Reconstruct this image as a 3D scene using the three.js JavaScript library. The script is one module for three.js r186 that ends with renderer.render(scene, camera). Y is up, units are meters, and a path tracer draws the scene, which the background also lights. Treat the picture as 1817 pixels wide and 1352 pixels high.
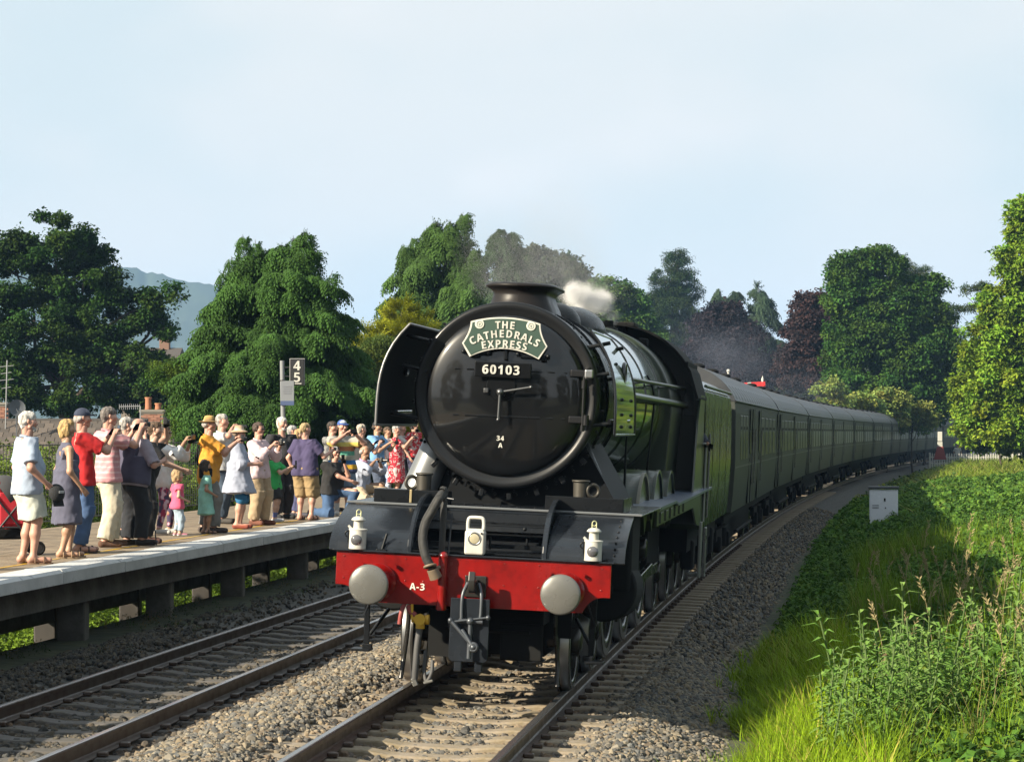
import * as THREE from 'three';
import { mergeGeometries, mergeVertices, toCreasedNormals } from 'three/addons/utils/BufferGeometryUtils.js';
import { RoundedBoxGeometry } from 'three/addons/geometries/RoundedBoxGeometry.js';
import { TextGeometry } from 'three/addons/geometries/TextGeometry.js';
import { FontLoader } from 'three/addons/loaders/FontLoader.js';

/* ---------------------------------------------------------------- camera, sky, sun, exposure */
const scene = new THREE.Scene();
const PX = 4443, HORIZON = 766, EYE = 2.48;
const camera = new THREE.PerspectiveCamera(2 * Math.atan(676 / PX) * 180 / Math.PI, 1024 / 761, 0.5, 9000);
camera.position.set(0, EYE, 0);
camera.rotation.x = Math.atan((HORIZON - 676) / PX);
scene.add(camera);
const renderer = new THREE.WebGLRenderer({ antialias: true });
renderer.setSize(1024, 761);
renderer.toneMapping = THREE.LinearToneMapping;
renderer.toneMappingExposure = 2.9;
renderer.shadowMap.enabled = true;
const SUN = new THREE.Vector3(-0.80, 0.485, 0.53).normalize();
const sun = new THREE.DirectionalLight(new THREE.Color().setRGB(1.0, 0.88, 0.68), 5.0);
sun.position.copy(SUN).multiplyScalar(300).add(new THREE.Vector3(0, 0, -60));
sun.target.position.set(0, 0, -60);
sun.castShadow = true; sun.shadow.mapSize.set(4096, 4096); sun.shadow.radius = 1.2;
Object.assign(sun.shadow.camera, { left: -120, right: 120, top: 120, bottom: -120, near: 10, far: 700 });
scene.add(sun, sun.target);
scene.fog = new THREE.FogExp2(new THREE.Color().setRGB(0.34, 0.60, 1.0), 0.00015);

/* ---------------------------------------------------------------- small tools */
function rng(seed) { let a = seed >>> 0; return () => { a = (a + 0x6d2b79f5) | 0; let t = Math.imul(a ^ (a >>> 15), 1 | a); t = (t + Math.imul(t ^ (t >>> 7), 61 | t)) ^ t; return ((t ^ (t >>> 14)) >>> 0) / 4294967296; }; }
const V = (x, y, z) => new THREE.Vector3(x, y, z);
const rgb = (r, g, b) => new THREE.Color().setRGB(r, g, b);
const lerp = (a, b, t) => a + (b - a) * t, clamp = (x, a, b) => Math.max(a, Math.min(b, x));
const smooth = (a, b, x) => { const t = clamp((x - a) / (b - a), 0, 1); return t * t * (3 - 2 * t); };
function hash3(x, y, z) { let h = Math.imul(x, 374761393) + Math.imul(y, 668265263) + Math.imul(z, 2147483647 ^ 0x5bd1e995); h = Math.imul(h ^ (h >>> 13), 1274126177); return ((h ^ (h >>> 16)) >>> 0) / 4294967296; }
function noise3(x, y, z) {
  const xi = Math.floor(x), yi = Math.floor(y), zi = Math.floor(z); let u = x - xi, v = y - yi, w = z - zi;
  u = u * u * (3 - 2 * u); v = v * v * (3 - 2 * v); w = w * w * (3 - 2 * w);
  const g = (a, b, c) => hash3(xi + a, yi + b, zi + c);
  return lerp(lerp(lerp(g(0, 0, 0), g(1, 0, 0), u), lerp(g(0, 1, 0), g(1, 1, 0), u), v), lerp(lerp(g(0, 0, 1), g(1, 0, 1), u), lerp(g(0, 1, 1), g(1, 1, 1), u), v), w) * 2 - 1;
}
function fbm(x, y, z, o = 4) { let s = 0, a = 0.5, n = 0; for (let i = 0; i < o; i++) { s += a * noise3(x, y, z); n += a; x = x * 2.03 + 7.1; y = y * 2.03 + 3.7; z = z * 2.03 + 1.3; a *= 0.5; } return s / n; }
// tiling noise for textures
function tile(x, y, n, seed) { const xi = Math.floor(x), yi = Math.floor(y); let u = x - xi, v = y - yi; u = u * u * (3 - 2 * u); v = v * v * (3 - 2 * v); const m = (k) => ((k % n) + n) % n; const g = (a, b) => hash3(m(xi + a), m(yi + b), seed); return lerp(lerp(g(0, 0), g(1, 0), u), lerp(g(0, 1), g(1, 1), u), v) * 2 - 1; }
function tileFbm(u, v, n, o, seed) { let s = 0, a = 0.5, t = 0; for (let i = 0; i < o; i++) { s += a * tile(u * n, v * n, n, seed + i); t += a; n *= 2; a *= 0.55; } return s / t; }
function tex(size, f, { srgb = true, repeat = 1 } = {}) {
  const d = new Uint8Array(size * size * 4);
  for (let y = 0; y < size; y++) for (let x = 0; x < size; x++) { const c = f(x / size, y / size), i = (y * size + x) * 4; for (let k = 0; k < 3; k++) { const q = (Array.isArray(c) ? c[k] : c) * (srgb ? 0.74 : 1); d[i + k] = clamp(Math.round(255 * (srgb ? (q <= 0.0031308 ? q * 12.92 : 1.055 * Math.pow(Math.max(q, 0), 1 / 2.4) - 0.055) : q)), 0, 255); } d[i + 3] = 255; }
  const t = new THREE.DataTexture(d, size, size); t.wrapS = t.wrapT = THREE.RepeatWrapping; t.magFilter = THREE.LinearFilter; t.minFilter = THREE.LinearMipmapLinearFilter; t.generateMipmaps = true;
  t.repeat.set(repeat, repeat); if (srgb) t.colorSpace = THREE.SRGBColorSpace; t.needsUpdate = true; return t;
}

/* pixel of the photograph -> place in the world */
const PITCH = Math.atan((HORIZON - 676) / PX), CP = Math.cos(PITCH), SP = Math.sin(PITCH);
function ray(u, v) { const a = (u - 908.5) / PX, b = -(v - 676) / PX; return [a, b * CP + SP, CP - b * SP]; }
function onLevel(u, v, h) { const [x, y, d] = ray(u, v), t = (h - EYE) / y; return V(x * t, h, -d * t); }
function atDepth(u, v, dist) { const [x, y, d] = ray(u, v), t = dist / d; return V(x * t, EYE + y * t, -dist); }

/* the line of the railway: distance s behind the buffer beam, offset to the right, height above the rails */
const YAW = 0.1304, S0 = -320, DS = 0.5, LINE = [];
{
  const n = 7200, i0 = Math.round((6.5 - S0) / DS), k = (s) => (s < -30 ? 0 : s < 0 ? 1 / 1700 : s < 330 ? 1 / 1760 : 0);
  for (let i = 0; i < n; i++) LINE.push([0, 0, 0]);
  LINE[i0] = [YAW, -0.42 + 6.5 * Math.sin(YAW), 23.06 + 6.5 * Math.cos(YAW)];
  for (let i = i0 + 1; i < n; i++) { const p = LINE[i - 1], a = p[0] + k(S0 + i * DS) * DS; LINE[i] = [a, p[1] + DS * Math.sin(p[0]), p[2] + DS * Math.cos(p[0])]; }
  for (let i = i0 - 1; i >= 0; i--) { const p = LINE[i + 1], a = p[0] - k(S0 + i * DS) * DS; LINE[i] = [a, p[1] - DS * Math.sin(a), p[2] - DS * Math.cos(a)]; }
}
function lineAt(s) { const f = clamp((s - S0) / DS, 0, LINE.length - 2), i = Math.floor(f), t = f - i, a = LINE[i], b = LINE[i + 1]; return [lerp(a[0], b[0], t), lerp(a[1], b[1], t), lerp(a[2], b[2], t)]; }
const CANT = 2.5 * Math.PI / 180;
function place(s, lat, up, cant = 0) {
  const [a, x, d] = lineAt(s), l = lat * Math.cos(cant) + up * Math.sin(cant), h = up * Math.cos(cant) - lat * Math.sin(cant);
  return V(x + l * Math.cos(a), h, -(d - l * Math.sin(a)));
}
function along(p) { let s = -p.z - 23, lat = 0; for (let i = 0; i < 8; i++) { const [a, x, d] = lineAt(s), dx = p.x - x, dd = -p.z - d; s += dx * Math.sin(a) + dd * Math.cos(a); lat = dx * Math.cos(a) - dd * Math.sin(a); } return [s, lat]; }

/* geometry tools; everything is merged from plain indexed-free pieces with uv in metres */
function clean(g) { let o = g.index ? g.toNonIndexed() : g; if (!o.attributes.normal) o.computeVertexNormals(); for (const k of Object.keys(o.attributes)) if (!['position', 'normal', 'color'].includes(k)) o.deleteAttribute(k); return o; }
function boxUV(g) { const p = g.attributes.position, n = g.attributes.normal, u = new Float32Array(p.count * 2); for (let i = 0; i < p.count; i++) { const a = Math.abs(n.getX(i)), b = Math.abs(n.getY(i)), c = Math.abs(n.getZ(i)); let q, r; if (b >= a && b >= c) { q = p.getX(i); r = p.getZ(i); } else if (a >= c) { q = p.getZ(i); r = p.getY(i); } else { q = p.getX(i); r = p.getY(i); } u[2 * i] = q; u[2 * i + 1] = r; } g.setAttribute('uv', new THREE.BufferAttribute(u, 2)); return g; }
function join(list) { const a = list.flat().filter(Boolean).map(clean); return boxUV(a.length === 1 ? a[0] : mergeGeometries(a, false)); }
const NAMES = new Map();
function numbered(name) { const k = NAMES.get(name) ?? 0; NAMES.set(name, k + 1); return k ? name + '_' + String(k).padStart(3, '0') : name; }
function thing(name, label, category, pos = [0, 0, 0], turn = 0, group) { const o = new THREE.Group(); o.name = numbered(name); if (pos.isVector3) o.position.copy(pos); else o.position.set(...pos); o.rotation.y = turn; scene.add(o); o.userData = { label, category }; if (group) o.userData.group = group; return o; }
function tag(o, label, category, group, kind) { if (label) o.userData.label = label; if (category) o.userData.category = category; if (group) o.userData.group = group; if (kind) o.userData.kind = kind; return o; }
function mesh(name, geos, mat, parent = scene) { const g = Array.isArray(geos) ? join(geos) : geos; const m = new THREE.Mesh(g, mat); m.name = parent === scene ? numbered(name) : name; m.castShadow = m.receiveShadow = true; if (/^(rivets|bolts|nuts|bolt_heads|clamp_dogs|panel_strip|banner_print)$/.test(name)) m.userData.kind = 'stuff'; parent.add(m); return m; }
function copyOf(root, label, pos, turn) { const c = root.clone(); c.name = numbered(root.name.replace(/_\d{3}$/, '')); c.userData = { ...root.userData }; if (label) c.userData.label = label; if (pos) c.position.copy(pos); if (turn !== undefined) c.rotation.y = turn; scene.add(c); return c; }
const T = (g, x = 0, y = 0, z = 0, rx = 0, ry = 0, rz = 0) => { if (rx) g.rotateX(rx); if (ry) g.rotateY(ry); if (rz) g.rotateZ(rz); g.translate(x, y, z); return g; };
const box = (w, h, d, x, y, z, rx, ry, rz) => T(new THREE.BoxGeometry(w, h, d), x, y, z, rx, ry, rz);
const rbox = (w, h, d, r, x, y, z, rx, ry, rz) => T(new RoundedBoxGeometry(w, h, d, 2, Math.min(r, w / 2.01, h / 2.01, d / 2.01)), x, y, z, rx, ry, rz);
const cyl = (r1, r2, h, x, y, z, rx, ry, rz, n = 20, open = false) => T(new THREE.CylinderGeometry(r1, r2, h, n, 1, open), x, y, z, rx, ry, rz);
const ball = (r, x, y, z, n = 12) => T(new THREE.SphereGeometry(r, n, Math.round(n * 0.7)), x, y, z);
const torus = (R, r, x, y, z, rx, ry, rz, n = 40, m = 8, arc = 6.2832) => T(new THREE.TorusGeometry(R, r, m, n, arc), x, y, z, rx, ry, rz);
function tube(pts, r, n = 24, m = 8) { const c = new THREE.CatmullRomCurve3(pts.map((p) => (p.isVector3 ? p : V(...p)))); return new THREE.TubeGeometry(c, n, r, m, false); }
function bar(a, b, r, r2 = r, n = 10) { a = a.isVector3 ? a : V(...a); b = b.isVector3 ? b : V(...b); const d = b.clone().sub(a), g = new THREE.CylinderGeometry(r2, r, d.length(), n); g.applyQuaternion(new THREE.Quaternion().setFromUnitVectors(V(0, 1, 0), d.normalize())); const m = a.clone().add(b).multiplyScalar(0.5); g.translate(m.x, m.y, m.z); return g; }
function lathe(pts, n = 40) { return new THREE.LatheGeometry(pts.map((p) => new THREE.Vector2(p[0], p[1])), n); }
function poly(pts) { const s = new THREE.Shape(); pts.forEach((p, i) => (i ? s.lineTo(p[0], p[1]) : s.moveTo(p[0], p[1]))); s.closePath(); return s; }
function extrude(shape, depth, bevel = 0, seg = 12) { return new THREE.ExtrudeGeometry(Array.isArray(shape) ? poly(shape) : shape, { depth, bevelEnabled: bevel > 0, bevelSize: bevel, bevelThickness: bevel, bevelSegments: 2, curveSegments: seg }); }
// a profile (lat, up) swept along the line between two distances
function sweep(profile, s1, s2, step, cant = 0, close = true, latFn) {
  const n = Math.max(1, Math.round((s2 - s1) / step)), pos = [], idx = [], m = profile.length;
  for (let i = 0; i <= n; i++) { const s = s1 + (s2 - s1) * i / n; for (const [l, u] of profile) { const p = place(s, l + (latFn ? latFn(s) : 0), u, cant); pos.push(p.x, p.y, p.z); } }
  for (let i = 0; i < n; i++) for (let j = 0; j < (close ? m : m - 1); j++) { const a = i * m + j, b = i * m + (j + 1) % m; idx.push(a, b, a + m, b, b + m, a + m); }
  if (close) for (const [o, f] of [[0, 1], [n * m, 0]]) for (let j = 1; j < m - 1; j++) f ? idx.push(o, o + j + 1, o + j) : idx.push(o, o + j, o + j + 1);
  let g = new THREE.BufferGeometry(); g.setAttribute('position', new THREE.Float32BufferAttribute(pos, 3)); g.setIndex(idx); g = g.toNonIndexed(); g.computeVertexNormals(); return g;
}
const font = await new FontLoader().loadAsync('fonts/droid/droid_sans_bold.typeface.json');
function letters(t, size, depth, { arc = 0, bevel = 0, spacing = 0 } = {}) { // centred on x, standing on y = 0, or bent over an arc of that radius
  const list = [], w = [];
  for (const c of t) { const a = font.data.glyphs[c] ?? font.data.glyphs.a; w.push(a.ha / font.data.resolution * size + spacing); }
  const total = w.reduce((a, b) => a + b, 0); let x = -total / 2;
  [...t].forEach((c, i) => { if (c !== ' ') { const g = new TextGeometry(c, { font, size, depth, curveSegments: 4, bevelEnabled: bevel > 0, bevelSize: bevel, bevelThickness: bevel, bevelSegments: 1 }); g.translate(-w[i] / 2, 0, 0); const m = x + w[i] / 2; if (arc) { g.translate(0, arc, 0); g.rotateZ(-m / arc); g.translate(0, -arc, 0); } else g.translate(m, 0, 0); list.push(g); } x += w[i]; });
  return list;
}

/* ---------------------------------------------------------------- sky */
{
  const w = 1024, h = 512, d = new Float32Array(w * h * 4);
  for (let y = 0; y < h; y++) {
    const el = ((y + 0.5) / h - 0.5) * Math.PI, up = Math.max(0, Math.sin(el));
    for (let x = 0; x < w; x++) {
      const az = (x + 0.5) / w * 2 * Math.PI - Math.PI, cx = Math.cos(el) * Math.cos(az), cz = Math.cos(el) * Math.sin(az), cy = Math.sin(el);
      const t = 1 - Math.exp(-up * 3.2);
      const c = [lerp(0.398, 0.315, t), lerp(0.432, 0.392, t), lerp(0.440, 0.430, t)];
      // thin high cloud in soft uneven patches, larger overhead, finer towards the horizon
      const q = 1 / (up + 0.16), n1 = fbm(cx * q * 1.5 + 3.3, cz * q * 1.5 + 5.1, 2.0, 6), n2 = fbm(cx * 7.5 + 1.2, cy * 17, cz * 7.5 + 4.4, 6), n3 = fbm(cx * 2.6 + 8, cy * 5, cz * 2.6 + 1, 3);
      const cl = clamp(smooth(-0.34, 0.36, n1 * 0.35 + n2 * 1.15 + n3 * 0.9 + 0.09), 0, 1) * 0.97;
      const puff = smooth(0.08, 0.5, fbm(cx * 16 + 5, cy * 30 + 2, cz * 16, 5) + 0.35 * n3) * smooth(0.30, 0.04, up);
      const white = [0.430 + 0.035 * puff, 0.446 + 0.022 * puff, 0.450 + 0.02 * puff];
      for (let k = 0; k < 3; k++) c[k] = lerp(c[k], white[k], cl);
      const mu = cx * SUN.x + cy * SUN.y + cz * SUN.z, glow = 0.16 * Math.pow(Math.max(mu, 0), 6) + 0.35 * Math.pow(Math.max(mu, 0), 60);
      c[0] += glow; c[1] += glow * 0.95; c[2] += glow * 0.86;
      if (y < h / 2) { c[0] = 0.05; c[1] = 0.055; c[2] = 0.04; }
      const i = (y * w + x) * 4; for (let k = 0; k < 3; k++) d[i + k] = c[k] * 0.69; d[i + 3] = 1;
    }
  }
  const t = new THREE.DataTexture(d, w, h, THREE.RGBAFormat, THREE.FloatType); t.mapping = THREE.EquirectangularReflectionMapping; t.magFilter = t.minFilter = THREE.LinearFilter; t.wrapS = THREE.RepeatWrapping; t.needsUpdate = true;
  scene.background = t; scene.environment = t;
}

/* ---------------------------------------------------------------- materials */
const grime = tex(256, (u, v) => { const a = tileFbm(u, v, 4, 5, 11); return 0.55 + 0.4 * a; }, { srgb: false });
const fine = tex(256, (u, v) => 0.5 + 0.5 * tileFbm(u, v, 24, 3, 5), { srgb: false });
const grimeC = tex(256, (u, v) => { const a = tileFbm(u, v, 4, 5, 211), b = tileFbm(u * 4, v * 0.5, 8, 3, 213), c = smooth(0.2, 0.6, tileFbm(u, v, 10, 4, 217)); const q = clamp(1.02 + 0.16 * a + 0.12 * b - 0.25 * c, 0.4, 1.15); return [q, q * 0.985, q * 0.96]; });
const DIM = 0.74, std = (c, roughness = 0.8, o = {}) => new THREE.MeshStandardMaterial({ color: rgb(...c).multiplyScalar(DIM), roughness, ...o });
const phys = (c, roughness, o = {}) => new THREE.MeshPhysicalMaterial({ color: rgb(...c).multiplyScalar(DIM), roughness, ...o });
const M = {
  gloss: phys([0.005, 0.0055, 0.0065], 0.32, { clearcoat: 1, clearcoatRoughness: 0.05, specularIntensity: 0.25 }),
  black: phys([0.0085, 0.0098, 0.012], 0.55, { specularIntensity: 0.35, roughnessMap: grime, bumpMap: fine, bumpScale: 0.0006 }),
  soot: phys([0.006, 0.0065, 0.007], 0.8, { specularIntensity: 0.4, bumpMap: fine, bumpScale: 0.001 }),
  slate: phys([0.020, 0.025, 0.034], 0.42, { specularIntensity: 0.7, map: grimeC, roughnessMap: grime }),
  red: phys([0.27, 0.006, 0.005], 0.42, { clearcoat: 0.35, clearcoatRoughness: 0.25, roughnessMap: grime, map: grimeC }),
  steel: std([0.165, 0.165, 0.155], 0.55, { metalness: 0.35, roughnessMap: grime }),
  bright: std([0.55, 0.56, 0.57], 0.28, { metalness: 0.9 }),
  darkSteel: std([0.06, 0.058, 0.055], 0.45, { metalness: 0.6, roughnessMap: grime }),
  green: phys([0.040, 0.092, 0.020], 0.35, { clearcoat: 1, clearcoatRoughness: 0.05 }),
  greenDull: phys([0.015, 0.026, 0.012], 0.4, { clearcoat: 0.6, clearcoatRoughness: 0.16 }),
  white: std([0.70, 0.70, 0.66], 0.5, { map: grimeC }),
  cream: std([0.62, 0.58, 0.46], 0.6),
  yellow: std([0.60, 0.36, 0.02], 0.5),
  orange: std([0.5, 0.16, 0.03], 0.5),
  brown: std([0.075, 0.05, 0.042], 0.6, { roughnessMap: grime }),
};
/* ---------------------------------------------------------------- ground, ballast, tracks */
function landHeight(s, lat) {
  let h;
  if (lat < -4.3) { h = lerp(-0.16, 0.02, smooth(-4.3, -5.2, lat)); h = lerp(h, -0.95, smooth(-5.9, -7.8, lat)); h = lerp(h, -4.2, smooth(-12, -45, lat)); h = lerp(h, -6, smooth(-50, -200, lat)); }
  else if (lat < 2) h = -0.5;
  else { h = lerp(-0.5, -0.12, smooth(2.6, 5.5, lat)); h = lerp(h, 0.22, smooth(5, 14, lat)); h = lerp(h, 2.5, smooth(40, 260, lat)); }
  const far = smooth(6, 30, Math.abs(lat + 2));
  return h + fbm(s * 0.09, lat * 0.09, 1.5, 3) * (0.05 + (lat > 0 ? 0.14 : 0.35) * far) + (Math.abs(lat + 2) > 5 ? fbm(s * 0.9, lat * 0.9, 4.5, 2) * 0.05 : 0);
}
const soil = tex(512, (u, v) => { const a = tileFbm(u, v, 8, 6, 21), b = tileFbm(u, v, 32, 3, 71); return [0.045 + 0.03 * a + 0.02 * b, 0.052 + 0.03 * a + 0.015 * b, 0.022 + 0.015 * a]; });
const stoneTex = tex(512, (u, v) => {
  const n = 26, x = u * n, y = v * n, xi = Math.floor(x), yi = Math.floor(y); let best = 9, second = 9, id = 0;
  for (let a = -1; a <= 1; a++) for (let b = -1; b <= 1; b++) { const i = ((xi + a) % n + n) % n, j = ((yi + b) % n + n) % n, px = xi + a + hash3(i, j, 1), py = yi + b + hash3(i, j, 2), q = Math.hypot(px - x, py - y); if (q < best) { second = best; best = q; id = hash3(i, j, 3); } else if (q < second) second = q; }
  const e = smooth(0.02, 0.22, second - best), t = 0.035 + 0.085 * id; return [t * 1.06 * (0.25 + 0.75 * e), t * (0.25 + 0.75 * e), t * 0.88 * (0.25 + 0.75 * e)];
});
{
  const ss = [], ls = [];
  for (let s = -260; s < -10; s += 12) ss.push(s); for (let s = -10; s < 70; s += 0.8) ss.push(s); for (let s = 70; s < 340; s += 6) ss.push(s); for (let s = 340; s < 3200; s += 110) ss.push(s);
  for (const a of [-2600, -1500, -900, -500, -300, -200, -140, -100, -75, -55, -42, -33, -26, -21, -17, -14, -12, -11, -10.4, -9.8, -9.2]) ls.push(a); for (let l = -8.6; l < 14; l += 0.45) ls.push(l); for (const a of [15, 17, 20, 25, 32, 42, 55, 75, 100, 150, 220, 320, 500, 900, 1500, 2600]) ls.push(a);
  const pos = [], uv = [], idx = [], n = ls.length;
  for (const s of ss) for (const l of ls) { const p = place(s, l, landHeight(s, l)); pos.push(p.x, p.y, p.z); uv.push(p.x / 3, p.z / 3); }
  for (let i = 0; i < ss.length - 1; i++) for (let j = 0; j < n - 1; j++) { const a = i * n + j; idx.push(a, a + 1, a + n, a + 1, a + n + 1, a + n); }
  const g = new THREE.BufferGeometry(); g.setAttribute('position', new THREE.Float32BufferAttribute(pos, 3)); g.setAttribute('uv', new THREE.Float32BufferAttribute(uv, 2)); g.setIndex(idx); g.computeVertexNormals();
  tag(mesh('ground', g, new THREE.MeshStandardMaterial({ map: soil, roughness: 1, bumpMap: fine, bumpScale: 0.02 })), 'bare brown green earth beside the tracks and under the plants', null, null, 'structure');
}
const BALLAST = [[-5.25, -0.02], [-4.9, 0.0], [-4.5, -0.08], [-4.25, -0.17], [-3.9, -0.235], [-2.9, -0.235], [-2.4, -0.2], [-2.15, -0.13], [-1.75, -0.09], [-1.4, -0.11], [-1.2, -0.18], [-0.95, -0.225], [-0.6, -0.24], [0.6, -0.24], [0.95, -0.225], [1.5, -0.19], [1.9, -0.3], [2.5, -0.5], [3.0, -0.62]];
function ballastHeight(lat) { for (let i = 1; i < BALLAST.length; i++) if (lat <= BALLAST[i][0]) { const a = BALLAST[i - 1], b = BALLAST[i]; return lerp(a[1], b[1], (lat - a[0]) / (b[0] - a[0])); } return -0.6; }
const tilt = (lat) => -Math.sin(CANT) * lat * smooth(-2.3, -1.2, lat); // the nearer track leans into the curve
{
  const ls = []; for (let l = -5.25; l <= 3.01; l += 0.15) ls.push(l);
  const pos = [], uv = [], idx = [], ss = []; for (let s = -60; s < 40; s += 0.25) ss.push(s); for (let s = 40; s < 340; s += 4) ss.push(s);
  for (const s of ss) for (const l of ls) { const p = place(s, l, ballastHeight(l) + tilt(l) - 0.015 + (s < 60 ? 0.018 * fbm(s * 2.2, l * 2.2, 0.5, 3) : 0)); pos.push(p.x, p.y, p.z); uv.push(p.x / 1.3, p.z / 1.3); }
  const n = ls.length; for (let i = 0; i < ss.length - 1; i++) for (let j = 0; j < n - 1; j++) { const a = i * n + j; idx.push(a, a + 1, a + n, a + 1, a + n + 1, a + n); }
  const g = new THREE.BufferGeometry(); g.setAttribute('position', new THREE.Float32BufferAttribute(pos, 3)); g.setAttribute('uv', new THREE.Float32BufferAttribute(uv, 2)); g.setIndex(idx); g.computeVertexNormals();
  tag(mesh('ballast_bed', g, new THREE.MeshStandardMaterial({ map: stoneTex, roughness: 0.95, bumpMap: stoneTex, bumpScale: 0.02 })), 'bed of grey brown crushed stone under both tracks', null, null, 'structure');
}
const sleeperTex = tex(256, (u, v) => { const a = tileFbm(u, v, 6, 5, 31), b = tileFbm(u, v, 40, 2, 9); return [0.245 + 0.07 * a + 0.04 * b, 0.20 + 0.065 * a + 0.04 * b, 0.14 + 0.075 * a + 0.045 * b]; });
const shadedSleeperTex2 = tex(256, (u, v) => { const a = tileFbm(u, v, 6, 5, 37), b = tileFbm(u, v, 40, 2, 19); return [0.085 + 0.03 * a + 0.02 * b, 0.077 + 0.03 * a + 0.02 * b, 0.068 + 0.045 * a + 0.02 * b]; });  // darker sleeper tone carries the shade over the platform track
M.rail = std([0.055, 0.032, 0.02], 0.85, { roughnessMap: grime });
M.railTop = std([0.50, 0.50, 0.50], 0.25, { metalness: 0.9 });
M.sleeper = new THREE.MeshStandardMaterial({ map: sleeperTex, roughness: 0.9 });
M.sleeper2 = new THREE.MeshStandardMaterial({ map: shadedSleeperTex2, roughness: 0.9 });
const RAIL = [[-0.07, -0.157], [-0.07, -0.148], [-0.02, -0.132], [-0.009, -0.12], [-0.009, -0.05], [-0.034, -0.04], [-0.036, -0.01], [-0.030, -0.0015], [0.030, -0.0015], [0.036, -0.01], [0.034, -0.04], [0.009, -0.05], [0.009, -0.12], [0.02, -0.132], [0.07, -0.148], [0.07, -0.157]];
function track(label, lat0, cant, mat, s1, s2) {
  const t = thing('railway_track', label, 'railway track');
  for (const side of [-0.7525, 0.7525]) {
    const r = mesh('rail', [sweep(RAIL.map(([l, u]) => [l + lat0 + side, u]), s1, s2, 1, cant)], M.rail, t);
    mesh('running_surface', [sweep([[-0.027, -0.001], [-0.02, 0.0015], [0.02, 0.0015], [0.027, -0.001]].map(([l, u]) => [l + lat0 + side, u]), s1, s2, 1, cant)], M.railTop, r);
  }
  const g = join([extrude([[-1.25, -0.2], [-1.25, 0], [-0.95, 0.0], [-0.5, 0.0], [-0.3, -0.028], [0.3, -0.028], [0.5, 0.0], [0.95, 0.0], [1.25, 0], [1.25, -0.2]], 0.21, 0.018).translate(0, -0.018, -0.105)]);
  const R = rng(lat0 < -1 ? 8 : 9), clips = [];
  for (let s = s1 + 0.4, k = 0; s < Math.min(s2, 90); s += 0.65, k++) {
    const p = place(s, lat0, -0.160, cant), a = lineAt(s)[0], m = new THREE.Mesh(g, mat); m.name = 'sleeper'; m.castShadow = m.receiveShadow = true; m.position.copy(p); m.rotation.set(0, -a + (R() - 0.5) * 0.02, -cant, 'YXZ'); m.position.y += (R() - 0.5) * 0.012; t.add(m);
    if (s < 36) for (const side of [-0.7525, 0.7525]) for (const q of [-0.105, 0.105]) { const c = rbox(0.09, 0.045, 0.07, 0.015, 0, 0, 0); c.rotateZ(-cant); c.rotateY(-a); const w = place(s, lat0 + side + q, -0.135, cant); c.translate(w.x, w.y, w.z); clips.push(c); }
  }
  tag(mesh('rail_clips', clips, M.rail, t), 'rusty clips that hold the rails to the sleepers', null, null, 'stuff');
}
track('track with rusty rails on pale concrete sleepers that carries the steam engine', 0, CANT, M.sleeper, -60, 330);
track('empty shaded track with shiny rails beside the platform', -3.41, 0, M.sleeper2, -60, 330);
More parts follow.
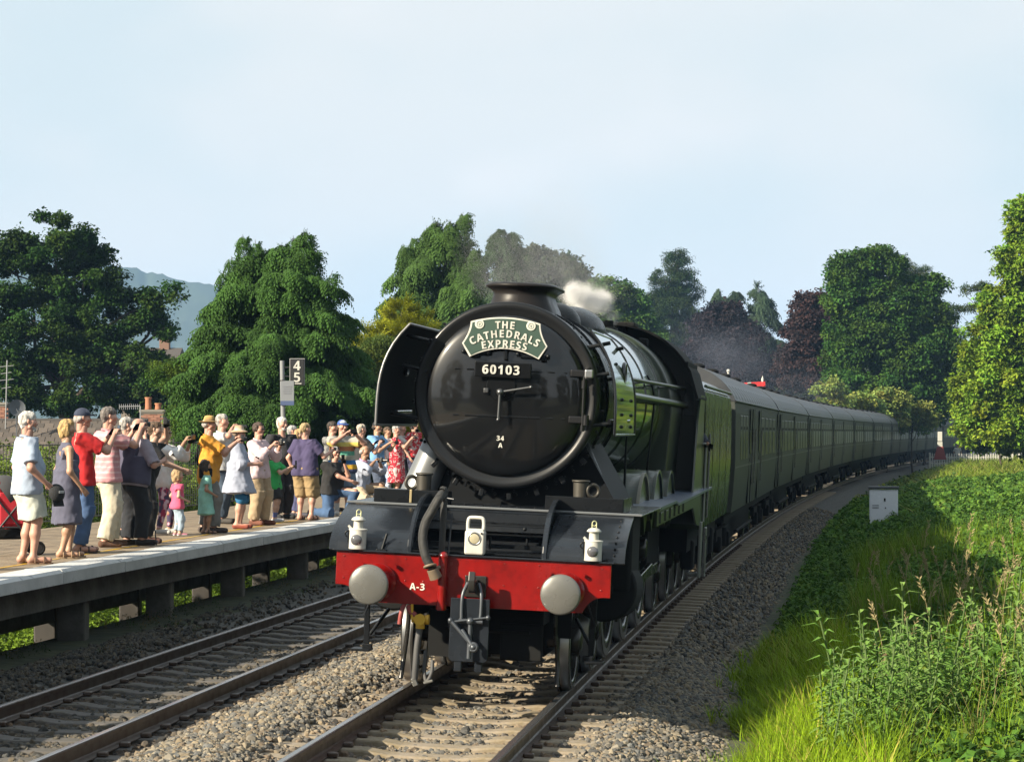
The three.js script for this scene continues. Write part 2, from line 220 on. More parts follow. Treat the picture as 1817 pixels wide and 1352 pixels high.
{ // loose stones near the viewer
  const R = rng(77), geos = [];
  for (let k = 0; k < 4; k++) { const g = new THREE.IcosahedronGeometry(1, 1), p = g.attributes.position; for (let i = 0; i < p.count; i++) { const v = V(p.getX(i), p.getY(i), p.getZ(i)), q = 1 + 0.42 * noise3(v.x * 1.3 + k * 7, v.y * 1.3, v.z * 1.3) ; const b = [0.74, 0.8, 0.7]; v.multiplyScalar(q); v.x = clamp(v.x, -b[0] - k * 0.04, b[0]); v.y = clamp(v.y, -b[1], b[1] - k * 0.05); v.z = clamp(v.z, -b[2], b[2]); p.setXYZ(i, v.x * 1.15, v.y * 0.8, v.z); } g.deleteAttribute('uv'); g.computeVertexNormals(); geos.push(g); }
  const list = [[], [], [], []], q = new THREE.Quaternion(), e = new THREE.Euler(), mtx = new THREE.Matrix4();
  const add = (s, lat, r, lift) => { const w = place(s, lat, ballastHeight(lat) + tilt(lat) + lift); q.setFromEuler(e.set(R() * 6.28, R() * 6.28, R() * 6.28)); const k = Math.floor(R() * 4); list[k].push([mtx.clone().compose(w, q, V(r * (0.8 + 0.5 * R()), r * (0.8 + 0.4 * R()), r * (0.8 + 0.5 * R()))), lat, s]); };
  for (let n = 0; n < 118000; n++) {
    const near = R() < 0.60, s = near ? -5.6 + 13 * R() : 6 + 62 * Math.pow(R(), 1.9), lat = -5.2 + 8.1 * R();
    const inTrain = Math.abs(lat) < 1.25, inLeft = Math.abs(lat + 3.41) < 1.25, rail = Math.min(Math.abs(Math.abs(lat) - 0.7525), Math.abs(Math.abs(lat + 3.41) - 0.7525));
    if (rail < 0.085 || (s > 12 && lat > -1.2 && lat < 1.2)) continue;
    let lift = 0.008;
    if (inTrain || inLeft) { const ph = ((s - (-59.6)) % 0.65 + 0.65) % 0.65, on = Math.min(ph, 0.65 - ph) < 0.125; if (on) { if (R() > 0.07) continue; lift = 0.035; } }
    if (lat < -4.3 && R() < 0.45) continue;
    add(s, lat, (0.019 + 0.017 * R()) * (R() < 0.06 ? 1.5 : 1) * (lat < -4.3 ? 0.8 : 1), lift + 0.012 * R());
  }
  const tones = [[0.165, 0.152, 0.128], [0.20, 0.186, 0.158], [0.105, 0.105, 0.102], [0.25, 0.22, 0.168], [0.155, 0.125, 0.092], [0.068, 0.07, 0.07], [0.125, 0.13, 0.132], [0.21, 0.176, 0.125]];
  const m = std([1, 1, 1], 0.92), col = new THREE.Color();
  const all = thing('ballast_stones', 'loose grey and tan crushed stones between and beside the rails', 'stones'); all.userData.kind = 'stuff';
  list.forEach((l, k) => { const im = new THREE.InstancedMesh(geos[k], m, l.length); im.name = 'stones'; im.userData.kind = 'stuff'; im.castShadow = im.receiveShadow = true; l.forEach(([mt, lat, s], i) => { im.setMatrixAt(i, mt); const t = tones[Math.floor(R() * tones.length)], b = 0.72 + 0.5 * R(), rust = Math.exp(-Math.pow(Math.min(Math.abs(Math.abs(lat) - 0.7525), Math.abs(Math.abs(lat + 3.41) - 0.7525)) / 0.3, 2)), shaded_dirt = lat < -2.3 ? 0.42 : lat < 1.0 && lat > -0.9 ? 0.92 : 1; im.setColorAt(i, col.setRGB(t[0] * b * shaded_dirt * lerp(1, 0.85, rust), t[1] * 0.96 * b * shaded_dirt * lerp(1, 0.62, rust), t[2] * 0.9 * b * shaded_dirt * lerp(1, 0.48, rust))); }); all.add(im); });  // stones on the platform side are also darkened to paint in its shade
}

/* ---------------------------------------------------------------- platform */
const DECK = 0.95;
{
  const deckTex = tex(512, (u, v) => { const a = tileFbm(u, v, 5, 6, 41), b = tileFbm(u, v, 60, 2, 43), st = smooth(0.1, 0.5, tileFbm(u, v, 3, 4, 47)); const q = 1 - 0.22 * st; return [(0.225 + 0.055 * a + 0.045 * b) * q, (0.17 + 0.05 * a + 0.04 * b) * q, (0.112 + 0.035 * a + 0.03 * b) * q]; });
  M.deck = new THREE.MeshStandardMaterial({ map: deckTex, roughness: 0.95, bumpMap: fine, bumpScale: 0.004 });
  const con = tex(256, (u, v) => { const a = tileFbm(u, v, 4, 6, 51), b = tileFbm(u, v, 24, 3, 53); return [0.12 + 0.06 * a + 0.02 * b, 0.112 + 0.055 * a + 0.02 * b, 0.10 + 0.05 * a + 0.02 * b]; });
  M.concrete = new THREE.MeshStandardMaterial({ map: con, roughness: 0.95, bumpMap: fine, bumpScale: 0.005 });
  const con2 = tex(256, (u, v) => { const a = tileFbm(u, v, 4, 6, 61), b = smooth(0.25, 0.6, tileFbm(u, v, 10, 4, 63)); return [0.56 + 0.1 * a - 0.28 * b, 0.57 + 0.1 * a - 0.28 * b, 0.58 + 0.1 * a - 0.28 * b]; });
  M.whitePaints = [1, 0.93, 0.86].map((q) => new THREE.MeshStandardMaterial({ map: con2, color: rgb(q, q, q), roughness: 0.75, bumpMap: fine, bumpScale: 0.004 }));
  M.darkTimber = std([0.045, 0.04, 0.036], 0.9, { roughnessMap: grime });
  const t = thing('station_platform', 'raised station platform with white edge standing on concrete posts', 'platform');
  mesh('deck', [sweep([[-9.1, DECK - 0.12], [-9.1, DECK], [-5.56, DECK], [-5.56, DECK - 0.12]], -20, 75, 1)], M.deck, t);
  for (let s = -20, k = 0; s < 75; s += 2.4, k++) { const j = (k * 37 % 7 - 3) * 0.002; mesh('edge_stone', [sweep([[-5.555, DECK - 0.16], [-5.555, DECK + 0.004 + j], [-5.14, DECK + 0.004 + j], [-5.1, DECK - 0.03 + j], [-5.1, DECK - 0.15], [-5.14, DECK - 0.16]], s + 0.013, s + 2.387, 1.2)], M.whitePaints[k * 7 % 3], t); }
  mesh('yellow_line', [sweep([[-5.98, DECK + 0.001], [-5.98, DECK + 0.004], [-5.9, DECK + 0.004], [-5.9, DECK + 0.001]], -20, 75, 1)], std([0.5, 0.3, 0.02], 0.8, { roughnessMap: grime }), t);
  for (const [l, y0, y1, w] of [[-5.45, DECK - 0.46, DECK - 0.165, 0.16], [-8.7, -0.08, DECK - 0.125, 0.1], [-8.4, -0.38, -0.18, 0.12]]) mesh('beam', [sweep([[l - w / 2, y0], [l - w / 2, y1], [l + w / 2, y1], [l + w / 2, y0]], -20, 75, 1.5)], l < -8 ? M.darkTimber : M.concrete, t);
  for (const s of [-7, -2.6, 1.8, 6, 9.8, 13.8, 18.2, 22.8, 27.4, 32, 36.6, 41, 46]) {
    for (const l of [-5.62, -8.5]) { const p = place(s, l, 0), a = lineAt(s)[0]; const h0 = landHeight(s, l) - 0.3; mesh('post', [T(rbox(0.34, DECK - 0.465 - h0, 0.34, 0.03, 0, (DECK - 0.465 + h0) / 2, 0), p.x, 0, p.z, 0, 0, 0)], l < -8 ? M.darkTimber : M.concrete, t); }  // rear posts take the dark tone to look shaded under the deck
    const a = place(s, -5.7, DECK - 0.3), b = place(s, -8.55, DECK - 0.3); mesh('cross_beam', [bar(a, b, 0.14, 0.14, 4)], M.concrete, t);
    
  }
}
/* ---------------------------------------------------------------- the steam locomotive; its own axes: x right, y up, z towards the viewer, the buffer beam at z = 0 */
function rollingFrame(o, s, len = 0) { const p = place(s, 0, 0), q = place(s + 6, 0, 0); const r = len ? place(s + len, 0, 0) : q; o.position.copy(p); o.rotation.set(0, -(len ? Math.atan2(r.x - p.x, -(r.z - p.z)) : YAW), -CANT, 'YXZ'); return o; }
const loco = thing('steam_locomotive', 'black and green steam locomotive with red buffer beam heading the train', 'locomotive');
{ const [a, x, d] = lineAt(6.5); loco.position.set(x - 6.5 * Math.sin(YAW), 0, -(d - 6.5 * Math.cos(YAW))); loco.rotation.set(0, -YAW, -CANT, 'YXZ'); }
const LX = 0.02, BY = 2.845; // boiler axis
function wheel(x, z, r, parent, spokes, side, name = 'wheel') {
  const pr = [[r * 0.80, -0.055], [r * 0.86, -0.065], [r + 0.028, -0.065], [r + 0.028, -0.038], [r + 0.006, -0.028], [r - 0.004, 0.06], [r - 0.01, 0.068], [r * 0.86, 0.068], [r * 0.80, 0.05], [r * 0.80, -0.055]];
  const g = [lathe(pr, 48), lathe([[0, -0.07], [0.16, -0.07], [0.16, 0.11], [0.1, 0.14], [0, 0.14]], 24)];
  for (let i = 0; i < spokes; i++) g.push(T(new THREE.CylinderGeometry(0.028, 0.036, r * 0.72, 8), 0, 0, 0).translate(0, r * 0.46, 0).rotateX(Math.PI / 2).rotateY(i / spokes * 6.2832));
  const all = join(g); all.rotateZ(side > 0 ? -Math.PI / 2 : Math.PI / 2); all.translate(x, r, z); const wm = mesh(name, all, M.darkSteel, parent); const ty = join([lathe([[r + 0.007, -0.026], [r + 0.0075, -0.024], [r + 0.0005, 0.058], [r - 0.004, 0.060], [r - 0.03, 0.071], [r * 0.9, 0.071]], 56)]); ty.rotateZ(side > 0 ? -Math.PI / 2 : Math.PI / 2); ty.translate(x, r, z); mesh('tyre', ty, M.bright, wm); return wm;
}
function arcShape(R, a0, a1, r, n = 32) { const p = []; for (let i = 0; i <= n; i++) { const a = lerp(a0, a1, i / n); p.push([R * Math.cos(a), R * Math.sin(a)]); } for (let i = n; i >= 0; i--) { const a = lerp(a0, a1, i / n); p.push([r * Math.cos(a), r * Math.sin(a)]); } return p; }
{
  const L = loco;
  // buffer beam
  const bs = new THREE.Shape(); bs.moveTo(-1.27, 1.325); bs.lineTo(1.28, 1.325); bs.lineTo(1.28, 1.02); bs.lineTo(1.22, 1.02); bs.quadraticCurveTo(1.09, 1.01, 1.03, 0.87); bs.lineTo(-1.03, 0.87); bs.quadraticCurveTo(-1.09, 1.01, -1.21, 1.02); bs.lineTo(-1.27, 1.02); bs.closePath();
  const beam = mesh('buffer_beam', [extrude(bs, 0.035, 0.004).translate(0, 0, -0.04)], M.red, L);
  mesh('painted_class_number', letters('A-3', 0.062, 0.003, { spacing: 0.006 }).map((g) => g.translate(-0.50, 1.0, 0.003)), std([0.7, 0.68, 0.6], 0.6), beam);
  mesh('red_standpipe', [bar([-0.265, 1.325, 0.06], [-0.262, 0.83, 0.06], 0.042, 0.042, 14), ball(0.047, -0.265, 1.325, 0.06, 12), cyl(0.05, 0.05, 0.05, -0.262, 0.86, 0.06)], M.red, beam);
  // rivets on the beam
  const rv = []; for (const x of [-1.2, -0.62, -0.45, 0.3, 0.5, 0.62, 1.2]) for (const y of [1.28, 1.08]) rv.push(ball(0.009, x, y, -0.001, 6)); mesh('rivets', rv, M.red, beam);
  // buffers
  for (const x of [-0.87, 0.88]) {
    const b = mesh('buffer', [T(lathe([[0, 0.055], [0.06, 0.053], [0.12, 0.046], [0.165, 0.033], [0.178, 0.024], [0.183, 0.012], [0.18, 0], [0.15, -0.012], [0.06, -0.03], [0.045, -0.1], [0, -0.1]], 56), x, 1.06, 0.47, Math.PI / 2)], M.steel, L);
    mesh('buffer_housing', [T(lathe([[0, 0], [0.17, 0], [0.17, 0.03], [0.125, 0.05], [0.105, 0.22], [0.10, 0.36], [0.07, 0.36], [0.06, 0.46], [0, 0.46]], 32), x, 1.06, 0, Math.PI / 2), ...[[-1, -1], [-1, 1], [1, -1], [1, 1]].map(([a, b2]) => cyl(0.02, 0.02, 0.03, x + a * 0.155, 1.06 + b2 * 0.155, 0.035, Math.PI / 2, 0, 0, 6))], M.red, b);
  }
  // coupling
  const hook = new THREE.Shape(); hook.moveTo(0, -0.05); hook.lineTo(0.2, -0.05); hook.quadraticCurveTo(0.27, -0.04, 0.26, 0.06); hook.lineTo(0.245, 0.13); hook.lineTo(0.215, 0.12); hook.quadraticCurveTo(0.225, 0.04, 0.18, 0.04); hook.quadraticCurveTo(0.14, 0.05, 0, 0.05); hook.closePath();
  const cg = mesh('draw_hook', [T(extrude(hook, 0.045, 0.008), 0, 0, 0, 0, -Math.PI / 2).translate(0.06, 1.07, 0.0), rbox(0.2, 0.2, 0.02, 0.02, 0.04, 1.06, 0.008)], M.darkSteel, L);
  const lk = []; for (const dx of [-0.085, 0.085]) lk.push(tube([[0.04 + dx * 0.6, 1.1, 0.16], [0.04 + dx, 1.0, 0.2], [0.04 + dx * 1.05, 0.84, 0.215], [0.04 + dx, 0.76, 0.22]], 0.017, 14, 8));
  lk.push(bar([-0.07, 0.755, 0.22], [0.15, 0.755, 0.22], 0.024), bar([0.04, 0.78, 0.235], [0.04, 0.42, 0.25], 0.021), ball(0.035, 0.04, 0.76, 0.25), bar([-0.16, 0.74, 0.26], [0.2, 0.80, 0.24], 0.011), ball(0.022, 0.2, 0.80, 0.24), bar([-0.03, 0.68, 0.27], [0.085, 0.53, 0.31], 0.018), bar([-0.14, 0.76, 0.27], [0.07, 0.55, 0.3], 0.017), ball(0.024, -0.14, 0.76, 0.27), torus(0.032, 0.018, 0.085, 0.53, 0.3, 0, 0, 0, 20, 8), ball(0.03, 0.085, 0.53, 0.3));
  mesh('screw_coupling', lk, std([0.085, 0.095, 0.11], 0.4, { metalness: 0.5 }), L);
  // hinged guard plate under the beam
  const gp = new THREE.Shape(); const rr = 0.04, gx = [-0.15, 0.2], gy = [0.39, 0.955]; gp.moveTo(gx[0] + rr, gy[0]); gp.lineTo(gx[1] - rr, gy[0]); gp.quadraticCurveTo(gx[1], gy[0], gx[1], gy[0] + rr); gp.lineTo(gx[1], gy[1]); gp.lineTo(gx[0], gy[1]); gp.lineTo(gx[0], gy[0] + rr); gp.quadraticCurveTo(gx[0], gy[0], gx[0] + rr, gy[0]);
  mesh('coupling_plate', [extrude(gp, 0.02, 0.006).translate(0, 0, 0.17), rbox(0.07, 0.1, 0.05, 0.01, -0.07, 0.34, 0.16), rbox(0.07, 0.1, 0.05, 0.01, 0.12, 0.34, 0.16), box(0.26, 0.05, 0.18, 0.03, 0.90, 0.08)], M.slate, L);
  // pipes and hoses
  mesh('vacuum_hose', [tube([[-0.30, 1.90, 0.04], [-0.315, 1.86, 0.13], [-0.37, 1.75, 0.15], [-0.43, 1.62, 0.16], [-0.445, 1.48, 0.17], [-0.41, 1.33, 0.18], [-0.36, 1.23, 0.17]], 0.042, 40, 12), bar([-0.285, 1.325, 0.03], [-0.285, 1.90, 0.02], 0.03, 0.03, 12), tube([[-0.285, 1.88, 0.02], [-0.29, 1.94, 0.03], [-0.30, 1.92, 0.06]], 0.035, 10, 10)], std([0.03, 0.03, 0.03], 0.75, { bumpMap: fine, bumpScale: 0.006 }), L);
  mesh('hose_clamp', [torus(0.05, 0.014, -0.365, 1.235, 0.17, Math.PI / 2 - 0.2, 0, 0.3, 20, 8), cyl(0.052, 0.06, 0.09, -0.33, 1.17, 0.14, 0.3, 0, 0.4), bar([-0.36, 1.2, 0.15], [-0.27, 1.23, 0.07], 0.02)], std([0.16, 0.12, 0.08], 0.6), L);
  mesh('slim_conduit', [bar([-0.225, 1.33, 0.03], [-0.215, 1.72, -0.05], 0.009), bar([-0.24, 1.84, -0.3], [-0.36, 1.85, -0.35], 0.01)], M.slate, L);
  mesh('air_tap', [ball(0.048, -0.455, 0.735, 0.03), cyl(0.035, 0.035, 0.15, -0.46, 0.735, 0.03, 0, 0, Math.PI / 2), cyl(0.05, 0.05, 0.03, -0.39, 0.735, 0.03, 0, 0, Math.PI / 2, 6), cyl(0.042, 0.042, 0.06, -0.455, 0.68, 0.03), bar([-0.53, 0.73, 0.05], [-0.535, 0.87, 0.06], 0.013), cyl(0.055, 0.055, 0.035, -0.455, 0.735, 0.075, Math.PI / 2, 0, 0, 8)], M.yellow, L);
  mesh('air_hose', [tube([[-0.455, 0.68, 0.03], [-0.47, 0.5, 0.06], [-0.475, 0.32, 0.07], [-0.48, 0.19, 0.06]], 0.03, 20, 10), tube([[-0.40, 0.45, -0.02], [-0.40, 0.25, 0.02], [-0.37, 0.17, 0.05], [-0.33, 0.24, 0.05], [-0.33, 0.36, 0.0]], 0.018, 20, 8)], std([0.06, 0.06, 0.062], 0.7), L);
  mesh('hose_coupling', [rbox(0.05, 0.08, 0.05, 0.01, -0.48, 0.16, 0.06, 0, 0, 0.4), rbox(0.09, 0.025, 0.04, 0.008, -0.35, 0.17, 0.07, 0, 0, 0.3)], M.steel, L);
  mesh('brake_hose', [tube([[-0.62, 0.87, -0.05], [-0.635, 0.8, 0.03], [-0.65, 0.68, 0.03]], 0.022, 14, 8), tube([[-0.58, 0.84, -0.02], [-0.55, 0.8, 0.04], [-0.5, 0.77, 0.04]], 0.026, 12, 8)], std([0.25, 0.045, 0.04], 0.6), L);
  // curved front plates and frames; the middle is open
  const curve = (t) => { const a = t * Math.PI / 2; return [-1.0 * (1 - Math.cos(a)) ** 0.9, 1.33 + 0.41 * Math.sin(a) ** 0.95]; };
  const platePts = []; for (let i = 0; i <= 16; i++) { const t = i / 16; platePts.push([-0.05 - 0.85 * Math.pow(t, 1.75), 1.335 + 0.40 * Math.pow(t, 0.85)]); }
  const shell = (x0, x1, th = 0.012) => { const p = platePts.map(([z, y]) => [z, y]).concat(platePts.slice().reverse().map(([z, y]) => [z - th, y - th])); return T(extrude(p, x1 - x0, 0), 0, 0, 0, 0, -Math.PI / 2).translate(x1, 0, 0); };
  for (const [x0, x1] of [[-1.36, -0.60], [0.68, 1.40]]) {
    const pl = mesh('drop_plate', [shell(x0, x1)], M.slate, L);
    const rv2 = []; for (let k = 1; k < 8; k++) { const i = k * 2, [z, y] = platePts[i]; rv2.push(ball(0.013, x1 - 0.1, y, z + 0.006, 6)); } if (x0 > 0) mesh('bolt_heads', rv2, M.black, pl);
  }
  const fr = platePts.map(([z, y]) => [z, y]).concat([[-1.0, 1.86], [-1.15, 1.86], [-1.15, 1.34]]);
  for (const x of [-0.60, 0.66]) {
    const out = [[-0.03, 1.335]]; for (let i = 0; i <= 14; i++) { const t = i / 14; out.push([-0.03 - 1.0 * (1 - Math.cos(t * 1.5708)), 1.335 + 0.53 * Math.sin(t * 1.5708)]); } const inn = out.slice(1).reverse().map(([z, y]) => [z - 0.045 - 0.0 * y, y - 0.03]);
    mesh('frame_plate', [T(extrude(out.concat(inn, [[-0.1, 1.335]]), 0.028, 0.003), 0, 0, 0, 0, -Math.PI / 2).translate(x + 0.014, 0, 0), T(extrude(out.concat([[-1.1, 1.34]]), 0.02, 0), 0, 0, 0, 0, -Math.PI / 2).translate(x + (x < 0 ? 0.028 : -0.01), 0, -0.012)], M.slate, L);
  }
  mesh('inner_well', [box(1.26, 0.012, 0.7, 0.03, 1.36, -0.4), box(1.26, 0.4, 0.02, 0.03, 1.53, -0.75, -0.5), box(1.26, 0.05, 0.06, 0.03, 1.56, -0.60, -0.4), box(1.26, 0.02, 0.12, 0.03, 1.62, -0.66), box(1.26, 0.04, 0.05, 0.03, 1.42, -0.36), bar([0.45, 1.44, -0.4], [0.45, 1.5, -0.4], 0.012), bar([0.14, 1.40, -0.12], [0.14, 1.52, -0.12], 0.011), ball(0.02, 0.40, 1.58, -0.58, 8)], M.black, L);
  for (const [x, z] of [[-1.09, 0.005], [0.02, -0.02], [1.11, 0.005]]) mesh('lamp_iron', [rbox(0.05, 0.13, 0.012, 0.004, x, 1.38, z)], M.black, L);
  mesh('small_brackets', [bar([-0.86, 1.34, -0.04], [-0.82, 1.5, -0.06], 0.013), rbox(0.1, 0.03, 0.04, 0.01, -0.86, 1.345, -0.03), rbox(0.1, 0.03, 0.04, 0.01, 1.2, 1.345, -0.03, 0, 0, 0.4)], M.black, L);
  // top of the beam and the platform above the cylinders
  mesh('beam_top_strip', [rbox(2.62, 0.016, 0.14, 0.006, 0.005, 1.336, -0.04)], M.slate, L);
  const plat = mesh('front_platform', [rbox(2.86, 0.02, 2.6, 0.006, 0.05, 1.745, -2.22), box(1.34, 0.05, 0.02, 0.02, 1.735, -0.925)], M.slate, L);
  mesh('nosing', [rbox(2.86, 0.024, 0.03, 0.008, 0.05, 1.75, -0.915)], std([0.12, 0.13, 0.14], 0.35), plat);
  const nb = []; for (let x = -0.4; x < 0.66; x += 0.17) nb.push(cyl(0.014, 0.014, 0.03, x, 1.765, -0.93, 0, 0, 0, 6)); mesh('nuts', nb, M.black, plat);
  for (const [x0, x1] of [[-1.15, -0.80], [-0.77, -0.42]]) mesh('splash_plate', [rbox(x1 - x0, 0.13, 0.25, 0.008, (x0 + x1) / 2, 1.82, -1.2)], M.black, L);
  mesh('splash_plate', [rbox(0.75, 0.14, 0.02, 0.006, 0.91, 1.825, -1.0), box(0.02, 0.13, 0.9, 1.28, 1.825, -1.46)], M.black, L);
  mesh('brass_strip', [rbox(0.025, 0.13, 0.02, 0.006, -0.785, 1.825, -1.075)], std([0.45, 0.36, 0.2], 0.4, { metalness: 0.5 }), L);
  // anti-vacuum cups
  for (const x of [-0.70, 0.84]) mesh('oil_cup', [cyl(0.075, 0.07, 0.17, x, 1.955, -1.3), torus(0.078, 0.012, x, 2.04, -1.3, Math.PI / 2, 0, 0, 24, 6), cyl(0.06, 0.06, 0.01, x, 2.02, -1.3), torus(0.06, 0.018, x + (x < 0 ? -0.12 : 0.12), 1.95, -1.3, 0, 0.5, 0, 20, 8), bar([x, 1.87, -1.28], [x, 1.75, -1.28], 0.02)], std([0.06, 0.055, 0.045], 0.5, { metalness: 0.4 }), L);
  // smokebox saddle with its flared sides
  const sad = new THREE.Shape(); sad.moveTo(-1.07, 1.75); sad.bezierCurveTo(-0.98, 1.95, -0.86, 2.18, -0.74, 2.42); sad.lineTo(0.78, 2.42); sad.bezierCurveTo(0.90, 2.18, 1.05, 1.98, 1.16, 1.75); sad.closePath();
  mesh('smokebox_saddle', [extrude(sad, 1.8, 0.0, 16).translate(0, 0, -3.76)], phys([0.0048, 0.006, 0.0078], 0.6, { bumpMap: fine, bumpScale: 0.001, specularIntensity: 0.22 }), L);
  // big rounded steam pipe casings beside the saddle; silver on the left one is painted sun sheen
  for (const sx of [-1, 1]) { const a = V(LX + sx * (sx > 0 ? 0.98 : 0.93), 1.72, sx > 0 ? -2.1 : -1.98), b = V(LX + sx * 0.66, 2.42, sx > 0 ? -2.1 : -1.98); mesh('steam_pipe_casing', [bar(a, b, sx > 0 ? 0.13 : 0.18, sx > 0 ? 0.12 : 0.16, 32)], sx < 0 ? std([0.24, 0.25, 0.26], 0.35, { metalness: 0.55 }) : M.black, L); }
  // smokebox
  const R0 = 0.925;
  const sb = mesh('smokebox', [T(lathe([[0.2, 0], [R0 - 0.02, 0], [R0 - 0.02, -2.2], [0.2, -2.2]], 96), LX, BY, -1.78, Math.PI / 2), T(lathe([[R0 - 0.02, -0.9], [R0 + 0.004, -0.9], [R0 + 0.004, -0.94], [R0 - 0.02, -0.94]], 96), LX, BY, -1.78, Math.PI / 2), T(lathe([[R0 - 0.02, -2.1], [R0 + 0.01, -2.1], [R0 + 0.01, -2.16], [R0 - 0.02, -2.16]], 96), LX, BY, -1.78, Math.PI / 2)], M.black, L);
  mesh('front_ring', [T(lathe([[0.70, -0.02], [0.83, 0.0], [0.855, 0.022], [0.895, 0.026], [0.92, 0.012], [R0, -0.02], [R0, -0.12], [0.7, -0.12]], 96), LX, BY, -1.70, Math.PI / 2)], phys([0.008, 0.0088, 0.0105], 0.45, { clearcoat: 0.35, clearcoatRoughness: 0.2, specularIntensity: 0.3 }), sb);
  const bolts = []; for (let k = 0; k < 28; k++) { const a = k / 28 * 6.2832 + 0.1; if (Math.sin(a) < 0.75) bolts.push(cyl(0.016, 0.016, 0.03, LX + 0.955 * Math.cos(a), BY + 0.955 * Math.sin(a), -1.83, Math.PI / 2, 0, 0, 6)); } for (let k = 0; k < 24; k++) { const a = Math.PI + 0.3 + k / 24 * 2.55; bolts.push(cyl(0.018, 0.018, 0.035, LX + 0.99 * Math.cos(a), BY + 0.99 * Math.sin(a), -1.9, Math.PI / 2, 0, 0, 6)); }
  for (let k = 0; k < 20; k++) { const a = 0.35 + k / 20 * 2.5; bolts.push(ball(0.016, LX + (R0 - 0.01) * Math.cos(a), BY + (R0 - 0.01) * Math.sin(a), -2.0, 6), ball(0.016, LX + (R0 - 0.01) * Math.cos(a), BY + (R0 - 0.01) * Math.sin(a), -2.62, 6)); }
  mesh('bolts', bolts, M.black, sb);
  const lip = []; for (let k = 0; k < 7; k++) { const a = -2.35 + k * 0.28; lip.push(rbox(0.05, 0.07, 0.04, 0.01, LX + 1.0 * Math.cos(a), BY + 1.0 * Math.sin(a), -1.78, 0, 0, a + 1.57)); } mesh('clamp_dogs', lip, M.black, sb);
  const door = mesh('smokebox_door', [T(lathe([[0, 0.085], [0.15, 0.083], [0.32, 0.074], [0.48, 0.058], [0.62, 0.036], [0.72, 0.012], [0.77, -0.010], [0.792, -0.03], [0.8, -0.05], [0.8, -0.06]], 128), LX, BY, -1.64, Math.PI / 2)], M.gloss, L);
  const surf = (r) => -1.64 + 0.085 - 0.15 * Math.pow(r / 0.8, 2.3) * 0.8;
  const strap = (y) => { const p = []; for (let i = 0; i <= 10; i++) { const x = lerp(-0.42, 0.80, i / 10), r = Math.hypot(x - LX, y - BY); p.push(rbox(0.14, 0.018, 0.012, 0.004, x, y, surf(r) + 0.004)); } return p; };
  mesh('hinge_strap', [...strap(3.085).slice(0, 2), ...strap(3.085).slice(6)], M.gloss, door); mesh('hinge_strap', strap(2.63), M.gloss, door);
  mesh('hinge', [rbox(0.2, 0.07, 0.05, 0.012, 0.76, 3.085, -1.60), cyl(0.035, 0.035, 0.11, 0.83, 3.09, -1.585), rbox(0.2, 0.07, 0.05, 0.012, 0.76, 2.63, -1.60), cyl(0.03, 0.03, 0.1, 0.83, 2.63, -1.59), bar([0.80, 3.06, -1.58], [0.80, 2.52, -1.58], 0.014), cyl(0.026, 0.026, 0.08, 0.80, 2.98, -1.58), cyl(0.022, 0.022, 0.06, 0.80, 2.55, -1.58)], std([0.03, 0.03, 0.032], 0.3, { metalness: 0.6 }), door);
  mesh('hinge_cap', [rbox(0.085, 0.085, 0.06, 0.015, 0.845, 3.085, -1.575)], M.bright, door);
  const surfD = (x, y) => surf(Math.hypot(x - LX, y - BY));
  mesh('dart_boss', [cyl(0.14, 0.145, 0.012, -0.015, 2.93, surfD(0, 2.93) + 0.008, Math.PI / 2, 0, 0, 40), cyl(0.05, 0.055, 0.05, -0.015, 2.87, -1.53, Math.PI / 2, 0, 0, 24)], M.gloss, door);
  mesh('door_handle', [ball(0.036, -0.015, 2.87, -1.49), bar([-0.015, 2.87, -1.50], [0.29, 2.93, -1.47], 0.014, 0.011), ball(0.018, 0.29, 2.93, -1.47), bar([-0.015, 2.87, -1.48], [-0.02, 2.6, -1.47], 0.013, 0.012), ball(0.018, -0.02, 2.6, -1.47), rbox(0.05, 0.05, 0.05, 0.01, -0.16, 2.88, -1.54)], std([0.16, 0.165, 0.17], 0.3, { metalness: 0.8 }), door);
  const np = mesh('number_plate', [rbox(0.56, 0.155, 0.02, 0.03, 0.0, 3.09, -1.505)], M.gloss, door);
  mesh('cast_number', letters('60103', 0.088, 0.012, { bevel: 0.001, spacing: 0.010 }).map((g) => g.translate(-0.01, 3.045, -1.495)), M.white, door);
  mesh('shed_code', [...letters('34', 0.046, 0.006, { spacing: 0.006 }).map((g) => g.translate(0.0, 2.395, -1.568)), ...letters('A', 0.046, 0.006).map((g) => g.translate(0.0, 2.325, -1.572))], M.white, door);
  mesh('lamp_bar', [rbox(0.26, 0.035, 0.03, 0.01, -0.27, 3.245, -1.545), rbox(0.09, 0.05, 0.03, 0.01, -0.29, 3.225, -1.545), rbox(0.28, 0.035, 0.03, 0.01, 0.30, 3.23, -1.545), rbox(0.04, 0.1, 0.05, 0.01, 0.02, 3.235, -1.545), rbox(0.06, 0.05, 0.03, 0.01, 0.40, 3.21, -1.545), ball(0.022, -0.15, 3.255, -1.525), ball(0.022, 0.14, 3.25, -1.525), ball(0.022, 0.44, 3.24, -1.525), ball(0.022, -0.4, 3.255, -1.525)], M.black, door);
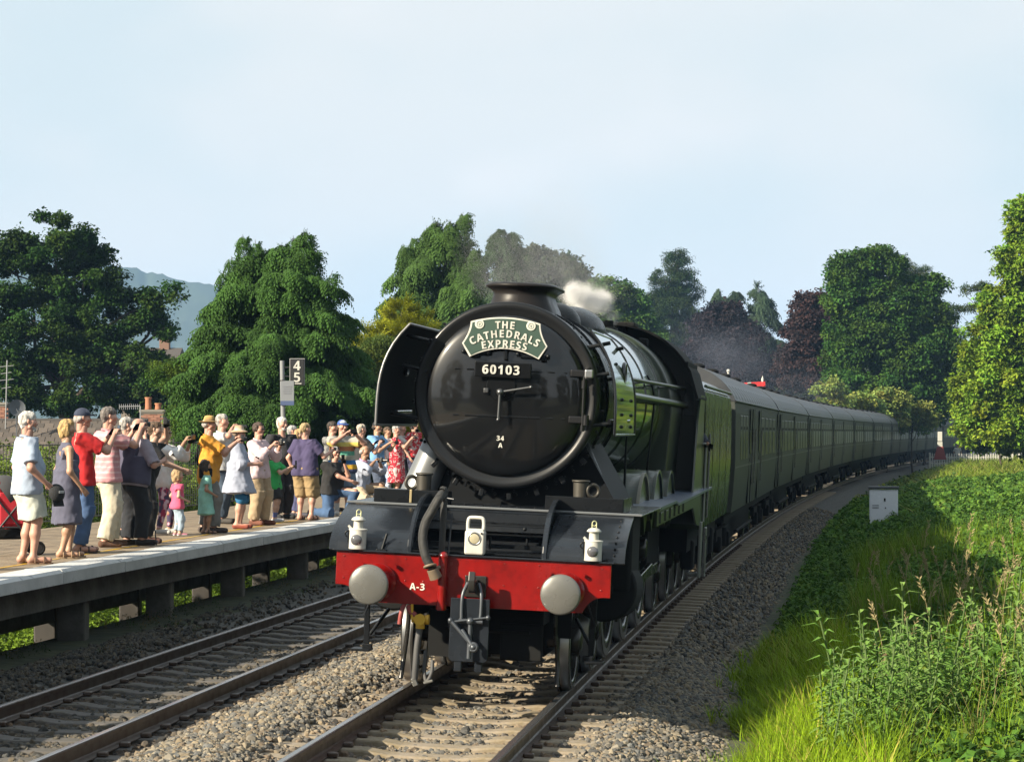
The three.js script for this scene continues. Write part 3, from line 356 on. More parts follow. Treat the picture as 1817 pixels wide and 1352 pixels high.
  // chimney
  const chimney = []; { const prof = [[0.37, -0.04], [0.345, 0.02], [0.315, 0.08], [0.298, 0.14], [0.30, 0.175], [0.325, 0.2], [0.365, 0.222], [0.38, 0.232], [0.378, 0.25], [0.34, 0.268], [0.29, 0.27], [0.27, 0.24], [0.25, 0.1]]; const n = 64; const g = lathe(prof, n), p = g.attributes.position; for (let i = 0; i < p.count; i++) { const z = p.getZ(i); p.setZ(i, z + Math.sign(z) * 0.30 * smooth(0, 0.12, Math.abs(z))); const x = p.getX(i), y = p.getY(i); if (y < 0.0) p.setY(i, y - 0.22 * (x * x + 0.0)); } g.computeVertexNormals(); chimney.push(g.translate(LX, 3.725, -2.85)); }
  mesh('chimney', chimney, phys([0.017, 0.015, 0.015], 0.7, { roughnessMap: grime, specularIntensity: 0.35 }), L);
  mesh('chimney_opening', [cyl(0.27, 0.27, 0.02, LX, 3.90, -2.6, 0, 0, 0, 32), cyl(0.27, 0.27, 0.02, LX, 3.90, -3.1, 0, 0, 0, 32)], M.soot, L);
  // boiler
  const bp = [[0.2, 0], [0.905, 0], [0.905, -0.05], [0.90, -1.5], [0.945, -3.4], [0.985, -5.2], [1.01, -6.35], [0.2, -6.35]];
  const boil = mesh('boiler', [T(lathe(bp.map(([r, z]) => [r, z]), 96), LX, BY, -3.98, Math.PI / 2)], M.green, L);
  for (const z of [-0.06, -1.7, -3.4, -5.15]) { const r = z > -1.5 ? 0.905 : lerp(0.90, 0.985, (-z - 1.5) / 3.7); mesh('boiler_band', [T(lathe([[r - 0.01, z], [r + 0.012, z], [r + 0.012, z - 0.05], [r - 0.01, z - 0.05]], 96), LX, BY, -3.98, Math.PI / 2)], M.gloss, boil); }
  // firebox: rounded above, straight below
  const fb = new THREE.Shape(); fb.moveTo(-0.98, 1.6); fb.lineTo(-1.03, 2.6); fb.absarc(LX, BY - 0.06, 1.07, Math.PI, 0, true); fb.lineTo(1.02, 1.6); fb.closePath();
  mesh('firebox', [extrude(fb, 2.0, 0.02, 40).translate(0, 0, -12.0)], M.greenDull, L);
  mesh('dome', [T(new THREE.SphereGeometry(1, 32, 20), 0, 0, 0).scale(0.42, 0.30, 0.85).translate(LX, 3.70, -7.3), T(new THREE.SphereGeometry(1, 24, 16)).scale(0.3, 0.24, 0.35).translate(LX, 3.72, -5.6)], M.black, L);
  mesh('safety_valve', [cyl(0.06, 0.07, 0.12, LX - 0.15, 3.92, -10.6), cyl(0.06, 0.07, 0.12, LX + 0.15, 3.92, -10.6), rbox(0.55, 0.12, 0.4, 0.05, LX, 3.83, -10.6)], M.soot, L);
  mesh('whistle', [cyl(0.03, 0.03, 0.12, LX + 0.3, 3.92, -11.4), rbox(0.12, 0.1, 0.3, 0.02, LX + 0.6, 3.72, -11.0)], M.soot, L);
  // smoke deflectors
  for (const sx of [-1, 1]) {
    const prof = []; for (let i = 0; i <= 20; i++) { const t = i / 20; prof.push([1.205 - 0.28 * Math.pow(Math.max(0, t - 0.12) / 0.88, 3.0), 2.50 + 1.0 * t]); }
    const ring = prof.concat(prof.slice().reverse().map(([x, y]) => [x - 0.012, y])).map(([x, y]) => [sx * (sx > 0 ? x - 0.06 : x), y]);
    const g = T(extrude(ring, 2.35, 0), 0, 0, -3.65);
    // slant the front and rear edges a little
    const p = g.attributes.position; for (let i = 0; i < p.count; i++) { const z = p.getZ(i), y = p.getY(i), f = (y - 2.5); p.setZ(i, z > -2.5 ? z - 0.10 * f * f + (y < 2.62 ? 0 : 0) : z + 0.16 * f * f); } g.computeVertexNormals();
    const d = mesh('smoke_deflector', [g], sx > 0 ? phys([0.055, 0.13, 0.016], 0.35, { clearcoat: 1, clearcoatRoughness: 0.04 }) : M.soot, L); if (sx > 0) d.userData.label = 'green outer smoke deflector plate with black edging';  // brighter green base on the right plate stands in for reflected sunlit trees
    const edge = []; const pt = (i, z) => [sx * (prof[i][0] - (sx > 0 ? 0.06 : 0) + 0.004 - 0.006), prof[i][1], z];
    const fz = (y) => -1.30 - 0.10 * (y - 2.5) ** 2, rz = (y) => -3.65 + 0.16 * (y - 2.5) ** 2;
    for (let i = 0; i < 20; i += 2) { edge.push(bar(pt(i, fz(prof[i][1])), pt(i + 2, fz(prof[i + 2][1])), 0.014, 0.014, 8), bar(pt(i, rz(prof[i][1])), pt(i + 2, rz(prof[i + 2][1])), 0.014, 0.014, 8)); }
    edge.push(bar(pt(0, fz(2.5)), pt(0, rz(2.5)), 0.014, 0.014, 8), bar(pt(20, fz(3.5)), pt(20, rz(3.5)), 0.014, 0.014, 8));
    mesh('edge_bead', edge, sx < 0 ? std([0.2, 0.2, 0.2], 0.35, { metalness: 0.5 }) : M.gloss, d);  // silver on the left bead puts its sunlit edge into the colour
    if (sx > 0) { const rv3 = []; for (const [z, y] of [[-2.0, 3.2], [-3.1, 3.2], [-2.0, 2.85], [-3.1, 2.85], [-2.0, 2.7], [-3.1, 2.7], [-2.0, 2.58], [-3.1, 2.58]]) { const t = (y - 2.5), x = 1.145 - 0.28 * Math.pow(Math.max(0, t - 0.12) / 0.88, 3.0); rv3.push(ball(0.018, x + 0.004, y, z, 8)); } mesh('bolt_heads', rv3, M.black, d); }
    const st = []; for (const [z, y] of [[-1.7, 3.1], [-3.2, 3.1], [-1.7, 2.62], [-3.2, 2.62], [-1.7, 3.4], [-3.2, 3.4]]) st.push(bar([sx * 0.8 + LX, y - 0.05, z], [sx * (1.13 - (y > 3 ? 0.1 : 0)), y, z], 0.02, 0.02, 8));
    mesh('stay', st, M.black, d);
    mesh('hand_hold', [torus(0.1, 0.022, sx * (sx > 0 ? 1.10 : 1.15), 3.12, -2.6, 0, Math.PI / 2, 0, 24, 8), bar([sx * 1.06, 2.63, -1.6], [sx * 1.14, 2.64, -2.9], 0.022)], M.gloss, d);
  }
  // handrails and pipes along the boiler
  const rails = []; for (const sx of [-1, 1]) { rails.push(bar([LX + sx * 0.985, 3.10, -3.9], [LX + sx * 1.12, 3.13, -11.9], 0.022, 0.022, 10)); for (const z of [-4.6, -6.2, -7.8, -9.4, -11]) rails.push(bar([LX + sx * 0.86, 3.08, z], [LX + sx * (0.985 + (-z - 3.9) * 0.0168), 3.11, z], 0.014)); }
  mesh('handrail', rails, std([0.12, 0.125, 0.12], 0.35, { metalness: 0.7 }), L);
  mesh('lagged_pipe', [bar([LX + 1.0, 2.92, -3.9], [LX + 1.13, 2.90, -12], 0.045, 0.045, 14)], M.greenDull, L);
  for (const p of [[[0.98, 3.2, -4.2], [1.02, 3.0, -4.3], [1.0, 2.4, -4.4], [1.0, 1.8, -4.4]], [[0.98, 3.2, -7.2], [1.06, 3.0, -7.3], [1.04, 2.4, -7.3], [1.0, 1.8, -7.3]]]) mesh('sand_pipe', [tube(p, 0.014, 16, 6)], M.black, L);
  // running plates, rising over the wheels, with valance
  for (const sx of [-1, 1]) {
    const q = [[-0.9, 1.74], [-3.6, 1.74], [-4.0, 1.70], [-4.5, 1.70], [-11.8, 1.72]]; const up = q.map(([z, y]) => [z, y]), dn = q.slice().reverse().map(([z, y]) => [z, y - 0.03]);
    mesh('running_plate', [T(extrude(up.concat(dn), 0.58, 0), 0, 0, 0, 0, -Math.PI / 2).translate(sx > 0 ? 1.46 : -0.80, 0.008, -2.6 + 2.6 - 2.65).translate(0, 0, 0)], std([0.10, 0.125, 0.18], 0.36), L);
    mesh('valance', [box(0.025, 0.17, 7.6, sx * 1.40, 1.62, -7.6), ...[-4.3, -5.1, -5.9, -6.7, -7.5, -8.3].map((z) => rbox(0.05, 0.12, 0.35, 0.01, sx * 1.41, 1.615, z))], M.greenDull, L);
    // splashers
    for (const [z, r] of [[-5.1, 1.04], [-7.3, 1.04], [-9.5, 1.0]]) { const sp = mesh('splasher', [T(extrude(arcShape(r, 0.55, Math.PI - 0.55, r - 0.4), 0.42, 0.004), 0, 0, 0, 0, Math.PI / 2).translate(sx > 0 ? 0.72 : -1.14, 1.02, z)], M.greenDull, L); mesh('splasher_beading', [T(extrude(arcShape(r + 0.012, 0.5, Math.PI - 0.5, r - 0.02), 0.03, 0.003), 0, 0, 0, 0, Math.PI / 2).translate(sx > 0 ? 1.14 : -1.17, 1.02, z)], z < -7 ? M.greenDull : std([0.20, 0.19, 0.15], 0.5), sp); }  // pale beading on the front splasher paints its lit edge
    // cylinders and motion
    mesh('cylinder', [T(lathe([[0, 0], [0.30, 0], [0.33, -0.03], [0.33, -0.9], [0, -0.9]], 32), sx * 1.05, 0.98, -1.85, Math.PI / 2 - 0.05), rbox(0.6, 0.75, 0.95, 0.05, sx * 1.02, 1.32, -2.3), T(lathe([[0, 0.02], [0.15, 0.01], [0.17, -0.02], [0.17, -0.2], [0, -0.2]], 24), sx * 1.08, 1.48, -1.74, Math.PI / 2), cyl(0.1, 0.1, 0.1, sx * 1.05, 0.98, -1.82, Math.PI / 2)], M.soot, L);
    mesh('motion', [bar([sx * 1.08, 0.94, -2.7], [sx * 1.08, 0.9, -4.2], 0.045), rbox(0.07, 0.14, 2.2, 0.02, sx * 1.1, 0.85, -6.2, 0.03), rbox(0.07, 0.13, 4.5, 0.02, sx * 1.0, 0.78, -7.3), rbox(0.1, 0.09, 1.5, 0.02, sx * 1.08, 1.12, -3.8), rbox(0.1, 0.09, 1.5, 0.02, sx * 1.08, 0.8, -3.8), bar([sx * 1.12, 1.35, -3.4], [sx * 1.1, 1.0, -4.6], 0.03), bar([sx * 1.1, 1.3, -4.4], [sx * 1.1, 0.9, -5.4], 0.035), bar([sx * 1.14, 1.05, -2.5], [sx * 1.14, 0.7, -1.95], 0.02), bar([sx * 1.18, 1.0, -2.5], [sx * 1.18, 0.66, -1.95], 0.016)], M.darkSteel, L);
    // steps
    mesh('front_step', [rbox(0.055, 0.9, 0.03, 0.008, sx * 1.08, 0.82, -0.62, 0, 0, sx * -0.02), rbox(0.18, 0.025, 0.2, 0.006, sx * 1.11, 0.37, -0.6), bar([sx * 1.1, 0.7, -0.62], [sx * 0.98, 1.0, -0.6], 0.016), bar([sx * 1.06, 0.5, -0.7], [sx * 0.9, 0.75, -0.8], 0.018), rbox(0.1, 0.06, 0.03, 0.01, sx * 1.05, 0.4, -0.55)], M.black, L);
    mesh('guard_iron', [tube([[sx * 0.7, 0.95, -0.75], [sx * 0.71, 0.6, -0.8], [sx * 0.74, 0.3, -0.82], [sx * 0.75, 0.1, -0.75]], 0.022, 16, 6)], M.darkSteel, L);
    // wheels
    for (const z of [-1.55, -3.45]) wheel(sx * 0.7525, z, 0.483, L, 10, sx, 'bogie_wheel');
    for (const z of [-5.1, -7.3, -9.5]) wheel(sx * 0.7525, z, 1.01, L, 20, sx, 'driving_wheel');
    wheel(sx * 0.7525, -12.3, 0.55, L, 12, sx, 'trailing_wheel');
  }
  [-1.55, -3.45, -5.1, -7.3, -9.5, -12.3].forEach((z, i) => mesh('axle', [cyl(0.09, 0.09, 1.5, 0, i < 2 ? 0.483 : i < 5 ? 1.01 : 0.55, z, 0, 0, Math.PI / 2)], M.darkSteel, L));
  mesh('main_frame', [box(0.03, 0.9, 12, -0.62, 1.15, -6.4), box(0.03, 0.9, 12, 0.62, 1.15, -6.4), box(1.1, 0.45, 2.6, 0, 0.55, -2.6), box(1.2, 0.3, 0.02, 0.25, 0.70, -0.9), box(0.3, 0.45, 0.4, -0.36, 0.55, -1.0), rbox(0.4, 0.35, 0.05, 0.02, 0.42, 0.52, -0.55), box(1.2, 0.8, 0.1, 0, 1.2, -1.3), box(1.0, 0.5, 8, 0, 0.75, -8), bar([-0.3, 0.62, -0.5], [0.5, 0.62, -0.5], 0.02)], M.soot, L);
  mesh('ash_pan', [box(1.7, 0.8, 2.2, 0, 1.0, -11.2)], M.soot, L);
  // cab
  const cf = new THREE.Shape(); cf.moveTo(-1.34, 1.25); for (let i = 0; i <= 24; i++) { const a = lerp(-1, 1, i / 24); cf.lineTo(a * 1.36, 2.97 + 0.98 * Math.pow(Math.max(0, 1 - Math.abs(a) ** 2.6), 0.62)); } cf.lineTo(1.34, 1.25); cf.closePath();
  const cab = mesh('cab_front', [extrude(cf, 0.03, 0, 24).translate(0, 0, -12.02)], std([0.013, 0.016, 0.013], 0.5), L);
  for (const s of [1, -1]) mesh('cab_window', [T(extrude([[s * 1.14, 2.75], [s * 1.28, 2.75], [s * 1.26, 3.15], [s * 1.14, 3.25]], 0.01), 0, 0, -11.985)], phys([0.02, 0.025, 0.03], 0.05), cab);
  const roofP = []; for (let i = 0; i <= 24; i++) { const a = lerp(-1, 1, i / 24); roofP.push([a * 1.38, 3.0 + 0.98 * Math.pow(Math.max(0, 1 - Math.abs(a) ** 2.6), 0.62)]); }
  mesh('cab_roof', [T(extrude(roofP.concat(roofP.slice().reverse().map(([x, y]) => [x * 0.98, y - 0.03])), 2.2, 0), 0, 0, -13.35)], M.soot, L);
  mesh('roof_vent', [rbox(0.8, 0.06, 0.7, 0.02, 0, 4.0, -12.4), box(0.05, 0.05, 2.2, 1.2, 3.46, -12.25)], M.soot, L);
  for (const sx of [-1, 1]) { const side = new THREE.Shape(); side.moveTo(-11.0, 1.55); side.lineTo(-12.1, 1.25); side.lineTo(-13.3, 1.18); side.lineTo(-13.3, 2.35); side.quadraticCurveTo(-13.0, 2.4, -13.0, 2.7); side.lineTo(-13.0, 3.05); side.lineTo(-12.0, 3.05); side.lineTo(-11.55, 2.7); side.closePath();
    mesh('cab_side', [T(extrude(side, 0.025, 0), 0, 0, 0, 0, -Math.PI / 2).translate(sx * 1.36 + 0.0125, 0, 0)], M.greenDull, L);
    mesh('cab_handrail', [bar([sx * 1.40, 1.25, -13.28], [sx * 1.40, 2.35, -13.28], 0.02), rbox(0.2, 0.03, 0.3, 0.01, sx * 1.3, 0.5, -13.2), rbox(0.04, 0.8, 0.3, 0.01, sx * 1.38, 0.85, -13.15), rbox(0.1, 0.03, 0.25, 0.01, sx * 1.36, 2.37, -13.1)], std([0.25, 0.26, 0.24], 0.4, { metalness: 0.5 }), L); }
}
// the pieces that hang on the locomotive and can be lifted off
function onLoco(x, y, z) { loco.updateMatrixWorld(true); return loco.localToWorld(V(x, y, z)); }
function hung(name, label, category, x, y, z, group) { const t = thing(name, label, category, [0, 0, 0], 0, group); t.position.copy(onLoco(x, y, z)); t.rotation.set(0, -YAW, -CANT, 'YXZ'); return t; }
{
  const b = hung('headboard', 'green curved train headboard with white lettering above the number plate', 'headboard', 0.01, 3.41, -1.51);
  const outline = (e) => { const s = new THREE.Shape(); s.moveTo(-0.335 - e, 0.135 + e * 0.7); s.quadraticCurveTo(0, 0.235 + e, 0.335 + e, 0.135 + e * 0.7); s.quadraticCurveTo(0.335 + e, 0.04, 0.412 + e, -0.075); s.lineTo(0.335 + e * 0.9, -0.195 - e); s.quadraticCurveTo(0, -0.015 - e, -0.335 - e * 0.9, -0.195 - e); s.lineTo(-0.412 - e, -0.075); s.quadraticCurveTo(-0.335 - e, 0.04, -0.335 - e, 0.135 + e * 0.7); return s; };
  mesh('rim', [extrude(outline(0.008), 0.02, 0.003, 20)], M.white, b);
  mesh('board', [extrude(outline(-0.006), 0.012, 0, 20).translate(0, 0, 0.0145)], std([0.022, 0.055, 0.040], 0.5), b);
  const lt = M.white;
  mesh('lettering', [...letters('THE', 0.074, 0.008, { arc: 1.0, spacing: 0.004 }).map((g) => g.translate(0, 0.082, 0.026)), ...letters('CATHEDRALS', 0.074, 0.008, { arc: 0.66, spacing: 0.006 }).map((g) => g.translate(0, -0.004, 0.026)), ...letters('EXPRESS', 0.074, 0.008, { arc: 1.0, spacing: 0.006 }).map((g) => g.translate(0, -0.102, 0.026))], lt, b);
  for (const x of [-0.255, 0.255]) { const r = mesh('roundel', [T(lathe([[0, 0], [0.044, 0], [0.047, 0.004], [0.044, 0.008], [0.038, 0.006], [0, 0.006]], 32), x, 0.118, 0.027, Math.PI / 2)], std([0.55, 0.56, 0.5], 0.5), b); mesh('roundel_crest', [torus(0.026, 0.003, x, 0.118, 0.034, 0, 0, 0, 24, 6), rbox(0.022, 0.008, 0.004, 0.001, x, 0.121, 0.034, 0, 0, 0.3), rbox(0.008, 0.02, 0.004, 0.001, x, 0.112, 0.0345)], std([0.2, 0.22, 0.2], 0.5), r); }
}
M.lens = phys([0.10, 0.10, 0.11], 0.08, { clearcoat: 1, clearcoatRoughness: 0.03 });
function oilLamp(x, label) {
  const t = hung('oil_lamp', label, 'lamp', x, 1.345, -0.02, 'white lamps along the front of the engine');
  mesh('case', [T(lathe([[0, 0], [0.079, 0], [0.082, 0.008], [0.08, 0.02], [0.079, 0.17], [0.088, 0.182], [0.086, 0.19], [0.055, 0.196], [0, 0.2]], 32))], M.white, t);
  mesh('chimney_cap', [T(lathe([[0.045, 0.19], [0.044, 0.262], [0.066, 0.268], [0.067, 0.276], [0.05, 0.295], [0.025, 0.306], [0, 0.308]], 28)), cyl(0.012, 0.012, 0.05, -0.075, 0.2, 0, 0, 0, 0.8)], M.white, t);
  mesh('handle', [torus(0.022, 0.005, 0, 0.345, 0, 0, 0.5, 0, 20, 6), bar([-0.02, 0.29, 0], [-0.02, 0.345, 0], 0.005), bar([0.02, 0.29, 0], [0.02, 0.345, 0], 0.005)], std([0.6, 0.6, 0.35], 0.5), t);
  mesh('lens', [T(lathe([[0, 0.022], [0.03, 0.017], [0.05, 0.002], [0.053, -0.012], [0, -0.012]], 32), 0, 0.09, 0.078, Math.PI / 2)], M.lens, t);
  mesh('side_bracket', [torus(0.028, 0.007, -0.092, 0.14, 0, 0, 0, 0, 16, 6), rbox(0.02, 0.1, 0.03, 0.004, -0.085, 0.11, 0)], M.black, t);
  return t;
}
oilLamp(-1.085, 'white oil lamp on the red beam above the buffer nearest the platform');
oilLamp(1.11, 'white oil lamp above the buffer on the side away from the platform');
{
  const t = hung('headlamp', 'white square headlight with carrying handle at the middle of the red beam', 'lamp', 0.015, 1.345, -0.02, 'white lamps along the front of the engine');
  mesh('case', [rbox(0.186, 0.225, 0.12, 0.022, 0, 0.1165, 0)], M.white, t);
  mesh('handle', [tube([[-0.072, 0.22, 0], [-0.073, 0.3, 0], [-0.062, 0.34, 0], [-0.02, 0.347, 0], [0.02, 0.347, 0], [0.062, 0.34, 0], [0.073, 0.3, 0], [0.072, 0.22, 0]], 0.017, 40, 10), rbox(0.16, 0.02, 0.08, 0.008, 0, 0.235, 0)], M.white, t);
  mesh('lens', [T(lathe([[0, 0.012], [0.04, 0.01], [0.052, 0.002], [0, 0.002]], 36), 0, 0.155, 0.06, Math.PI / 2)], phys([0.42, 0.38, 0.26], 0.1, { clearcoat: 1 }), t);
  mesh('lens_rim', [torus(0.056, 0.007, 0, 0.155, 0.061, 0, 0, 0, 36, 8)], M.bright, t);
  mesh('switch', [cyl(0.009, 0.009, 0.012, 0.066, 0.205, 0.062, Math.PI / 2)], M.black, t);
}

/* ---------------------------------------------------------------- tender and coaches */
function sectionShape(half, bottom, cant, roofTop, flare = 0.0) { const s = new THREE.Shape(); s.moveTo(-half * 0.97, bottom); s.quadraticCurveTo(-half, bottom + 0.5, -half, bottom + 0.95); s.lineTo(-half * 0.985, cant - 0.2); s.lineTo(-half * 0.965, cant); s.bezierCurveTo(-half * 0.86, cant + (roofTop - cant) * 0.55, -half * 0.5, roofTop, 0, roofTop); s.bezierCurveTo(half * 0.5, roofTop, half * 0.86, cant + (roofTop - cant) * 0.55, half * 0.965, cant); s.lineTo(half * 0.985, cant - 0.2); s.lineTo(half, bottom + 0.95); s.quadraticCurveTo(half, bottom + 0.5, half * 0.97, bottom); s.closePath(); return s; }
function frameOn(o, s, len) { const p = place(s, 0, 0), r = place(s + len, 0, 0); o.position.copy(p); o.rotation.set(0, -Math.atan2(r.x - p.x, -(r.z - p.z)), -CANT, 'YXZ'); }
function bogie(z, parent, wb = 2.6, r = 0.46, name = 'bogie') {
  const b = mesh(name, [...[-1, 1].flatMap((sx) => [rbox(0.1, 0.22, wb + 0.9, 0.02, sx * 1.02, 0.62, z), rbox(0.16, 0.3, 0.3, 0.04, sx * 1.06, r, z - wb / 2), rbox(0.16, 0.3, 0.3, 0.04, sx * 1.06, r, z + wb / 2), cyl(0.09, 0.09, 0.35, sx * 1.06, 0.55, z)]), box(1.9, 0.16, 0.5, 0, 0.7, z)], M.soot, parent);
  for (const q of [-wb / 2, wb / 2]) for (const sx of [-1, 1]) mesh('wheel', [T(lathe([[0, -0.06], [r + 0.028, -0.06], [r + 0.028, -0.035], [r, -0.025], [r - 0.005, 0.065], [r * 0.8, 0.065], [0.12, 0.03], [0, 0.05]], 28), 0, 0, 0, 0, 0, sx > 0 ? -Math.PI / 2 : Math.PI / 2).translate(sx * 0.7525, r, z + q)], M.darkSteel, b);
  return b;
}
{
  const t = thing('tender', 'dark green high sided tender coupled between the engine cab and the first coach', 'tender'); frameOn(t, 13.45, 7.75);
  const tg = phys([0.022, 0.032, 0.018], 0.45, { clearcoat: 0.25, clearcoatRoughness: 0.18, roughnessMap: grime });
  mesh('tank', [extrude(sectionShape(1.37, 1.12, 3.12, 3.5), 7.6, 0, 20).translate(0, 0, -7.65)], tg, t);
  mesh('coal_space_rim', [T(extrude(arcShape(1.3, 0.1, Math.PI - 0.1, 1.24), 0.06), 0, 2.55, -0.06), bar([1.33, 3.2, -0.1], [1.33, 3.2, -7.5], 0.025), bar([-1.33, 3.2, -0.1], [-1.33, 3.2, -7.5], 0.025)], std([0.10, 0.13, 0.08], 0.4), t);
  mesh('coal', [T(new THREE.IcosahedronGeometry(1, 4)).scale(0.9, 0.4, 2.4).translate(0, 3.25, -3)], std([0.01, 0.01, 0.011], 0.6, { bumpMap: stoneTex, bumpScale: 0.05 }), t);
  const strips = []; for (const z of [-0.5, -2.0, -4.0, -6.0]) for (const sx of [-1, 1]) strips.push(box(0.006, 1.9, 0.035, sx * 1.372, 2.1, z)); mesh('panel_strip', strips, tg, t);
  mesh('handrail', [bar([1.42, 1.3, -0.12], [1.42, 2.5, -0.12], 0.02), bar([-1.42, 1.3, -0.12], [-1.42, 2.5, -0.12], 0.02), rbox(0.25, 0.03, 0.3, 0.01, 1.3, 0.45, -0.3), rbox(0.04, 0.7, 0.3, 0.01, 1.4, 0.8, -0.3), rbox(0.04, 0.7, 0.3, 0.01, -1.4, 0.8, -0.3)], M.steel, t);
  mesh('underframe', [box(2.3, 0.35, 7.4, 0, 0.95, -3.8), ...[-1.2, -2.85, -4.5, -6.15].flatMap((z) => [-1, 1].map((sx) => rbox(0.2, 0.45, 0.4, 0.05, sx * 1.1, 0.7, z)))], M.soot, t);
  for (const z of [-1.2, -2.85, -4.5, -6.15]) for (const sx of [-1, 1]) wheel(sx * 0.7525, z, 0.63, t, 12, sx);
}
const coachTex = tex(256, (u, v) => { const a = tileFbm(u, v, 5, 5, 81); return [0.050 + 0.011 * a, 0.056 + 0.011 * a, 0.049 + 0.01 * a]; });
M.coach = new THREE.MeshPhysicalMaterial({ map: coachTex, roughness: 0.6, clearcoat: 0.12, clearcoatRoughness: 0.3, specularIntensity: 0.35 });
M.roof = std([0.036, 0.04, 0.047], 0.85, { roughnessMap: grime });
M.glass = phys([0.016, 0.021, 0.019], 0.28, { specularIntensity: 0.6 });
M.frameGrey = std([0.085, 0.092, 0.08], 0.5);
const COACH = 19.66, PITCH_C = 20.25;
function makeCoach(kind, label) {
  const t = thing('railway_coach', label, 'railway coach', [0, 0, 0], 0, 'green passenger coaches of the train');
  const body = new THREE.Shape(); const full = sectionShape(1.41, 1.10, 3.08, 3.78);
  const low = new THREE.Shape(); low.moveTo(-1.37, 1.1); low.quadraticCurveTo(-1.41, 1.6, -1.41, 2.05); low.lineTo(-1.385, 2.88); low.lineTo(-1.355, 3.08); low.lineTo(1.355, 3.08); low.lineTo(1.385, 2.88); low.lineTo(1.41, 2.05); low.quadraticCurveTo(1.41, 1.6, 1.37, 1.1); low.closePath();
  const rf = new THREE.Shape(); rf.moveTo(-1.375, 3.085); rf.bezierCurveTo(-1.22, 3.5, -0.7, 3.78, 0, 3.78); rf.bezierCurveTo(0.7, 3.78, 1.22, 3.5, 1.375, 3.085); rf.closePath();
  mesh('body', [extrude(low, COACH, 0, 10).translate(0, 0, -COACH - 0.3)], M.coach, t);
  const roof = mesh('roof', [extrude(rf, COACH + 0.02, 0, 12).translate(0, 0, -COACH - 0.31), ...[-1, 1].map((s) => bar([s * 1.37, 3.09, -0.3], [s * 1.37, 3.09, -COACH - 0.3], 0.022, 0.022, 6))], M.roof, t);
  for (let k = 0; k < 9; k++) mesh('roof_vent', [T(lathe([[0, 0.1], [0.1, 0.09], [0.15, 0.05], [0.15, 0.01], [0.07, 0.0], [0.07, -0.06]], 14), k % 2 ? 0.42 : -0.1, 3.77 - (k % 2 ? 0.05 : 0), -1.6 - k * 2.15)], M.soot, roof);
  const wins = kind === 'van' ? [[2.2, 0.55], [3.2, 0.55], [4.2, 0.55], [11, 1.2], [13, 1.2], [15, 1.2], [17, 1.2]] : [1.9, 3.85, 5.8, 7.75, 10.2, 12.15, 14.1, 16.05, 18.0].map((z) => [z, 1.42]);
  for (const [z, w] of wins) for (const sx of [-1, 1]) {
    const f = mesh('window', [rbox(0.05, 0.86, w, 0.05, sx * 1.376, 2.42, -z)], M.frameGrey, t);
    mesh('pane', [rbox(0.012, 0.52, w - 0.09, 0.004, sx * 1.4035, 2.285, -z, 0, 0, sx * 0.03)], M.glass, f);
    mesh('top_light', [rbox(0.012, 0.24, w - 0.05, 0.004, sx * 1.392, 2.70, -z, 0, 0, sx * 0.05)], phys([0.004, 0.004, 0.005], 0.6, { specularIntensity: 0.3 }), f);
  }
  const doors = kind === 'van' ? [5.6, 6.6, 9.4, 19.3] : [0.85, 9.0, 19.35];
  for (const z of doors) for (const sx of [-1, 1]) {
    const d = mesh('door', [box(0.012, 1.85, 0.66, sx * 1.404, 2.06, -z)], M.coach, t);
    mesh('door_gaps', [box(0.014, 1.87, 0.02, sx * 1.406, 2.06, -z - 0.345), box(0.014, 1.87, 0.02, sx * 1.406, 2.06, -z + 0.345)], M.soot, d);
    mesh('door_window', [rbox(0.02, 0.72, 0.46, 0.01, sx * 1.403, 2.47, -z, 0, 0, sx * 0.03)], M.glass, d);
    mesh('door_handle', [bar([sx * 1.43, 1.95, -z + 0.25], [sx * 1.43, 2.03, -z + 0.25], 0.015), bar([sx * 1.44, 1.5, -z - 0.42], [sx * 1.44, 2.6, -z - 0.42], 0.014)], M.steel, d);
  }
  mesh('waist_strip', [-1, 1].map((s) => box(0.01, 0.025, COACH - 0.1, s * 1.409, 1.9, -COACH / 2 - 0.3)), M.frameGrey, t);
  mesh('gangway', [rbox(1.1, 2.2, 0.3, 0.05, 0, 2.3, -0.15), rbox(1.1, 2.2, 0.3, 0.05, 0, 2.3, -COACH - 0.45)], M.soot, t);
  mesh('underframe', [box(2.5, 0.16, COACH - 0.1, 0, 1.0, -COACH / 2 - 0.3), box(1.7, 0.5, 2.2, 0.1, 0.72, -8.6), box(1.9, 0.6, 10.5, 0, 0.62, -10.1), bar([1.1, 0.5, -7], [1.1, 0.5, -13.2], 0.04), bar([-1.1, 0.5, -7], [-1.1, 0.5, -13.2], 0.04)], M.soot, t);  // the long low box is added to close the lit gap underneath
  for (const z of [-3.1, -17.2]) bogie(z, t);
  return t;
}
{
  const words = ['first coach, with three narrow windows, coupled behind the tender', 'second coach behind the tender, full length of wide windows', 'third coach behind the tender, beside the relay cabinet', 'fourth coach behind the tender', 'fifth coach behind the tender', 'sixth coach behind the tender', 'seventh coach behind the tender, near the lit shrubs', 'eighth coach behind the tender', 'ninth coach behind the tender, beyond the white post', 'tenth coach behind the tender, behind the picket fence', 'eleventh and last visible coach, passing behind the bright green tree'];
  const open = [];
  for (let k = 0; k < 11; k++) { const lab = 'dark green ' + words[k]; let c; if (k === 0) c = makeCoach('van', lab); else if (k === 1) open.push(c = makeCoach('open', lab)); else c = copyOf(open[0], lab); frameOn(c, 21.55 + k * PITCH_C, PITCH_C); }
}
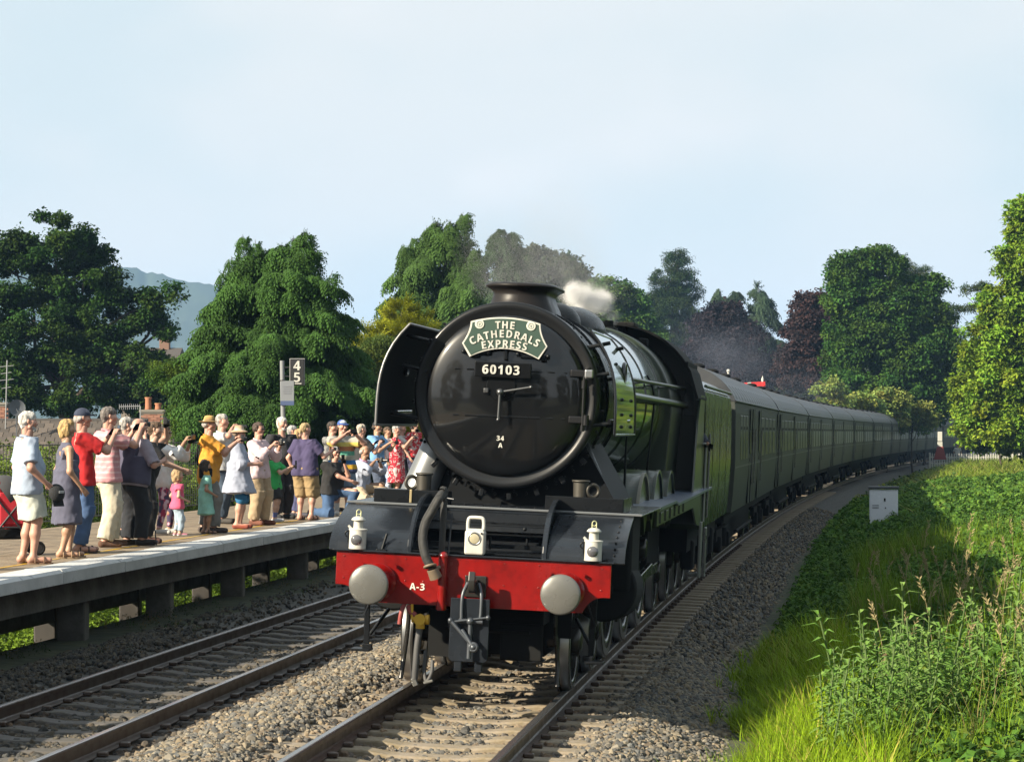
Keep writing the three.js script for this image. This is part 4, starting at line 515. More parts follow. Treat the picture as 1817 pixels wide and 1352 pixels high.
/* ---------------------------------------------------------------- plants */
const leafMat = (c, t = 0.35) => new THREE.MeshPhysicalMaterial({ color: rgb(...c), roughness: 0.75, transmission: t, thickness: 0, side: THREE.DoubleSide, ior: 1.3, specularIntensity: 0.25 });
M.leaf = leafMat([0.88, 0.88, 0.88], 0.3);
M.bark = new THREE.MeshStandardMaterial({ map: tex(256, (u, v) => { const a = tileFbm(u * 2, v, 6, 5, 91); return [0.07 + 0.035 * a, 0.055 + 0.03 * a, 0.042 + 0.022 * a]; }), roughness: 0.95, bumpMap: fine, bumpScale: 0.02 });
function leafGeo(list) { // each leaf: [base, dir, normal, length, width, droop]
  const pos = [], idx = [];
  for (const [b, d, n, L, W, droop] of list) {
    const s = new THREE.Vector3().crossVectors(d, n).normalize(), o = pos.length / 3;
    const mid = b.clone().addScaledVector(d, L * 0.45).addScaledVector(n, 0.06 * L), tip = b.clone().addScaledVector(d, L).addScaledVector(n, -droop * L);
    const l = mid.clone().addScaledVector(s, W / 2).addScaledVector(n, 0.10 * W), r = mid.clone().addScaledVector(s, -W / 2).addScaledVector(n, 0.10 * W), m = mid.clone().addScaledVector(n, -0.05 * W);
    for (const q of [b, l, m, r, tip]) pos.push(q.x, q.y, q.z);
    idx.push(o, o + 2, o + 1, o, o + 3, o + 2, o + 1, o + 2, o + 4, o + 2, o + 3, o + 4);
  }
  let g = new THREE.BufferGeometry(); g.setAttribute('position', new THREE.Float32BufferAttribute(pos, 3)); g.setIndex(idx); g = g.toNonIndexed(); g.computeVertexNormals(); return g;
}
const onBall = (R) => { const z = 2 * R() - 1, a = 6.2832 * R(), q = Math.sqrt(1 - z * z); return V(q * Math.cos(a), z, q * Math.sin(a)); };
function broadSpray(seed, n, spread, L, W) { const R = rng(seed), l = []; for (let i = 0; i < n; i++) { const b = onBall(R).multiplyScalar(spread * Math.cbrt(R())); b.y *= 0.7; const d = onBall(R); d.y = d.y * 0.5 - 0.15; d.normalize(); const nn = V(R() - 0.5, 1 + R(), R() - 0.5).normalize(); const nx = nn.addScaledVector(d, -nn.dot(d)).normalize(); l.push([b, d, nx, L * (0.7 + 0.6 * R()), W * (0.7 + 0.6 * R()), 0.15 + 0.25 * R()]); } return leafGeo(l); }
// a drooping conifer twig: a thin spine with short blades to both sides, pointing along +z and bending down
function coniferSpray(seed, n, len, blade, droop) { const R = rng(seed), l = []; for (let k = 0; k < 3; k++) { const turn = (k - 1) * 0.55 + (R() - 0.5) * 0.3, dd = droop * (0.8 + 0.5 * R()); for (let i = 0; i < n; i++) { const t = (i + 0.5) / n, z = len * t * (k === 1 ? 1 : 0.75), y = -dd * len * t * t; const b = V(Math.sin(turn) * z, y, Math.cos(turn) * z); const sl = -2 * dd * t; const sd = i % 2 ? 1 : -1, d = V(Math.sin(turn + sd * 0.75), sl * 0.9 - 0.1 + 0.2 * (R() - 0.5), Math.cos(turn + sd * 0.75)).normalize(); const nn = V(0.4 * (R() - 0.5), 1, 0.4 * (R() - 0.5)); const nx = nn.addScaledVector(d, -nn.dot(d)).normalize(); l.push([b, d, nx, blade * (1.15 - 0.6 * t) * (0.8 + 0.4 * R()), blade * 0.34, 0.2]); } } return leafGeo(l); }
const SPRAY = {
  broad: [broadSpray(1, 9, 0.9, 0.62, 0.46), broadSpray(2, 9, 0.9, 0.62, 0.46), broadSpray(3, 8, 0.9, 0.66, 0.5)],
  fine: [broadSpray(4, 12, 1.0, 0.42, 0.2), broadSpray(5, 12, 1.0, 0.42, 0.2)],
  conifer: [coniferSpray(6, 9, 1.0, 0.34, 0.45), coniferSpray(7, 9, 1.0, 0.34, 0.7)],
  spiky: [coniferSpray(8, 8, 1.0, 0.3, -0.25), coniferSpray(9, 8, 1.0, 0.3, -0.5)],
};
function scatter(name, parent, geos, items, base, seed, kind) { // items: [position, quaternion, scale, tone]
  const R = rng(seed), c = new THREE.Color(), m = new THREE.Matrix4(), groups = geos.map(() => []);
  for (const it of items) groups[Math.floor(R() * geos.length)].push(it);
  groups.forEach((l, k) => { if (!l.length) return; const im = new THREE.InstancedMesh(geos[k], M.leaf, l.length); im.name = name; im.castShadow = im.receiveShadow = true; im.userData.kind = 'stuff'; l.forEach(([p, q, s, t], i) => { im.setMatrixAt(i, m.compose(p, q, s.isVector3 ? s : V(s, s, s))); const [r, g, b] = t.length ? t : [base[0] * t, base[1] * t, base[2] * t]; im.setColorAt(i, c.setRGB(r, g, b)); }); parent.add(im); });
}
const turnTo = (dir, roll, R) => { const q = new THREE.Quaternion().setFromUnitVectors(V(0, 0, 1), dir); return q.multiply(new THREE.Quaternion().setFromAxisAngle(V(0, 0, 1), roll)); };
const randomTurn = (R) => new THREE.Quaternion().setFromEuler(new THREE.Euler((R() - 0.5) * 1.1, R() * 6.2832, (R() - 0.5) * 1.1));
function limb(a, b, r1, r2, R, wob = 0.08) { const L = a.distanceTo(b), p = []; for (let i = 0; i <= 5; i++) { const t = i / 5; const q = a.clone().lerp(b, t); if (i && i < 5) q.add(V((R() - 0.5) * wob * L, (R() - 0.5) * wob * L * 0.5, (R() - 0.5) * wob * L)); p.push(q); } const out = []; for (let i = 0; i < 5; i++) out.push(bar(p[i], p[i + 1], lerp(r1, r2, i / 5), lerp(r1, r2, (i + 1) / 5), 7)); return out; }
/* lobes: [u, v, ru, rv] in the photograph, at that distance; built as balls of foliage of that real size around the trunk */
function broadTree(name, label, dist, lobes, o) {
  const R = rng(o.seed), k = dist / PX, trunkAt = atDepth(o.trunk[0], o.trunk[1], dist), L = lobes.map(([u, v, ru, rv, dz]) => ({ c: atDepth(u, v, dist + (dz ?? 0)), r: V(ru * k, rv * k, Math.min(ru, 110) * k * 0.9) }));
  const gy = o.ground ?? trunkAt.y; const base = V(trunkAt.x, gy, trunkAt.z); const t = thing(name, label, o.category ?? 'tree', base, 0, o.group);
  const items = [], tips = [], w = L.map((l) => Math.pow(l.r.x * l.r.y, 0.9)), tw = w.reduce((a, b) => a + b, 0);
  for (let i = 0; i < o.tips; i++) { let q = R() * tw, j = 0; while (j < L.length - 1 && (q -= w[j]) > 0) j++; const d = onBall(R), rad = 0.55 + 0.47 * Math.sqrt(R()); tips.push([L[j].c.clone().add(V(d.x * L[j].r.x * rad, d.y * L[j].r.y * rad, d.z * L[j].r.z * rad)), d, L[j]]); }
  const cr = o.clump ?? 0.5;
  for (const [p, d] of tips) { const tone = 0.66 + 0.6 * R(), hue = 0.82 + 0.42 * R(), cc = cr * (0.6 + 0.8 * R()); for (let n = 0; n < o.per; n++) { const e = onBall(R).multiplyScalar(cc * Math.sqrt(R())); e.y *= 0.62; const tn = tone * (0.75 + 0.5 * R()); items.push([p.clone().add(e).sub(base), randomTurn(R), o.size * (0.7 + 0.6 * R()), [o.color[0] * tn * hue * (1 + 0.3 * (R() - 0.5)), o.color[1] * tn, o.color[2] * tn * (1.6 - 0.6 * hue)]]); } }
  const cx = L.reduce((a, l) => a.add(l.c), V(0, 0, 0)).multiplyScalar(1 / L.length).sub(base);
  const top = V(cx.x * 0.7, cx.y, cx.z * 0.5), r0 = o.girth ?? Math.max(0.12, 0.03 * cx.y);
  const g = limb(V(0, -0.5, 0), top, r0, r0 * 0.5, R, 0.05); for (const l of L) g.push(...limb(top.clone().multiplyScalar(0.45 + 0.5 * R()), l.c.clone().sub(base), r0 * 0.4, r0 * 0.12, R)); for (let i = 0; i < tips.length; i += Math.ceil(tips.length / 40)) g.push(...limb(tips[i][2].c.clone().sub(base), tips[i][0].clone().sub(base), r0 * 0.12, r0 * 0.03, R));
  mesh('trunk', g, M.bark, t); scatter('crown', t, o.spray ?? SPRAY.broad, items, o.color, o.seed + 1);
  return t;
}
/* conifer: rings of branches, drooping at their ends; profile: [v, half width] in the photograph from the top down */
function coniferTree(name, label, dist, axis, profile, o) {
  const R = rng(o.seed), k = dist / PX, top = atDepth(axis, profile[0][0], dist), foot = atDepth(axis, profile[profile.length - 1][0], dist), gy = o.ground ?? foot.y, base = V(foot.x, gy, foot.z);
  const t = thing(name, label, o.category ?? 'tree', base, 0, o.group), items = [], g = [];
  const H0 = top.y - gy, rad = (y) => { const v = profile[0][0] + (top.y - y) / k; for (let i = 1; i < profile.length; i++) if (v <= profile[i][0]) { const a = profile[i - 1], b = profile[i]; return lerp(a[1], b[1], (v - a[0]) / (b[0] - a[0])) * k; } return profile[profile.length - 1][1] * k; };
  g.push(...limb(V(0, -0.5, 0), V(0, H0 * 0.97, 0), o.girth ?? H0 * 0.018, 0.03, R, 0.01));
  const leaders = o.leaders ?? []; // extra tops: [u, v]
  const yMin = foot.y, n = o.branches;
  const nb = Math.round(n * 0.62);
  for (let i = 0; i < nb; i++) {
    const f = Math.pow((i + R()) / nb, 0.72), y = lerp(top.y, yMin, f), rr = rad(y) * (0.52 + 0.64 * R()), a = R() * 6.2832, dir = V(Math.cos(a), 0, Math.sin(a)), side = V(-dir.z, 0, dir.x), droop = (o.droop ?? 0.25) * (0.7 + 0.6 * R());
    const tone = 0.7 + 0.55 * R(); const start = V(0, y - gy + rr * 0.12, 0);
    const q = (s) => start.clone().addScaledVector(dir, rr * s).add(V(0, rr * (0.28 * s - (0.25 + droop) * s * s), 0));
    if (i % 2 === 0) g.push(bar(q(0.02), q(0.8), Math.max(0.015, rr * 0.016), 0.006, 5));
    const cnt = Math.max(5, Math.round(1.65 * o.per * (0.3 + rr / (0.75 * rad(yMin) + 0.01))));
    for (let j = 0; j < cnt; j++) { const s = 0.22 + 0.80 * Math.sqrt(R()), wd = (R() + R() - 1) * rr * 0.30 * Math.sin(Math.min(1, s * 1.15) * Math.PI * 0.85 + 0.25); const p = q(s).addScaledVector(side, wd).add(V(0, -Math.abs(wd) * 0.35 - 0.10 * rr * R() * R() + (R() - 0.5) * 0.06 * rr, 0)); const sd = wd / rr * 1.6 + (R() - 0.5) * 0.9, d = V(Math.cos(a + sd), -0.25 - droop * 1.3 * s + 0.3 * (R() - 0.5) + (o.lift ?? 0), Math.sin(a + sd)).normalize(); const tn = tone * (0.75 + 0.5 * R()) * (0.70 + 0.45 * s); items.push([p, turnTo(d, (R() - 0.5) * 0.8), o.size * (0.65 + 0.7 * R()), tn]); }
  }
  for (const [u, v] of leaders) { const p = atDepth(u, v, dist + (R() - 0.5) * 1.5).sub(base), from = V(p.x * 0.5, p.y - 2.2, p.z * 0.5); g.push(...limb(from, p, 0.02, 0.006, R, 0.05)); for (let j = 0; j < 120; j++) { const s = R(), w = from.clone().lerp(p, 0.3 + 0.7 * s), a = R() * 6.28; w.add(V(Math.cos(a) * 0.42 * (1.1 - s) * k * 60, -0.06, Math.sin(a) * 0.42 * (1.1 - s) * k * 60)); items.push([w, turnTo(V(Math.cos(a), -0.75 + (o.lift ?? 0) * 1.6, Math.sin(a)).normalize(), R()), o.size * (0.5 + 0.5 * R()), 0.75 + 0.5 * R()]); } }
  mesh('trunk', g, M.bark, t); scatter('crown', t, o.spray ?? SPRAY.conifer, items, o.color, o.seed + 1);
  return t;
}
{
  // left, behind the platform and the houses
  broadTree('broadleaf_tree', 'big dark green maple like tree rising behind the tiled house roof', 112, [[92, 440, 72, 58], [30, 490, 70, 62], [150, 490, 62, 60], [60, 590, 95, 70], [185, 570, 62, 55], [240, 550, 42, 38], [288, 528, 30, 26], [292, 580, 26, 26], [110, 680, 120, 58], [225, 660, 85, 60], [10, 690, 70, 60], [275, 690, 50, 60], [-40, 560, 70, 80]], { seed: 101, tips: 430, per: 44, clump: 0.55, size: 0.25, color: [0.032, 0.075, 0.012], trunk: [105, 780], ground: -5, girth: 0.35 });
  coniferTree('cypress_tree', 'broad drooping dark green conifer behind the platform sign', 62, 492, [[436, 4], [456, 36], [485, 76], [530, 108], [590, 130], [650, 150], [700, 172], [750, 180], [800, 180], [860, 165]], { seed: 111, branches: 620, per: 22, size: 0.36, color: [0.040, 0.092, 0.018], leaders: [[430, 416], [452, 425], [545, 405], [520, 418], [560, 440], [410, 455], [395, 480], [590, 480], [535, 412], [470, 440], [500, 430]], droop: 0.10, lift: 0.12, ground: -1.2 });
  broadTree('bush', 'light green bush leaning out left of the drooping conifer', 66, [[300, 668, 40, 30], [335, 700, 36, 36], [345, 740, 36, 40], [335, 790, 34, 50], [330, 850, 40, 50]], { seed: 115, tips: 150, per: 30, clump: 0.25, size: 0.15, color: [0.08, 0.15, 0.022], trunk: [310, 860], ground: -1.2, girth: 0.06, category: 'bush', spray: SPRAY.fine });
  coniferTree('golden_conifer', 'yellow green spiky conifer left of the locomotive smokebox', 82, 712, [[540, 4], [560, 22], [590, 50], [630, 75], [690, 90], [760, 95], [800, 95]], { seed: 121, branches: 240, per: 16, size: 0.36, color: [0.26, 0.28, 0.02], leaders: [[716, 532], [690, 560], [742, 556], [765, 575], [672, 590]], droop: -0.15, lift: 0.55, spray: SPRAY.spiky, ground: -1 });
  broadTree('bush', 'speckled olive green bush between the drooping conifer and the locomotive', 74, [[650, 660, 34, 45], [640, 720, 44, 45], [668, 620, 24, 28], [690, 700, 40, 60], [620, 760, 40, 40]], { seed: 125, tips: 130, per: 34, clump: 0.3, size: 0.16, color: [0.08, 0.125, 0.028], trunk: [650, 780], ground: -1, girth: 0.06, category: 'bush', spray: SPRAY.fine });
  coniferTree('cypress_tree', 'tall weeping conifer with nodding tips behind the locomotive chimney', 98, 778, [[392, 6], [420, 48], [450, 68], [500, 84], [560, 98], [620, 110], [700, 110], [780, 100]], { seed: 131, branches: 420, per: 20, size: 0.55, color: [0.045, 0.09, 0.02], leaders: [[822, 376], [800, 390], [757, 400], [735, 420], [715, 432], [842, 440]], droop: 0.3, ground: -2 });
  coniferTree('conifer_tree', 'hazy pointed conifer standing directly above the chimney', 135, 888, [[404, 2], [430, 22], [470, 38], [520, 60], [580, 72], [700, 80]], { seed: 141, branches: 260, per: 16, size: 0.65, color: [0.035, 0.062, 0.03], leaders: [[908, 410], [930, 448]], droop: 0.2, ground: -2 });
  broadTree('broadleaf_tree', 'grey green tree seen through the smoke right of the chimney', 240, [[1005, 465, 36, 22], [960, 458, 24, 24], [1020, 498, 30, 26], [975, 500, 45, 38], [985, 560, 60, 50], [940, 540, 40, 50]], { seed: 145, tips: 150, per: 30, clump: 0.85, size: 0.52, color: [0.040, 0.066, 0.03], trunk: [985, 700], ground: -2 });
  broadTree('broadleaf_tree', 'mid green rounded tree behind the steam above the boiler', 235, [[1082, 525, 46, 26], [1060, 560, 40, 40], [1118, 555, 34, 34], [1100, 610, 50, 45], [1140, 600, 30, 40]], { seed: 151, tips: 190, per: 30, clump: 0.85, size: 0.5, color: [0.06, 0.125, 0.02], trunk: [1090, 720], ground: -2 });
  broadTree('broadleaf_tree', 'pale green young tree between the steam and the tall bare trunked redwood', 150, [[1112, 598, 26, 24], [1092, 626, 30, 28], [1135, 625, 28, 28], [1120, 660, 40, 30]], { seed: 155, tips: 90, per: 26, clump: 0.4, size: 0.25, color: [0.10, 0.15, 0.035], trunk: [1115, 720], ground: -1 });
  broadTree('redwood_tree', 'tall narrow redwood with gaps round its trunk on the skyline', 300, [[1203, 472, 26, 26], [1192, 500, 34, 26], [1215, 520, 28, 26], [1172, 530, 24, 24], [1198, 550, 42, 26], [1165, 575, 20, 30], [1222, 575, 28, 26], [1185, 610, 34, 24], [1215, 620, 24, 26]], { seed: 161, tips: 230, per: 26, clump: 0.8, size: 0.5, color: [0.032, 0.060, 0.02], trunk: [1200, 730], ground: -2, girth: 0.75, spray: SPRAY.fine });
  broadTree('copper_beech', 'dark purple leaved tree left of the signal, dimmed by smoke', 225, [[1285, 585, 46, 42], [1255, 610, 36, 50], [1310, 610, 44, 46], [1280, 660, 70, 60], [1340, 670, 40, 40], [1235, 660, 40, 40]], { seed: 165, tips: 260, per: 30, clump: 0.8, size: 0.48, color: [0.026, 0.022, 0.030], trunk: [1285, 740], ground: -1 });
  for (const [u, v, w, s, lab] of [[1280, 508, 20, 171, 'leftmost and shortest of three pointed conifers behind the purple tree'], [1306, 512, 22, 173, 'middle one of three pointed conifers behind the purple tree'], [1347, 503, 46, 175, 'widest of three pointed conifers behind the purple tree']]) coniferTree('conifer_tree', lab, 270, u, [[v, 2], [v + 30, w * 0.45], [v + 70, w * 0.8], [v + 130, w], [v + 220, w * 1.15], [770, w * 1.2]], { seed: s, branches: 240, per: 14, size: 1.1, color: [0.036, 0.060, 0.034], droop: 0.2, ground: -1, group: undefined });
  broadTree('copper_beech', 'bronze purple tree at the left foot of the biggest green tree', 205, [[1440, 555, 44, 34], [1425, 600, 34, 40], [1462, 585, 40, 46], [1480, 545, 30, 30], [1440, 650, 45, 40], [1410, 650, 28, 40]], { seed: 181, tips: 260, per: 26, clump: 0.6, size: 0.38, color: [0.044, 0.029, 0.031], trunk: [1452, 750], ground: 0 });
  broadTree('broadleaf_tree', 'biggest green tree on the right above the far coaches', 185, [[1512, 478, 42, 28], [1560, 480, 50, 34], [1520, 530, 52, 44], [1585, 540, 62, 50], [1640, 520, 32, 30], [1655, 560, 34, 30], [1545, 600, 66, 50], [1620, 620, 62, 50], [1500, 620, 34, 50], [1560, 680, 90, 50], [1660, 640, 45, 60], [1640, 700, 60, 50]], { seed: 185, tips: 640, per: 34, clump: 0.72, size: 0.40, color: [0.045, 0.105, 0.016], trunk: [1560, 770], ground: 0, girth: 0.5 });
  broadTree('birch_tree', 'thin feathery tree against the sky at the right edge of the biggest green tree', 206, [[1600, 478, 26, 20], [1650, 515, 26, 24], [1672, 560, 22, 26], [1690, 600, 18, 22], [1640, 490, 20, 16]], { seed: 189, tips: 110, per: 16, clump: 0.5, size: 0.3, color: [0.05, 0.08, 0.035], trunk: [1640, 770], ground: 0, girth: 0.14, spray: SPRAY.fine });
  [[1478, 705, 30, 30, 'pale yellow green shrub at the left end of the lit shrubs above the coach roofs'], [1535, 722, 36, 22, 'second lit shrub from the left above the coach roofs'], [1575, 716, 30, 28, 'tallest lit shrub, third from the left above the coach roofs'], [1620, 724, 34, 24, 'last lit shrub on the right above the coach roofs']].forEach(([u, v, a, b, lab], i) => broadTree('lit_shrub', lab, 165 + i * 3, [[u, v, a, b], [u - a * 0.5, v + b * 0.8, a * 0.7, b], [u + a * 0.5, v + b * 0.8, a * 0.7, b]], { seed: 191 + i * 3, tips: 46, per: 26, clump: 0.4, size: 0.32, color: [0.19, 0.25, 0.06], trunk: [u, 780], ground: 0, girth: 0.08, category: 'shrub' }));
  broadTree('broadleaf_tree', 'bright yellow green tree leaning in over the picket fence', 140, [[1835, 395, 40, 52], [1825, 470, 50, 50], [1800, 545, 62, 46], [1850, 560, 70, 70], [1770, 610, 58, 44], [1755, 665, 58, 44], [1830, 660, 80, 70], [1745, 720, 50, 38], [1775, 768, 72, 30], [1850, 755, 90, 50], [1722, 745, 26, 18]], { seed: 211, tips: 520, per: 26, clump: 0.5, size: 0.36, color: [0.16, 0.26, 0.022], tint: 1, trunk: [1850, 815], ground: 0.2, girth: 0.25 });
  { // a thin branch of the dark tree behind it
    broadTree('sapling', 'dark thin branched tree sticking out left of the bright tree', 150, [[1742, 520, 18, 16], [1712, 512, 14, 5], [1718, 545, 20, 5], [1700, 545, 10, 4], [1752, 560, 14, 16]], { seed: 215, tips: 40, per: 14, clump: 0.22, size: 0.27, color: [0.05, 0.08, 0.03], trunk: [1780, 810], ground: 0.2, girth: 0.07, spray: SPRAY.fine });
  }
  // woodland floor behind the train: a belt of separate dark shrubs and low trees
  const R = rng(231); let n = 0;
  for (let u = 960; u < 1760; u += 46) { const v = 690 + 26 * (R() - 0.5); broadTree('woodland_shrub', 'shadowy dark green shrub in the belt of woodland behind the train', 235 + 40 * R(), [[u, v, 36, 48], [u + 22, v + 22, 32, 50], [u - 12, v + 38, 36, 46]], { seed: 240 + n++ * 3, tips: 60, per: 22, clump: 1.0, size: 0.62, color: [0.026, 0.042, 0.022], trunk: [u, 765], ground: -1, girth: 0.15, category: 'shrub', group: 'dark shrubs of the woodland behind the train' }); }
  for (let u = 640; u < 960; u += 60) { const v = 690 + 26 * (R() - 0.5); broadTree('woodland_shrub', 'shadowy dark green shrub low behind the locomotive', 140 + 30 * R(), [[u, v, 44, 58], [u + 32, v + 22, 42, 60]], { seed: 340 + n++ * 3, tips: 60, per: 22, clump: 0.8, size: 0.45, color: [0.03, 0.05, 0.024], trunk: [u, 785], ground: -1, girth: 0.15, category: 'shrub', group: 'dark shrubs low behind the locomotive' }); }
  // trees added outside the bend for the paintwork to reflect, mostly behind the bright tree
  [[122, 13, 11], [146, 14, 13], [172, 15, 14], [200, 16, 14], [232, 17, 15], [266, 17, 15], [110, 22, 12], [150, 26, 15]].forEach(([s, lat, hh], i) => { const RR = rng(430 + i), b = place(s, lat, 0), t = thing('broadleaf_tree', 'green tree added behind the bright tree on the right for reflections', 'tree', b, 0, 'trees added on the right for reflections'), items = []; for (let k = 0; k < 150; k++) { const d = onBall(RR), p = V(d.x * hh * 0.34, hh * 0.48 + d.y * hh * 0.46, d.z * hh * 0.34).multiplyScalar(0.8 + 0.25 * RR()), tone = 0.7 + 0.5 * RR(); for (let q = 0; q < 20; q++) items.push([p.clone().add(onBall(RR).multiplyScalar(0.9 * Math.sqrt(RR()))), randomTurn(RR), 0.5 * (0.7 + 0.6 * RR()), tone * (0.8 + 0.4 * RR())]); } mesh('trunk', limb(V(0, -0.5, 0), V(0, hh * 0.7, 0), 0.25, 0.08, RR, 0.05), M.bark, t); scatter('crown', t, SPRAY.broad, items, [0.085, 0.15, 0.022], 440 + i); });
  // unseen trees added around the viewer, for darker reflections and shade on the ground
  for (const [x, z, h, s] of [[14, 16, 9, 401], [22, 4, 10, 404], [-6, 34, 12, 407], [8, 40, 13, 410], [18.5, -46, 8, 413], [24, -62, 9, 416], [-22, 44, 12, 419], [-15, 17, 12, 461], [-11, 27, 13, 464], [-24, 9, 13, 467], [-20, 30, 14, 470], [29, -80, 10, 422], [38, -102, 12, 425], [24.5, -84, 8, 428], [47, -135, 13, 431]]) {
    const RR = rng(s), t = thing('broadleaf_tree', 'unseen leafy green tree added beside the railway for reflections and shade', 'tree', [x, 0, z], 0, 'trees added around the viewer'), items = [];
    for (let i = 0; i < 150; i++) { const d = onBall(RR), p = V(d.x * h * 0.36, h * 0.47 + d.y * h * 0.46, d.z * h * 0.36).multiplyScalar(0.8 + 0.25 * RR()), tone = 0.7 + 0.5 * RR(); for (let k = 0; k < 22; k++) items.push([p.clone().add(onBall(RR).multiplyScalar(0.8 * Math.sqrt(RR()))), randomTurn(RR), 0.42 * (0.7 + 0.6 * RR()), tone * (0.8 + 0.4 * RR())]); }
    mesh('trunk', limb(V(0, -0.5, 0), V(0, h * 0.7, 0), 0.25, 0.08, RR, 0.05), M.bark, t); scatter('crown', t, SPRAY.broad, items, [0.05, 0.085, 0.025], s + 1);
  }
}
/* distant wooded hill */
{
  const d = 2600, k = d / PX, ridge = [[-700, 600], [-300, 520], [-60, 470], [60, 455], [150, 462], [205, 474], [240, 482], [280, 490], [320, 500], [350, 508], [390, 517], [440, 528], [520, 552], [640, 590], [800, 640], [1000, 700], [1300, 745], [1700, 770]];
  const yOf = (u) => { for (let i = 1; i < ridge.length; i++) if (u <= ridge[i][0]) return lerp(ridge[i - 1][1], ridge[i][1], (u - ridge[i - 1][0]) / (ridge[i][0] - ridge[i - 1][0])); return 770; };
  const pos = [], idx = [], nu = 260, nv = 26;
  for (let i = 0; i <= nu; i++) for (let j = 0; j <= nv; j++) { const u = lerp(-700, 1700, i / nu), t = j / nv, top = atDepth(u, yOf(u), d), prof = Math.sin(t * Math.PI / 2); const x = top.x * (1 - 0.1 * (1 - t)), z = -d + (1 - t) * 900 * (1 - 0.3 * t), y = lerp(-20, top.y, Math.pow(t, 1.3)) + fbm(x * 0.01, z * 0.01, 3, 4) * 22 * prof * (1 - t) + (t > 0.05 ? (fbm(x * 0.045, z * 0.045, 8, 3) * 7 + Math.abs(noise3(x * 0.12, z * 0.12, 2)) * 4) : 0); pos.push(x, y, z); }
  for (let i = 0; i < nu; i++) for (let j = 0; j < nv; j++) { const a = i * (nv + 1) + j; idx.push(a, a + nv + 1, a + 1, a + 1, a + nv + 1, a + nv + 2); }
  const g = new THREE.BufferGeometry(); g.setAttribute('position', new THREE.Float32BufferAttribute(pos, 3)); g.setIndex(idx); g.computeVertexNormals(); boxUV(g);
  const m = new THREE.Mesh(g, std([0.035, 0.055, 0.028], 1)); m.name = 'hill'; tag(m, 'wooded hill fading to blue in the distance', null, null, 'structure'); scene.add(m);
}
/* hedges and weeds by the platform */
{
  const R = rng(501);
  const hedge = [[7, 0.4], [12, 0.7], [17, 0.9], [21, 1.25], [24.5, 1.9], [28, 1.5], [31.5, 1.7], [35, 1.3], [39, 1.2], [44, 1.1], [50, 1.2], [58, 1.2]];
  const where = ['farthest left under the platform', 'second from the left under the platform', 'third from the left under the platform', 'fourth from the left under the platform', 'tallest, behind the small child in pink', 'behind the man in the orange shirt', 'behind the woman in the hat', 'behind the boy in green', 'behind the bearded man in black', 'behind the woman in navy', 'behind the kneeling woman', 'at the far end of the platform'];
  hedge.forEach(([s, top], i) => {
    const base = place(s, -12.7, landHeight(s, -12.7)), t = thing('hedge_shrub', 'sunlit bright green ivy shrub ' + where[i], 'shrub', base), items = [], hh = top + 0.15 - base.y;
    for (let k = 0; k < 130; k++) { const d = onBall(R), p = V(d.x * 0.8 + d.z * 0.3, hh * (0.04 + 0.96 * Math.pow(R(), 0.8)), 2.6 * d.z); p.multiplyScalar(1); const tone = 0.6 + 0.7 * R(); for (let q = 0; q < 16; q++) items.push([p.clone().add(onBall(R).multiplyScalar(0.28)), randomTurn(R), 0.12 * (0.7 + 0.6 * R()), tone * (0.8 + 0.4 * R())]); }
    mesh('stem', [...limb(V(0, -0.2, 0), V(0.2, hh * 0.8, 0), 0.05, 0.02, R), ...limb(V(0.4, -0.2, 0), V(-0.7, hh * 0.7, 0.1), 0.04, 0.015, R)], M.bark, t); scatter('foliage', t, SPRAY.broad, items, [0.13, 0.19, 0.03], 520 + i);
  });
  { const low = thing('ground_ivy', 'sunlit low ivy on the ground seen through the gaps under the platform', 'ivy'); low.userData.kind = 'stuff'; const it = []; for (let k = 0; k < 9000; k++) { const s = -2 + 46 * R(), lat = -8.7 - 3.6 * R(), cl = 0.5 + 0.5 * noise3(s * 1.3, lat * 1.3, 4), p = place(s, lat, landHeight(s, lat) + 0.62 * cl * R()), t = 0.6 + 0.8 * R(); it.push([p, randomTurn(R), 0.11 * (0.7 + 0.7 * R()), [0.15 * t, 0.24 * t, 0.025 * t]]); } scatter('ivy_leaves', low, SPRAY.broad, it, [0.1, 0.2, 0.03], 555, 'stuff'); }
  const weeds = thing('weeds', 'low scrubby weeds and dead twigs on the dirt below the platform edge', 'weeds'); weeds.userData.kind = 'stuff'; const items = [];
  for (let k = 0; k < 900; k++) { const s = -4 + 34 * R(), lat = -4.55 - 1.3 * Math.pow(R(), 0.7), cl = noise3(s * 0.9, lat * 2, 3); if (cl < -0.05) continue; const p = place(s, lat, Math.max(ballastHeight(lat), landHeight(s, lat)) + 0.03 + 0.06 * R()); items.push([p, randomTurn(R), 0.07 * (0.6 + 0.9 * R()), R() < 0.2 ? [0.18, 0.14, 0.07] : [0.04 + 0.02 * R(), 0.06 + 0.03 * R(), 0.025]]); }
  scatter('weeds', weeds, SPRAY.fine, items, [0.05, 0.07, 0.03], 560, 'stuff');
}
